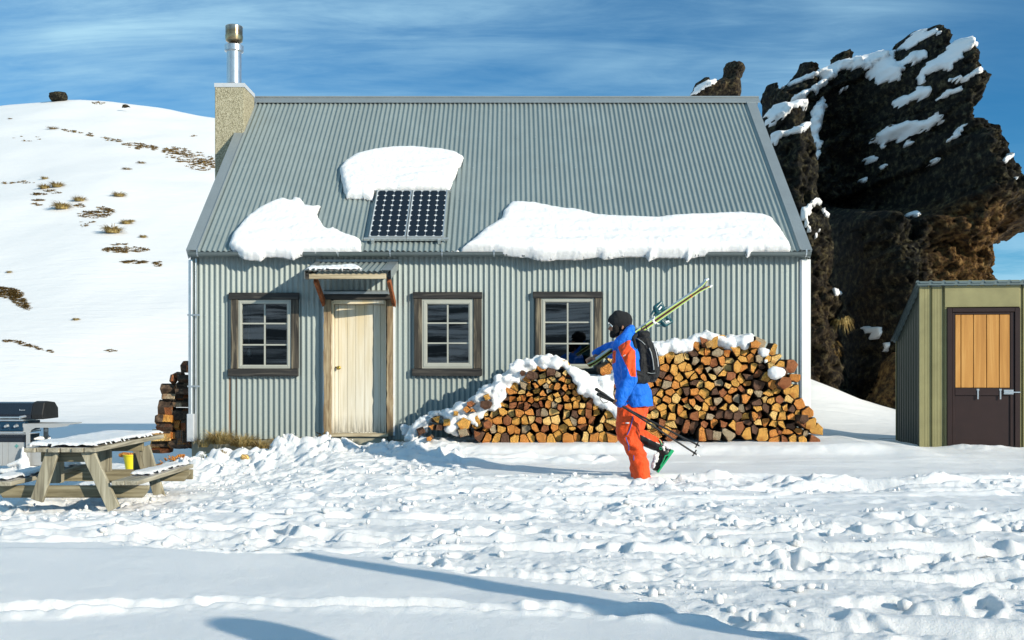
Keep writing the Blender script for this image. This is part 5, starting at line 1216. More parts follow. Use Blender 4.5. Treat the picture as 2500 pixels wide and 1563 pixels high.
for k, (a0, a1, b0, b1, c_) in enumerate(side):
    y_ = 14.28 + rnd.uniform(-.03, .10); pa = P(340 + a0 / 5.6, 860 + b0 / 5.6, y_); pb = P(340 + a1 / 5.6 + (8 if a1 > 600 else 0), 860 + b1 / 5.6, y_)
    L = pb.x - pa.x; h = (pa.z - pb.z) * 1.12; n = 5; xs_ = [0, .08, .5, .92, 1]; v = []; mb = None
    for j, t in enumerate(xs_):
        for i in range(n):
            ang = 2 * math.pi * i / n + .3 + k; s_ = (.90 if j in (0, 4) else 1) * rnd.uniform(.9, 1.06)
            v.append((t * L + rnd.uniform(-.008, .008), .14 * math.cos(ang) * s_ * .8, h * .62 * math.sin(ang) * s_))
    f = [(j*n+i, j*n+(i+1) % n, (j+1)*n+(i+1) % n, (j+1)*n+i) for j in range(4) for i in range(n)] + [tuple(range(n))[::-1], tuple(range(4*n, 5*n))]
    me = bpy.data.meshes.new('firewood_log'); me.from_pydata(v, [], f); me.materials.append(END[cmap[c_]]); me.materials.append(M['bark'])
    me.polygons.foreach_set('material_index', [1 if (c_ in 'bd' and i % 2) or (i % 6 in (1, 2)) else 0 for i in range(20)] + [0, 0])
    bm = bmesh.new(); bm.from_mesh(me); bmesh.ops.recalc_face_normals(bm, faces=bm.faces); bm.to_mesh(me); bm.free()
    o = bpy.data.objects.new('firewood_log', me); C.objects.link(o); o.location = (pa.x, y_, (pa.z + pb.z) / 2)
    tag(o, f'{cmap[c_]} log of the gable-end stack, {names[k]}', 'firewood log', 'logs stacked at the gable end')
_logs = [o for o in C.objects if o.name.startswith('firewood_log')]
def _show(o):
    xs_ = [v.co.x for v in o.data.vertices]; zs_ = [v.co.z for v in o.data.vertices]; return (max(xs_) - min(xs_)) * (max(zs_) - min(zs_))
_logs.sort(key=_show, reverse=True); vs, fs, ms, mats_ = [], [], [], []
for o in _logs[300:]:
    k = len(vs); vs += [tuple(v.co + o.location) for v in o.data.vertices]
    for m in o.data.materials:
        if m not in mats_: mats_.append(m)
    for q in o.data.polygons: fs.append(tuple(i + k for i in q.vertices)); ms.append(mats_.index(o.data.materials[q.material_index]))
    d_ = o.data; bpy.data.objects.remove(o); bpy.data.meshes.remove(d_)
if vs: o = mesh_np('firewood_small_pieces', vs, fs, mats_, mi=ms); tag(o, 'small split pieces wedged between the larger logs of the firewood stacks', 'firewood', kind='stuff')
# wire mesh roll by the stack, splinters, bucket, chopping slab
mb = MB((-5.0, 14.0, 0)); ca = P(445, 1095, 14.0)
for i in range(7): mb.tube([P(432 + i * 4, 1050, 14.0 - .1 * math.sin(i)), P(434 + i * 4, 1096, 14.0 - .1 * math.sin(i))], .003, 4)
for j in range(7): mb.tube([P(432 + i * 4, 1053 + j * 7, 14.0 - .1 * math.sin(i)) for i in range(7)], .003, 4)
for j in range(12): mb.tube([P(456, 1036 + j * 5, 14.02), P(460, 1036 + j * 5, 14.02)], .003, 4)
mb.tube([P(456, 1036, 14.02), P(455, 1094, 14.02)], .003, 4); mb.tube([P(460, 1034, 14.02), P(459, 1094, 14.02)], .003, 4)
o = mb.build('wire_mesh', M['rubber']); tag(o, 'curl of rusty wire mesh leaning on the gable-end log stack', 'wire mesh')
rnd = random.Random(12); mb = MB((-4.9, 13.6, -.1))
for i in range(46):
    px, py = rnd.gauss(420, 26), rnd.gauss(1106, 8); y_ = 13.5 + rnd.uniform(-.25, .2); a = P(px, py, y_); a.z = gz(a.x, a.y) + .03 + rnd.uniform(0, .08) * (1 if px < 450 else .3); b = a + Vector((rnd.uniform(-.14, .14), rnd.uniform(-.08, .08), rnd.uniform(-.03, .08))); mb.beam(a, b, rnd.uniform(.012, .04), rnd.uniform(.008, .02))
o = mb.build('wood_splinters', END['orange']); tag(o, 'scatter of orange wood splinters at the foot of the gable-end stack', 'wood splinters', kind='stuff')
bk = thing('bucket', 'small bright yellow bucket in the snow behind the picnic table', 'bucket', P(319, 1146, 12.6)); B0 = bk.location
mb = MB(B0); mb.lathe([(.055, B0.z - .05), (.085, B0.z + .17), (.092, B0.z + .175), (.092, B0.z + .19), (.080, B0.z + .19), (.055, B0.z - .03)], (B0.x, B0.y), 20); M['yellow'] = plain('yellow_plastic', (0.75, 0.62, 0.02), .4, 0, .05); mb.build('bucket_body', M['yellow'], bk, smooth=True)
mb = MB(B0); mb.tube([(B0.x + .09 * math.cos(t), B0.y - .02, B0.z + .17 - .11 * math.sin(t)) for t in [math.pi * i / 8 for i in range(9)]], .003, 5); mb.build('handle', M['bright'], bk)
q = P(311, 1112, 12.62); mb = MB(q); mb.tube([q + Vector((-.10, 0, .0)), q + Vector((-.05, 0, .01)), q + Vector((.09, 0, .0)), q + Vector((.10, .02, .0))], [.03, .045, .04, .02], 8); o = mb.build('wood_offcut', END['orange']); tag(o, 'orange wood offcut lying across the rim of the yellow bucket', 'wood offcut')
for o_ in [o]: o_.scale = (1, 1, .75)

# ---------------------------------------------------------------- picnic table
M['table'] = wood('pine_table_timber', (0.13, 0.11, 0.08), (0.33, 0.30, 0.225), (0.54, 0.50, 0.40), 1, .8, .75, .35)
M['table_leg'] = wood('pine_table_leg', (0.12, 0.10, 0.07), (0.33, 0.30, 0.215), (0.54, 0.50, 0.38), 2, .8, .75, .35)
M['table_x'] = wood('pine_table_crossbeam', (0.09, 0.075, 0.045), (0.26, 0.225, 0.14), (0.44, 0.39, 0.27), 0, .8, .75, .35)
TZ = .31; T0 = Vector((-4.35, 10.5, -.34))
tb = thing('picnic_table', 'weathered grey pine picnic table with snow on its top and benches', 'picnic table', T0)
bw = .112
for i in range(6):
    xa = -4.72 + i * .115; mb = MB(T0); mb.box(xa, xa + .108, 9.62 + (.02 if i % 2 else 0), 11.55, TZ - .042, TZ + (.002 if i % 2 else 0)); mb.build('tabletop_board', M['table'], tb, bev=.005)
def tleg(px0, py0, px1, py1, y, w=.12, nm='leg', mt='table_leg', th=.045):
    mb = MB(T0); a, b = P(px0, py0, y), P(px1, py1, y); mb.beam(b, a, th, w, up=(1, 0, 0)) ; mb.build(nm, M[mt], tb, bev=.004)
tleg(130, 1100, 91, 1222, 9.72); tleg(213, 1100, 279, 1243, 9.72)
tleg(352, 1090, 392, 1218, 11.1); tleg(250, 1100, 262, 1180, 11.3)
for y_, nm in ((9.80, 'crossbeam'), (11.05, 'crossbeam')):
    mb = MB(T0); mb.box(-4.64, -4.10, y_, y_ + .045, TZ - .15, TZ - .045); mb.build('crossbeam', M['table_x'], tb, bev=.004)
    mb = MB(T0); z0 = -.15 if y_ < 10 else -.13; v = [(-5.10, z0 + .03), (-5.04, z0 - .05), (-3.66, z0 - .05), (-3.60, z0 + .03), (-3.60, z0 + .07), (-5.10, z0 + .07)]; mb.prism(v, y_ + .05, y_ + .095); mb.build('bench_beam', M['table_x'], tb, bev=.003)
for px, pt, pb_, y_ in ((133, 1112, 1180, 10.25), (252, 1098, 1152, 10.9), (338, 1094, 1150, 11.3)):
    a, b = P(px, pt, y_), P(px, pb_, y_); mb = MB(T0); mb.box(a.x - .062, a.x + .062, y_, y_ + .09, b.z, a.z); mb.build('post', M['table_leg'], tb, bev=.004)
for s_, x_ in ((-1, -5.09), (1, -3.89)):
    for i in range(2):
        xa = x_ + i * .132; mb = MB(T0); mb.box(xa, xa + .126, 9.66 if s_ > 0 else 9.60, 11.35, -.055, -.012 + .001 * i); mb.build('bench_board', M['table'], tb, bev=.005)
mb = MB(T0); mb.beam(P(150, 1155, 11.6), P(214, 1144, 11.75), .13, .042); mb.build('rear_bench_board', M['table_x'], tb, bev=.004)
mb = MB(T0); mb.box(-4.55, -3.6, 11.2, 11.245, -.17, -.06); mb.build('rear_bench_beam', M['table_x'], tb, bev=.004)
def flat_snow(x0, x1, y0, y1, z, T, seed, label, cut=0.03, step=.018):
    xs_, ys_ = np.arange(x0 - .04, x1 + .04, step), np.arange(y0 - .04, y1 + .04, step); X, Y = np.meshgrid(xs_, ys_)
    d = np.minimum(np.minimum(X - x0, x1 - X), np.minimum(Y - y0, y1 - Y)); d = np.minimum(d, .06 + (Y - y0) * cut) if cut else d
    sd = d + .030 * fbm(X / .13, Y / .22, 4, seed) - .005; k = sd > 0; idx = -np.ones(X.shape, int); idx[k] = np.arange(k.sum()); n = int(k.sum())
    Hh = T * np.sqrt(np.clip(sd / (T * .9), 0, 1)) * (1 + .35 * fbm(X / .3, Y / .5, 3, seed + 1)) + .004 * fbm(X / .04, Y / .04, 3, seed + 2) + .004
    c = k[:-1, :-1] & k[1:, :-1] & k[:-1, 1:] & k[1:, 1:]; f = np.stack([idx[:-1, :-1][c], idx[:-1, 1:][c], idx[1:, 1:][c], idx[1:, :-1][c]], 1)
    V = np.concatenate([np.stack([X[k], Y[k], z + Hh[k]], 1), np.stack([X[k], Y[k], np.full(n, z + .0015)], 1)]); c0 = V.mean(0)
    o = mesh_np('table_snow', V - c0, np.concatenate([f, f[:, ::-1] + n]), M['snow'], smooth=True, loc=tuple(c0)); tag(o, label, 'snow')
flat_snow(-4.72, -4.035, 9.64, 11.56, TZ, .05, 501, 'thick crust of snow on the picnic table top')
flat_snow(-3.88, -3.64, 10.05, 11.2, -.011, .04, 505, 'snow strip on the picnic bench nearest the hut')
flat_snow(-5.09, -4.84, 9.60, 11.35, -.011, .05, 509, 'snow on the picnic bench beside the barbecue')

# ---------------------------------------------------------------- barbecue
M['hood'] = plain('black_enamel', (0.010, 0.016, 0.028), .22, .1, .1, 6, .02, spec=.6); M['panel'] = plain('navy_enamel', (0.006, 0.030, 0.062), .25, .1, .1, 6, .02, spec=.6)
M['bbq_grey'] = plain('grey_painted_steel', (0.42, 0.43, 0.43), .42, .2, .08, 6, .04); M['badge'] = plain('teal_badge', (0.10, 0.28, 0.27), .4, 0, .1)
YB = 13.3; GB = Vector((P(60, 1150, YB).x, YB, P(60, 1150, YB).z))
bq = thing('gas_barbecue', 'black-hooded gas barbecue with chrome knobs and grey side shelf standing in snow', 'barbecue', GB)
def bpx(px): return wx_(px, YB)
def bpz(py): return wz_(py, YB)
xl_ = bpx(-95)
prof = [(.0, bpz(1024)), (-.02, bpz(1012)), (.04, bpz(985)), (.12, bpz(982)), (.34, bpz(986)), (.43, bpz(1000)), (.44, bpz(1024))]
def hoodsec(x0, x1, pr, mt, nm, par=bq):
    mb = MB(GB); n = len(pr); v = [(x0, YB + y, z) for y, z in pr] + [(x1, YB + y, z) for y, z in pr]
    mb.add(v, [tuple(range(n)), tuple(range(n, 2*n))[::-1]] + [(i, i + n, (i + 1) % n + n, (i + 1) % n) for i in range(n)])
    bm_ = mb.build(nm, M[mt], par, bev=.008); return bm_
hood = hoodsec(xl_, bpx(78), prof, 'hood', 'hood')
pr2 = [(y * 1.04 - .01, z + (.012 if z > bpz(1010) else 0)) for y, z in prof]; hoodsec(bpx(78) + .002, bpx(106), pr2, 'rubber', 'hood_end_cap')
mb = MB(GB); mb.tube([(bpx(-80), YB - .07, bpz(1019)), (bpx(58), YB - .07, bpz(1019))], .012, 10); mb.tube([(bpx(54), YB - .07, bpz(1019)), (bpx(64), YB + .01, bpz(1016))], .02, 8); mb.build('hood_handle', M['bright'], hood)
mb = MB(GB); 
for i in range(7): mb.box(bpx(48) + i * .0115, bpx(48) + i * .0115 + .0085, YB - .012, YB - .008, bpz(1002.5), bpz(1000.5 if i else 999))
mb.build('maker_lettering', M['bright'], hood)
mb = MB(GB); mb.box(xl_, bpx(60), YB - .03, YB + .42, bpz(1028), bpz(1024)); mb.build('trim_strip', M['bright'], bq)
mb = MB(GB); v = [(YB - .02, bpz(1029)), (YB - .07, bpz(1052)), (YB + .42, bpz(1052)), (YB + .42, bpz(1029))]; n = 4
mb.add([(xl_, y, z) for y, z in v] + [(bpx(62), y, z) for y, z in v], [(0, 1, 2, 3), (7, 6, 5, 4)] + [(i, i + 4, (i + 1) % 4 + 4, (i + 1) % 4) for i in range(4)]); cp_ = mb.build('control_panel', M['panel'], bq, bev=.004)
for px in (-24, -1, 21.5, 44.5):
    mb = MB(GB); x_, z_ = bpx(px), bpz(1039); mb.tube([(x_, YB - .035, z_), (x_, YB - .06, z_ - .003), (x_, YB - .075, z_ - .005), (x_, YB - .10, z_ - .008)], [.026, .026, .016, .015], 14); mb.build('knob', M['bright'], bq, smooth=True)
mb = MB(GB); mb.box(xl_, bpx(64), YB - .075, YB + .42, bpz(1057), bpz(1053)); mb.build('lower_trim', M['bright'], bq)
mb = MB(GB); mb.box(xl_, bpx(62), YB - .02, YB + .40, bpz(1066), bpz(1062)); mb.box(xl_, bpx(62), YB + .01, YB + .39, bpz(1080), bpz(1066.2)); mb.build('drip_tray', M['hood'], bq)
# side shelf with cut-away bracket, legs
mb = MB(GB); sh = [(bpx(60), bpz(1053)), (bpx(60), bpz(1034)), (bpx(170), bpz(1036)), (bpx(170), bpz(1040)), (bpx(135), bpz(1044)), (bpx(90), bpz(1044)), (bpx(80), bpz(1050)), (bpx(77), bpz(1056)), (bpx(77), bpz(1140)), (bpx(68), bpz(1140)), (bpx(68), bpz(1056))]
mb.prism(sh, YB - .05, YB - .035); mb.build('front_leg_frame', M['bbq_grey'], bq)
mb = MB(GB); mb.box(bpx(68), bpx(172), YB - .034, YB + .36, bpz(1037), bpz(1034)); mb.build('side_shelf', M['bbq_grey'], bq, bev=.004)
mb = MB(GB); y_ = YB + .34; mb.box(wx_(106, y_), wx_(116, y_), y_, y_ + .03, wz_(1150, y_), wz_(1040, y_)); mb.build('rear_leg', M['bbq_grey'], bq)
mb = MB(GB); mb.tube([P(112, 1050.5, YB + .30), P(112, 1050.5, YB + .33)], .022, 14); mb.build('gas_gauge', M['white_metal'], bq)
es = [-60, -25, 6.5, 20.5, 62]
for a, b in zip(es[:-1], es[1:]):
    mb = MB(GB); mb.box(bpx(a) + .002, bpx(b) - .002, YB - .012, YB + .01, bpz(1137), bpz(1080)); mb.build('cabinet_panel', M['bbq_grey'], bq, bev=.002)
mb = MB(GB); mb.box(bpx(-95), bpx(110), YB + .012, YB + .34, bpz(1137), bpz(1082)); mb.build('cabinet_body', M['bbq_grey'], bq)
mb = MB(GB); c_ = (bpx(42), bpz(1089)); s_ = .026; mb.prism([(c_[0] - s_ * 1.25, c_[1]), (c_[0] - s_ * .4, c_[1] - s_ * .5), (c_[0], c_[1] - s_ * 1.25), (c_[0] + s_ * .4, c_[1] - s_ * .5), (c_[0] + s_ * 1.25, c_[1]), (c_[0] + s_ * .4, c_[1] + s_ * .5), (c_[0], c_[1] + s_ * 1.1), (c_[0] - s_ * .4, c_[1] + s_ * .5)], YB - .018, YB - .0125); mb.build('badge', M['badge'], bq)
for px, y_ in ((61, YB - .02), (108, YB + .30)):
    c0 = P(px, 1156, y_); mb = MB(GB); r_ = .085
    mb.tube([(c0.x + r_ * math.cos(t), y_, c0.z + r_ * math.sin(t)) for t in [2 * math.pi * i / 18 for i in range(19)]], .012, 8, cap=False)
    for i in range(3): mb.beam(c0, c0 + Vector((r_ * math.cos(2.1 * i), 0, r_ * math.sin(2.1 * i))), .015, .01, up=(0, 1, 0))
    mb.build('wheel', M['rubber'], bq)
v, n, f = fused([(P(56, 1092, YB - .06), .018, P(60, 1120, YB - .09), .05), (P(60, 1120, YB - .09), .05, P(60, 1158, YB - .12), .085), (P(20, 1136, YB - .1), .02, P(50, 1128, YB - .12), .045), (P(0, 1150, YB - .05), .03, P(60, 1150, YB - .1), .06), (P(84, 1072, YB + .1), .02, P(104, 1070, YB + .2), .03), (P(119, 1063, YB + .33), .015, P(122, 1085, YB + .33), .05), (P(122, 1085, YB + .33), .05, P(118, 1130, YB + .33), .09), (P(90, 1145, YB + .1), .08, P(60, 1160, YB), .10)], .014, 5)
v = v + n * (.010 * n3(v, 12, 3) + .006 * n3(v, 40, 4))[:, None]; c = v.mean(0); o = mesh_np('drift_snow', v - c, f, M['snow'], smooth=True, loc=tuple(c)); tag(o, 'wind-packed snow clinging to the legs and cabinet of the barbecue', 'snow')

# ---------------------------------------------------------------- dry grass
t = NT('dry_tussock'); oi = t.node('ShaderNodeObjectInfo'); n_ = t.noise(9, 4)
c_ = t.ramp(n_, [(0.3, (0.16, 0.095, 0.03)), (0.5, (0.36, 0.25, 0.085)), (0.7, (0.55, 0.43, 0.19))]); M['tussock'] = t.set(c_, 0.7, 0, 0.2)
t = NT('green_brown_scrub'); n_ = t.noise(9, 4); M['scrub'] = t.set(t.ramp(n_, [(0.3, (0.07, 0.042, 0.014)), (0.5, (0.20, 0.125, 0.04)), (0.7, (0.36, 0.24, 0.085))]), 0.8, 0, 0.2)
M['green'] = plain('olive_green_blade', (0.10, 0.13, 0.03), .6, 0, .3)
def blades(n, rad, ht, seed, w=.006, droop=.6, spread=1.0, wind=(0, 0), squash=1.0, lift=0.0):
    rs_ = np.random.RandomState(seed); vs, fs = [], []
    for i in range(n):
        a = rs_.uniform(0, 6.283); r = rad * math.sqrt(rs_.rand()) * .55; b = Vector((r * math.cos(a), r * math.sin(a) * squash, -.02 + lift))
        L = ht * rs_.uniform(.55, 1.15); out = Vector((math.cos(a) * spread + wind[0], math.sin(a) * spread * squash + wind[1], 0)); sd = Vector((-math.sin(a), math.cos(a), 0)); k = len(vs); dr = droop * rs_.uniform(.6, 1.3)
        for j in range(4):
            t_ = j / 3; p = b + out * (rad * .75 * t_ ** 1.5) + Vector((0, 0, L * (t_ - dr * t_ ** 2.3 * .75))); ww = w * (1 - t_ * .85)
            vs += [p - sd * ww, p + sd * ww]
        fs += [(k + 2*j, k + 2*j + 1, k + 2*j + 3, k + 2*j + 2) for j in range(3)]
    return vs, fs
def grass(name, loc, n, rad, ht, seed, label=None, mat='tussock', group=None, **kw):
    v, f = blades(n, rad, ht, seed, **kw); me = bpy.data.meshes.new(name); me.from_pydata([tuple(q) for q in v], [], f); me.materials.append(M[mat]); o = bpy.data.objects.new(name, me); C.objects.link(o); o.location = loc
    tag(o, label, 'grass tussock', group); return o
def gl(px, py, y): q = P(px, py, y); q.z = max(q.z, gz(q.x, q.y) - .01); return q
for i, (px, py, y, n, rad, ht, lab) in enumerate([(535, 1080, 13.78, 420, .26, .34, 'thick straw-coloured tussock leaning over the snow bank under the first window'), (590, 1086, 13.74, 420, .28, .30, 'drooping straw tussock touching the rust-streaked wall sheets'), (635, 1092, 13.76, 260, .20, .24, 'greener end of the straw tussock row by the hut wall'), (680, 1086, 13.85, 110, .16, .24, 'thin sparse grass tuft between the window and the door'), (715, 1086, 13.9, 90, .14, .28, 'wispy pale grass nearest the door post'), (497, 1088, 13.8, 130, .13, .24, 'small grass tuft at the foot of the downpipe')]):
    grass('grass_tussock', gl(px, py, y), n, rad, ht, i + 1, lab, 'tussock', 'grass tufts along the hut wall', w=.004, droop=.85, spread=1.2)
for i, (px, py, y, lab) in enumerate([(660, 1112, 13.2, 'brown dead sprig lying on the snow bank below the tufts'), (500, 1115, 13.1, 'small green shoot in the snow near the hut corner'), (545, 1112, 13.1, 'two tiny green blades in the snow bank')]):
    grass('grass_sprig', gl(px, py, y), 26, .07, .12, 40 + i, lab, 'scrub' if i != 1 else 'green', None, w=.006, droop=.7)
# withered dock beside the step
v, f = [], []; mbv = MB(P(783, 1090, 13.85)); rnd = random.Random(4); q0 = P(783, 1090, 13.85)
for i in range(60):
    a = q0 + Vector((rnd.gauss(0, .06), rnd.gauss(0, .04), rnd.uniform(-.06, .17))); d = Vector((rnd.uniform(-1, 1), rnd.uniform(-1, 1), rnd.uniform(-1, 1))).normalized() * .03; e = Vector((rnd.uniform(-1, 1), rnd.uniform(-1, 1), rnd.uniform(-1, 1))).normalized() * .02; mbv.add([a, a + d + e, a + 2 * d, a + d - e], [(0, 1, 2, 3)])
o = thing('withered_plant', None, None, q0); mbv.build('leaves', M['scrub'], o); tag(o, 'withered brown plant beside the concrete door step', 'plant')
q = P(598, 1124, 12.9); q.z = gz(q.x, q.y); mb = MB(q); mb.tube([q + Vector((-.05, 0, 0)), q + Vector((-.03, 0, .02)), q + Vector((.03, 0, .02)), q + Vector((.05, 0, 0))], [.02, .04, .035, .015], 8); o = mb.build('stone', END['pale'], smooth=True); tag(o, 'single tan stone showing through the snow bank', 'stone')
# tussocks on the slope: (px, py, radius px, kind)
z5h = lambda a, b: (a / 3.023, 200 + b / 3.023)
hl = [((330, 708), 22, 't', 'smallest tussock above the pair on the slope'), ((328, 772), 38, 't', 'tan tussock left of its pair, highest group on the slope'), ((420, 758), 42, 't', 'tan tussock right of its pair, highest group on the slope'), ((455, 912), 56, 't', 'big tan tussock with a snow tail, beneath the highest pair'), ((585, 862), 40, 't', 'round tan tussock midway down the slope'), ((878, 828), 40, 't', 'lone tan tussock standing high towards the hut'), ((930, 1032), 36, 't', 'tan tussock left of a touching pair lower on the slope'), ((970, 1024), 22, 't', 'small tussock right of the touching pair'), ((830, 1086), 62, 't', 'largest tan tussock with a long snow tail below it'), ((1057, 1138), 24, 't', 'small round tussock low on the slope towards the hut'), ((390, 335), 30, 's', 'flat brown tuft near the skyline'), ((68, 1400), 18, 't', 'small tan tuft low at the edge of the slope'), ((562, 1747), 22, 't', 'lone round tuft low in the middle of the white slope'), ((935, 635), 28, 's', 'dark flat tuft below the scrub band'), ((1042, 590), 26, 's', 'brown flat tuft just under the scrub band'), ((75, 268), 14, 's', 'tiny brown tuft on the upper edge of the slope')]
for i, ((a, b), rpx, k, lab) in enumerate(hl):
    px, py = z5h(a, b); q = ray_ground(px, py + rpx / 3.023 * .45)
    if q is None: continue
    rr_ = rpx / 3.023 * q.y / F
    grass('grass_tussock', q, 260 if k == 't' else 130, rr_ * 1.35, rr_ * (1.7 if k == 't' else 1.1), 60 + i, lab, 'tussock' if k == 't' else 'scrub', 'tussocks on the snow slope', w=rr_ * .06, droop=.95, spread=1.0)
# bare scrub patches: many small tufts that read as brown mats
vs, fs = [], []; rs_ = np.random.RandomState(9)
pat = [((1040, 480), 130, 22, 60, .12), ((1400, 560), 210, 60, 150, .22), ((1320, 520), 80, 22, 40, .25), ((290, 830), 60, 8, 26, 0), ((380, 810), 70, 14, 22, .2), ((290, 875), 45, 6, 14, 0), ((270, 905), 40, 8, 8, 0), ((590, 915), 40, 16, 14, 0), ((700, 980), 120, 30, 90, 0), ((780, 945), 70, 20, 26, .2), ((930, 1240), 180, 22, 170, 0), ((1000, 1330), 110, 12, 60, 0), ((1160, 1345), 30, 22, 26, 0), ((640, 1050), 90, 25, 12, 0), ((880, 1200), 60, 6, 10, 0),
       ((830, 430), 80, 12, 16, .15), ((500, 360), 80, 10, 10, .15), ((660, 390), 70, 10, 10, .2), ((730, 160), 60, 6, 8, 0), ((230, 126), 50, 4, 8, 0), ((1480, 620), 110, 40, 50, 0), ((1420, 400), 60, 6, 4, 0), ((190, 742), 90, 8, 10, 0), ((60, 750), 60, 8, 8, 0), ((200, 415), 120, 30, 6, 0)]
pats = [(z5h(*c), rx / 3.023, ry / 3.023, n, sl) for c, rx, ry, n, sl in pat] + [((20, 715), 36, 14, 330, .15), ((48, 735), 24, 14, 200, .5), ((66, 752), 9, 6, 40, .3), ((20, 832), 12, 3, 30, 0), ((70, 843), 38, 4, 60, .3), ((123, 858), 7, 3, 12, .3), ((270, 856), 14, 3, 16, 0)]
for (cx_, cy_), rx, ry, n, sl in pats:
    for _ in range(n):
        a, r = rs_.uniform(0, 6.283), math.sqrt(rs_.rand()); dx_ = r * rx * math.cos(a); q = ray_ground(cx_ + dx_, cy_ + r * ry * math.sin(a) + sl * dx_)
        if q is None: continue
        s = q.y / F * rs_.uniform(2.8, 5.8); v, f = blades(14, s, s * 1.25, rs_.randint(1 << 20), w=s * .26, droop=.9); k = len(vs)
        vs += [tuple(q + Vector((x.x * 1.3, x.y, x.z))) for x in v]; fs += [tuple(i + k for i in g_) for g_ in f]
me = bpy.data.meshes.new('scrub'); me.from_pydata(vs, [], fs); me.materials.append(M['scrub']); o = bpy.data.objects.new('low_scrub', me); C.objects.link(o); tag(o, 'flat mats of brown scrub and heather showing through the snow slope', 'scrub', kind='stuff')
# hanging tussock and brush at the foot of the buttress
for i, (px, py, rad, ht, mt, lab) in enumerate([(2054, 790, .26, .45, 'tussock', 'golden hanging tussock growing on the rock buttress'), (2020, 850, .30, .45, 'scrub', 'brown grass clump on the rock beneath the hanging tussock'), (2005, 900, .25, .40, 'scrub', 'shaggy brown grass on the buttress just above the snow'), (1990, 945, .20, .25, 'scrub', 'low dead grass where the buttress meets the snow')]):
    q = P(px, py, 21.1); grass('grass_tussock', q, 160, rad, ht, 90 + i, lab, mt, 'grass on the rock buttress', w=.012, droop=1.6, spread=.9)
# made-up post and stone, out of view, added to cast the foreground shadows
mb = MB((3.7, 2.45, gz(3.7, 2.45))); zb_ = gz(3.7, 2.45); mb.beam((3.7, 2.45, zb_ - .3), (3.7, 2.45, 2.25), .26, .24, up=(0, 1, 0), taper=.42); o = mb.build('shadow_caster_post', M['trim_wood'], bev=.01); tag(o, 'unseen tapered timber post added to cast a foreground shadow', 'post')
v, n, f = fused([((2.55, 1.56, -.3), .22, (2.55, 1.56, .9), .16), ((2.55, 1.56, .9), .16, (2.56, 1.60, 1.62), .12)], .03, 3); v = v + n * (.03 * n3(v, 3, 3))[:, None]; o = mesh_np('shadow_caster_stone', v - [2.55, 1.56, 0], f, M['rock'], smooth=True, loc=(2.55, 1.56, 0)); tag(o, 'unseen round-topped stone added to cast a foreground shadow', 'stone')
# ---------------------------------------------------------------- the skier
YS = 10.6
M['skin'] = plain('skin', (0.36, 0.17, 0.10), .5, 0, .12, 14, .1, .002); M['black_knit'] = plain('black_knit', (0.010, 0.011, 0.013), .9, 0, .3, 60, .6, .004)
M['beard'] = plain('dark_beard', (0.010, 0.008, 0.007), .95, 0, .4, 90, .8, .006)
def cloth(name, col):
    t = NT(name); n = t.noise(3, 4)
    c = t.mix(t.rng(n, .3, .7), tuple(q * .88 for q in col), tuple(min(1, q * 1.1) for q in col))
    t.bump(t.noise(7, 5, 0.6, dist=2.2), .8, .035); t.bump(t.noise(420, 2), .12, .001)
    t.b.inputs['Sheen Weight'].default_value = .1
    return t.set(c, .62, 0, .25)
M['blue'] = cloth('blue_shell_fabric', (0.004, 0.155, 0.72)); M['orange'] = cloth('orange_shell_fabric', (0.86, 0.085, 0.012)); M['pack'] = cloth('black_pack_fabric', (0.009, 0.010, 0.011))
M['zip'] = plain('blue_zip', (0.03, 0.10, 0.40), .5, 0, .1); M['grey_trim'] = plain('grey_piping', (0.34, 0.36, 0.35), .5, 0, .1); M['white_mark'] = plain('white_print', (0.85, 0.85, 0.85), .5, 0, .02)
M['boot'] = plain('black_boot_shell', (0.012, 0.013, 0.014), .3, 0, .2, 20, .1); M['boot_green'] = plain('green_boot_sole', (0.02, 0.42, 0.17), .4, 0, .1)
ground_y = gz(P(1565, 1165, YS).x, YS)
GS = Vector((P(1562, 1165, YS).x, YS, ground_y))
man = thing('person', 'skier in black beanie, blue and orange jacket and orange trousers striding through snow', 'person', GS)
def K(px, py, dy=0.0): return P(px, py, YS + dy)
def S_(a, ra, b, rb, sq=None): return (K(*a), ra, K(*b), rb) + ((sq,) if sq else ())
def wrinkle(v, n, amp, sc, seed, stretch=(1, 1, .55)):
    w = v * np.array(stretch); d = n3(w, sc, seed); d2 = n3(w + .35 * np.stack([n3(w, sc * .5, seed + 4)] * 3, 1), sc * 1.9, seed + 9)
    fold = 1 - np.abs(d) * 2.2
    return v + n * (amp * (0.9 * fold * .5 + .55 * d2))[:, None]
def to_px(v):
    return 1250 + v[:, 0] * F / v[:, 1], HZ - (v[:, 2] - CZ) * F / v[:, 1]
def put(name, v, f, mats, mi=None, parent=man, org=GS):
    o = mesh_np(name, v - np.array(org), f, mats, parent=parent, smooth=True, mi=mi); 
    if parent is None: o.location = org
    return o
def fcent(v, f):
    f = np.array(f) if not isinstance(f, np.ndarray) else f
    return v[f].mean(1)
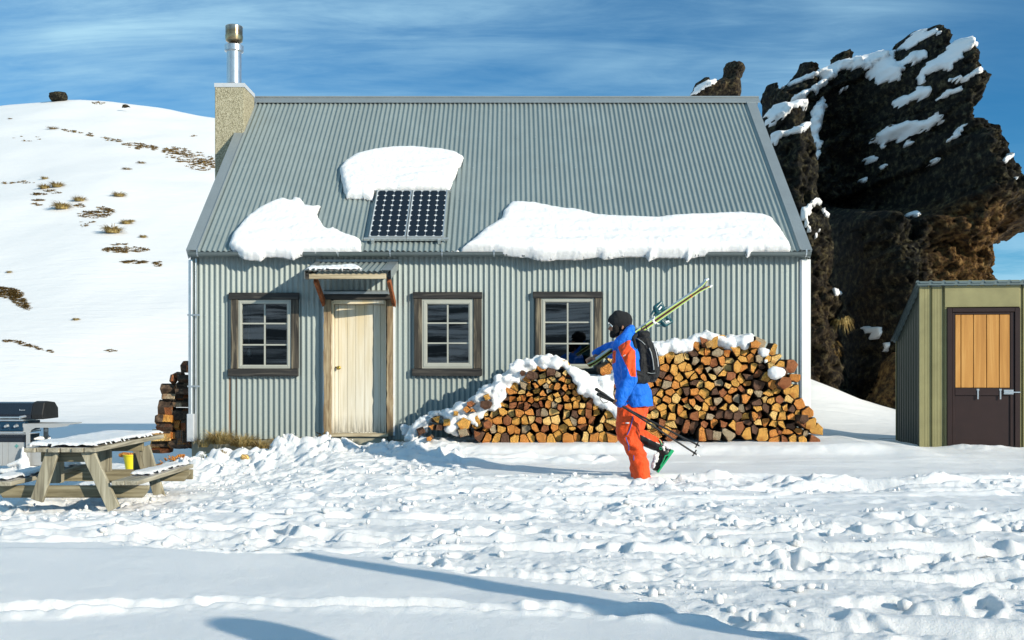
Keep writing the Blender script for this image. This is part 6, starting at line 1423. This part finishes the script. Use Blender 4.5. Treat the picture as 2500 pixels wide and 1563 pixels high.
def grip(c, ax, start, R_, n=4, sgn=1, fr=.0085, sp=.021):
    """palm and curled fingers round a bar at C along AX; START = direction from the bar to the palm"""
    ax = ax.normalized(); u = (start - ax * start.dot(ax)).normalized(); w = ax.cross(u) * sgn; out = []
    for i in range(n):
        o_ = ax * (sp * (i - 1.5)); q = [c + o_ + (u * math.cos(a) + w * math.sin(a)) * (R_ + (.004 if a else .01)) for a in (0.35, 1.35, 2.35, 3.3)]
        k = (1, 1.06, 1.0, .86)[i]
        for j in range(3): out.append((q[j], fr * (1.1 - .1 * j) * k, q[j + 1], fr * (1 - .1 * j) * k))
    for i in range(3): out.append((c + u * (R_ + .018) + ax * (sp * (i - 1)), .018, c + u * (R_ + .022) + ax * (sp * (i - 1)) + w * .02, .015))
    th = [c + u * (R_ + .012) + ax * .040 * 1, c + (u * math.cos(-.9) + w * math.sin(-.9)) * (R_ + .012) + ax * .045, c + (u * math.cos(-2.0) + w * math.sin(-2.0)) * (R_ + .010) + ax * .03]
    out += [(th[0], .014, th[1], .012), (th[1], .012, th[2], .009)]
    return out
skA, skB = P(1437, 893, 10.78), P(1731, 690, 11.20); skd = (skB - skA).normalized()
handR = P(1446, 886, 10.87)
pa_t, pb_t = P(1716, 1093, 10.30), P(1709, 1115, 10.30)
pdir = (pa_t - K(1506, 984, -.28)).normalized(); handL = K(1505, 985, -.28)
body = [S_((1512, 785), .088, (1516, 790), .088, .82), S_((1506, 795), .070, (1503, 808), .055, .85), S_((1498, 812), .040, (1500, 816), .036), S_((1494, 791), .026, (1497, 790), .03, 1.4),
    S_((1490, 797), .008, (1486.5, 803), .0105), S_((1486.5, 803.5), .0105, (1491, 804), .011), S_((1490, 809.5), .0075, (1494, 809), .012), S_((1491, 812), .0078, (1494, 813), .012), S_((1515, 812), .058, (1520, 845), .062),
    S_((1520, 798, -.078), .013, (1519, 803, -.08), .011),
    S_((1530, 862), .115, (1532, 905), .11, 1.45), S_((1532, 905), .11, (1550, 985), .125, 1.25),
    S_((1532, 853, -.19), .055, (1540, 922, -.25), .042), S_((1540, 922, -.25), .042, (1514, 972, -.27), .028), S_((1514, 972, -.27), .028, (1507, 984, -.28), .024),
    S_((1522, 850, .19), .055, (1486, 854, .34), .042), (K(1486, 854, .34), .042, P(1456, 868, 10.93), .028), (P(1456, 868, 10.93), .028, P(1447, 878, 10.86), .025),
    S_((1546, 998, -.08), .085, (1531, 1060, -.09), .062), S_((1531, 1060, -.09), .062, (1562, 1160, -.08), .045), S_((1552, 998, .09), .085, (1540, 1060, .11), .060), S_((1540, 1060, .11), .060, (1606, 1090, .11), .045)]
body += grip(P(1443, 886, 10.80), skd, Vector((-.2, -.15, .9)), .026, sgn=-1)
body += grip(handL, pdir, Vector((-.3, -.3, .9)), .014, sgn=1)
v, n, f = fused(body, .0055, 2); fc = fcent(v, f)
px, py = to_px(fc)
put('body', v, f, [M['skin']])
# jacket
jk = [S_((1529, 862), .138, (1530, 900), .142, 1.5), S_((1530, 900), .142, (1549, 965), .172, 1.2), S_((1549, 965), .176, (1551, 992), .188, 1.15), S_((1540, 990), .15, (1566, 990), .13, 1.2),
    S_((1531, 850, -.16), .085, (1532, 872, -.22), .088), S_((1532, 872, -.22), .088, (1538, 925, -.26), .076), S_((1538, 925, -.26), .076, (1520, 960, -.275), .068), S_((1520, 960, -.275), .068, (1514, 980, -.275), .055),
    S_((1522, 850, .17), .085, (1486, 852, .36), .066), (K(1486, 852, .36), .066, P(1459, 863, 10.95), .048), (P(1492, 868, 10.96), .03, P(1484, 862, 10.96), .04),
    S_((1520, 842), .085, (1524, 858), .11, 1.3)]
v, n, f = fused(jk, .009, 4); v = wrinkle(v, n, .022, 6.5, 21)
v = v + n * (.006 * n3(v, 22, 5))[:, None]
v[:, 2] = np.where(v[:, 2] < K(1550, 991).z + .02, np.maximum(v[:, 2], K(1550, 991).z + .012 * pn(v[:, 0] * 12, v[:, 1] * 12, 3)), v[:, 2])
fc = fcent(v, f); px, py = to_px(fc)
org_poly = [(1511,829),(1541,827),(1537,843),(1551,857),(1553,921),(1540,919),(1529,893),(1512,858),(1506,840)]
mi = ((poly_sd(px, py, org_poly) > 0) & (fc[:, 1] < YS - .10)) | ((poly_sd(px, py, [(1488,856),(1504,850),(1504,885),(1496,888)]) > 0) & (fc[:, 1] > YS - .1) & (fc[:, 1] < YS + .15))
jo = put('jacket', v, f, [M['blue'], M['orange']], mi.astype(int)); JV = v
def surf(V, px, py, near=True, r=.02):
    """front-most point of a skin seen through the picture point"""
    a, b = to_px(V); d = np.hypot(a - px, b - py); k = d < 5
    if not k.any(): return None
    i = np.argmin(np.where(k, V[:, 1], 1e9)); q = P(px, py, V[i, 1]); return q
# hood lying open behind the head
hd = [S_((1503, 846, -.10), .040, (1512, 838, -.14), .052), S_((1512, 838, -.14), .052, (1527, 826, -.15), .060), S_((1527, 826, -.15), .060, (1539, 806, -.11), .045), S_((1539, 806, -.11), .045, (1543, 800, -.02), .028), S_((1541, 818, -.08), .045, (1541, 822, .06), .05), S_((1534, 830, .0), .07, (1530, 836, .1), .07), S_((1543, 800, -.02), .030, (1538, 812, .10), .045), S_((1538, 812, .10), .045, (1512, 842, .12), .05), S_((1536, 815, -.11), .045, (1541, 810, -.07), .035)]
v, n, f = fused(hd, .008, 4); v = wrinkle(v, n, .018, 9, 41); put('hood', v, f, [M['blue']])
# trousers
tr = [S_((1548, 985), .165, (1544, 1005), .150, 1.1), S_((1540, 1005, -.07), .135, (1531, 1045, -.09), .128), S_((1531, 1045, -.09), .128, (1537, 1070, -.09), .108), S_((1537, 1070, -.09), .108, (1553, 1105, -.085), .088), S_((1553, 1105, -.085), .088, (1563, 1150, -.08), .098), S_((1563, 1150, -.08), .098, (1565, 1172, -.08), .100),
    S_((1552, 1000, .08), .13, (1542, 1055, .11), .10)]
v, n, f = fused(tr, .009, 4); v = wrinkle(v, n, .030, 6, 61, (1, 1, .75)); v = v + n * (.006 * n3(v, 20, 65))[:, None]; TV = v; put('trousers', v, f, [M['orange']])
tl = [S_((1541, 1058, .11), .098, (1566, 1068, .11), .088), S_((1566, 1068, .11), .088, (1604, 1086, .11), .068)]
v, n, f = fused(tl, .008, 3); v = wrinkle(v, n, .008, 9, 71); fc = fcent(v, f); px, py = to_px(fc)
mi = (poly_sd(px, py, [(1559,1060),(1572,1065),(1590,1075),(1616,1085),(1606,1118),(1583,1106),(1571,1098),(1562,1080)]) > 0).astype(int); put('trouser_cuff', v, f, [M['orange'], M['boot']], mi)
# boots: raised rear one, the other sunk in the snow
bt = [S_((1606, 1086, .11), .062, (1617, 1096, .11), .062), S_((1630, 1104, .11), .048, (1614, 1122, .11), .050, .85), S_((1614, 1122, .11), .050, (1600, 1141, .11), .040, 1.0), S_((1617, 1096, .11), .060, (1622, 1108, .11), .055), (K(1562, 1166, -.08), .055, K(1558, 1188, -.08), .05), (K(1562, 1192, -.08), .045, K(1535, 1196, -.08), .04)]
v, n, f = fused(bt[:4], .007, 3); boot = put('ski_boot', v, f, [M['boot']])
mb = MB(GS); a, b = K(1643, 1099, .11), K(1604, 1153, .11); mb.beam(a, b, .09, .020, up=(1, 0, .8)); mb.beam(a + Vector((-.01, 0, 0)), a + (b - a) * .26 + Vector((-.012, 0, 0)), .092, .036, up=(1, 0, .8)); mb.build('boot_sole', M['boot_green'], boot, bev=.004)
mb = MB(GS); pts = [K(x_, y_, .045) for x_, y_ in ((1612, 1139), (1620, 1124), (1624, 1113), (1636, 1110))]; mb.tube(pts, .007, 6); c_ = K(1613, 1095, .045); mb.tube([c_ + Vector((.013 * math.cos(t), 0, .013 * math.sin(t))) for t in [2 * math.pi * i / 12 for i in range(13)]], .0035, 5, cap=False); mb.tube([K(1609, 1073, .05), K(1613, 1078, .05), K(1616, 1086, .05)], .007, 6); mb.build('boot_buckle', M['boot_green'], boot)
v, n, f = fused([(K(1600, 1112, .05), .018, K(1594, 1140, .05), .022), (K(1606, 1108, .06), .016, K(1602, 1126, .055), .02), ], .006, 2); v = v + n * (.006 * n3(v, 60, 3))[:, None]; put('boot_snow', v, f, [M['snow']], parent=boot)
v, n, f = fused([(K(1622, 1086, .06), .020, K(1632, 1094, .06), .018), (K(1618, 1092, .05), .014, K(1622, 1100, .05), .010)], .006, 2); v = v + n * (.006 * n3(v, 60, 3))[:, None]; put('boot_snow', v, f, [M['snow']], parent=boot)
v, n, f = fused(bt[4:], .009, 2); put('ski_boot', v, f, [M['boot']])
# beanie, beard, sunglasses
bn = [S_((1510, 784), .106, (1521, 783), .103, .84), S_((1519, 790), .096, (1526, 800), .080, .9), S_((1503, 783), .085, (1510, 780), .10, .86)]
v, n, f = fused(bn, .007, 3); c = to_px(v); cut = np.clip((c[1] - (793 + (c[0] - 1487) * .12)), 0, 40) * (c[0] < 1505); v = v + (.004 * n3(v, 14, 7))[:, None] * n
keep_ = None; put('beanie', v, f, [M['black_knit']])
bd = [S_((1499, 812), .044, (1497, 817), .040, 1.1), S_((1503, 800, -.045), .036, (1505, 812, -.04), .040), S_((1503, 800, .045), .036, (1505, 812, .04), .040), S_((1511, 804), .056, (1507, 812), .054, 1.0), S_((1491.5, 806.5), .006, (1493, 807), .012)]
v, n, f = fused(bd, .006, 2); v = v + n * (.005 * n3(v, 50, 8))[:, None]; put('beard', v, f, [M['beard']])
mb = MB(GS); mb.beam(K(1486, 789.5, -.02), K(1495.5, 797.5, -.085), .006, .016, up=(0, 0, 1)); mb.beam(K(1486, 789, -.07), K(1486, 789, .05), .012, .012); mb.build('sunglasses_frame', M['white_metal'], man, bev=.002)
mb = MB(GS); mb.beam(K(1487, 794, -.06), K(1487, 794, -.005), .006, .030); mb.beam(K(1487, 794, .005), K(1487, 794, .05), .006, .030); mb.build('sunglasses_lens', M['hood'], man)
# print and zips
def ribbon(V, pts, r, name, mat, off=.004):
    q = [surf(V, *p) for p in pts]; q = [a + Vector((0, -off, 0)) for a in q if a is not None]
    if len(q) < 2: return
    mb = MB(GS); mb.tube(q, r, 6); mb.build(name, M[mat], man)
ribbon(TV, [(1546, 1016), (1543, 1028), (1540, 1040), (1536, 1052), (1531, 1062)], .005, 'zip', 'zip'); ribbon(TV, [(1528, 1068), (1531, 1078), (1535, 1088), (1535, 1100)], .005, 'zip', 'zip'); ribbon(TV, [(1547, 1112), (1547, 1118), (1547, 1124)], .005, 'zip', 'zip')
ribbon(JV, [(1522, 870), (1524, 868), (1526, 867)], .005, 'sleeve_print', 'white_mark', .003); ribbon(TV, [(1528, 1033), (1531, 1033), (1536, 1033)], .007, 'trouser_print', 'white_mark', .003)
ribbon(JV, [(1501, 985), (1506, 986), (1512, 986)], .003, 'cuff_seam', 'zip', .002)
# rucksack
BP = K(1580, 870)
rk = thing('rucksack', 'black rucksack with grey piping on the back of the skier', 'rucksack', BP)
bp = [S_((1572, 832, 0), .075, (1586, 868, 0), .092, 1.45), S_((1586, 868, 0), .092, (1590, 905, 0), .082, 1.45), S_((1562, 840, 0), .085, (1566, 915, 0), .085, 1.45), S_((1563, 817, 0), .048, (1578, 816, 0), .042, 1.8), S_((1564, 925, 0), .058, (1593, 920, 0), .055, 1.8), S_((1598, 885, 0), .050, (1600, 912, 0), .045, 1.5)]
v, n, f = fused(bp, .008, 4); v = wrinkle(v, n, .010, 8, 81); v = v + n * (.004 * n3(v, 30, 85))[:, None]; PV = v; o = put('pack_body', v, f, [M['pack']], parent=rk, org=BP)
def rib2(pts, r, name, mat):
    q = [surf(PV, *p) for p in pts]; q = [a + Vector((0, -.004, 0)) for a in q if a is not None]
    if len(q) > 1: mb = MB(BP); mb.tube(q, r, 6); mb.build(name, M[mat], rk)
rib2([(1550, 824), (1558, 828), (1567, 834), (1575, 842)], .004, 'piping', 'grey_trim'); rib2([(1585, 850), (1590, 862), (1593, 876), (1595, 890), (1596, 903)], .006, 'piping', 'grey_trim'); rib2([(1581, 910), (1590, 912), (1600, 911)], .004, 'piping', 'grey_trim'); rib2([(1596, 840), (1602, 860), (1606, 880), (1607, 895)], .0035, 'piping', 'white_mark')
v, n, f = fused([S_((1552, 912, -.20), .040, (1566, 918, -.17), .05), S_((1552, 925, -.20), .045, (1575, 926, -.15), .05), S_((1545, 905, -.22), .012, (1552, 930, -.22), .02)], .008, 3); put('hip_belt', v, f, [M['pack']], parent=rk, org=BP)
v, n, f = fused([S_((1553, 817, -.12), .022, (1546, 826, -.16), .02), S_((1546, 826, -.16), .02, (1552, 850, -.2), .018)], .008, 3); put('shoulder_strap', v, f, [M['pack']], parent=rk, org=BP)
mb = MB(BP); mb.tube([K(1566, 808, -.02), K(1566, 800, -.02), K(1576, 793, -.0), K(1580, 806, .02)], .006, 6); mb.build('haul_loop', M['pack'], rk)
# skis, base to base over the far shoulder
M['ski_green'] = plain('ski_edge_green', (0.30, 0.48, 0.07), .35, 0, .15, 3, 0); M['ski_top'] = plain('ski_top_white', (0.62, 0.63, 0.62), .3, 0, .12, 8, 0); M['ski_base'] = plain('ski_base_dark_red', (0.13, 0.02, 0.015), .4, 0, .2); M['teal'] = plain('teal_binding', (0.01, 0.07, 0.09), .3, 0, .3, 30, 0); M['ski_tip'] = plain('ski_tip_orange', (0.70, 0.20, 0.02), .35, 0, .3, 12, 0)
skn = Vector((skd.z, 0, -skd.x)) * -1
if skn.z < 0: skn = -skn
skn.normalize(); skw = skd.cross(skn).normalized(); 
if skw.y > 0: skw = -skw
rot = Matrix.Rotation(R(14), 3, skd); skn2, skw2 = rot @ skn, rot @ skw
if (skn2).y > 0: rot = Matrix.Rotation(R(-14), 3, skd); skn2, skw2 = rot @ skn, rot @ skw
def make_ski(s, label):
    org = (skA + skB) / 2; rt = thing('ski', label, 'ski', org, 0, 'pair of skis on the shoulder'); L = (skB - skA).length; N = 40
    mbs = {k: MB(org) for k in ('ski_edge', 'ski_topsheet', 'ski_base')}
    secs = []
    for i in range(N + 1):
        t = i / N; w = (.095 - .030 * math.sin(math.pi * t)) * min(1, (t + .012) * 22) * min(1, (1.012 - t) * 14) ** .6; gap = .003 + .004 * math.sin(math.pi * t) + max(0, t - .86) ** 2 * 1.7 + max(0, .05 - t) * .12; th = .014 + .009 * math.sin(math.pi * t)
        c = skA + skd * (L * t); secs.append((c, w / 2, gap * s, (gap + th) * s))
    def layer(k, h0, h1, ww=1.0):
        vs = []
        for c, w, a, b in secs:
            p0, p1 = a + (b - a) * h0, a + (b - a) * h1
            vs += [c + skw2 * w * ww + skn2 * p0, c - skw2 * w * ww + skn2 * p0, c - skw2 * w * ww + skn2 * p1, c + skw2 * w * ww + skn2 * p1]
        fs = [(4*i+j, 4*i+(j+1) % 4, 4*i+4+(j+1) % 4, 4*i+4+j) for i in range(N) for j in range(4)] + [(3, 2, 1, 0), (4*N, 4*N+1, 4*N+2, 4*N+3)]
        mbs[k].add(vs, fs)
    layer('ski_base', 0, .28); layer('ski_edge', .285, .86); layer('ski_topsheet', .865, 1.0, .97)
    mbs['ski_edge'].build('sidewall', M['ski_green'], rt); mbs['ski_base'].build('ski_base', M['ski_base'], rt); mbs['ski_topsheet'].build('topsheet', M['ski_top'], rt)
    c, w, a, b = secs[-1]; mb = MB(org); mb.beam(c - skd * .035 + skn2 * (a + b) / 2, c + skd * .012 + skn2 * (a + b) / 2, .05, .022, up=tuple(skn2)); mb.build('tip_protector', M['white_metal'], rt, bev=.006)
    mb = MB(org); c2 = secs[-5]; mb.beam(secs[-8][0] + skn2 * (secs[-8][3] * .5) - skw2 * -.0 + skw2 * secs[-8][1] * 1.01, secs[-2][0] + skn2 * (secs[-2][3] * .7) + skw2 * secs[-2][1] * 1.01, .002, .010, up=tuple(skn2)); mb.build('tip_graphic', M['ski_tip'], rt)
    def bind(t, k):
        i = int(t * N); c, w, a, b = secs[i]; q = c + skn2 * b; u = skn2 * s
        caps = [(q - skd * .06 + u * .012, .014, q + skd * .06 + u * .012, .014, None)]
        if k == 'heel': caps += [(q - skd * .03 + u * .02, .022, q - skd * .02 + u * .062, .026, None), (q - skd * .02 + u * .062, .026, q + skd * .055 + u * .075, .013, None), (q + skd * .03 + u * .02, .02, q + skd * .04 + u * .05, .02, None), (q - skd * .05 + u * .05, .010, q - skd * .085 + u * .035, .008, None)]
        else: caps += [(q - skd * .02 + u * .02, .022, q + skd * .0 + u * .045, .026, None), (q + skd * .03 + u * .04, .015, q + skd * .06 + u * .03, .010, None)]
        caps = [(q + (c_[0] - q) * 1.3, c_[1] * 1.25, q + (c_[2] - q) * 1.3, c_[3] * 1.25) for c_ in caps]
        v, n, f = fused(caps, .006, 1); fc = n3(v, 30, 5); o = mesh_np('binding', v - np.array(org), f, [M['teal']], parent=rt, smooth=True)
        mb = MB(org); cc = q + u * .05 - skw2 * -.02 + skw2 * .012; mb.beam(cc - skd * .02, cc + skd * .03 + u * .015, .012, .022, up=tuple(u)); mb.build('binding_lever', M['bright'], o, bev=.003)
    bind(.60, 'heel'); bind(.36, 'toe')
    # brake arms
    c, w, a, b = secs[int(.54 * N)]; mb = MB(org); q = c + skn2 * b + skw2 * w; mb.tube([q + skn2 * s * .02 + skd * .03, q - skn2 * s * .03 + skd * -.01, q - skn2 * s * .045 - skd * .02], .006, 6); mb.tube([q - skn2 * s * .01, q - skn2 * s * .06 - skd * .01], .009, 6); mb.build('ski_brake', M['white_mark'], rt)
make_ski(1, 'upper ski of the green-edged pair carried on the skier\'s shoulder, bindings on top'); make_ski(-1, 'lower ski of the green-edged pair on the skier\'s shoulder, bindings hanging below')
# poles
def make_pole(top, tip, label, bt_):
    rt = thing('ski_pole', label, 'ski pole', handL, 0, 'ski poles held in the lowered hand'); d = (tip - top).normalized()
    mb = MB(handL); mb.tube([top + d * .12, tip - d * .04], [.0115, .009], 8); mb.build('shaft', M['boot'], rt, smooth=True)
    mb = MB(handL); mb.tube([top - d * .01, top + d * .005, top + d * .05, top + d * .09, top + d * .13], [.012, .019, .015, .017, .012], 10); mb.build('pole_grip', M['rubber'], rt, smooth=True)
    mb = MB(handL); q = top + d * .02; mb.tube([q, q + Vector((.01, -.01, -.05)), q + Vector((.04, -.01, -.085)), q + Vector((.085, -.01, -.075)), q + Vector((.10, 0, -.05)), q + d * .06], .004, 5); mb.build('wrist_strap', M['rubber'], rt)
    c = tip - d * .065; a = d.cross(Vector((0, 1, 0))).normalized(); b = d.cross(a); mb = MB(handL)
    for i in range(6): t = i * math.pi / 3 + .4; mb.beam(c, c + (a * math.cos(t) + b * math.sin(t)) * .040 + d * -.004, .014, .006, up=tuple(d))
    mb.tube([c - d * .012, c + d * .012], [.012, .009], 8); mb.build('basket', M['rubber'], rt)
    mb = MB(handL); mb.tube([tip - d * .04, tip], [.005, .002], 6); mb.build('pole_tip', M['bright'], rt)
make_pole(P(1459, 962, 10.33), pa_t, 'black ski pole whose tip trails higher behind the skier', 0); make_pole(P(1455, 950, 10.32), pb_t, 'black ski pole whose tip trails lower behind the skier', 1)
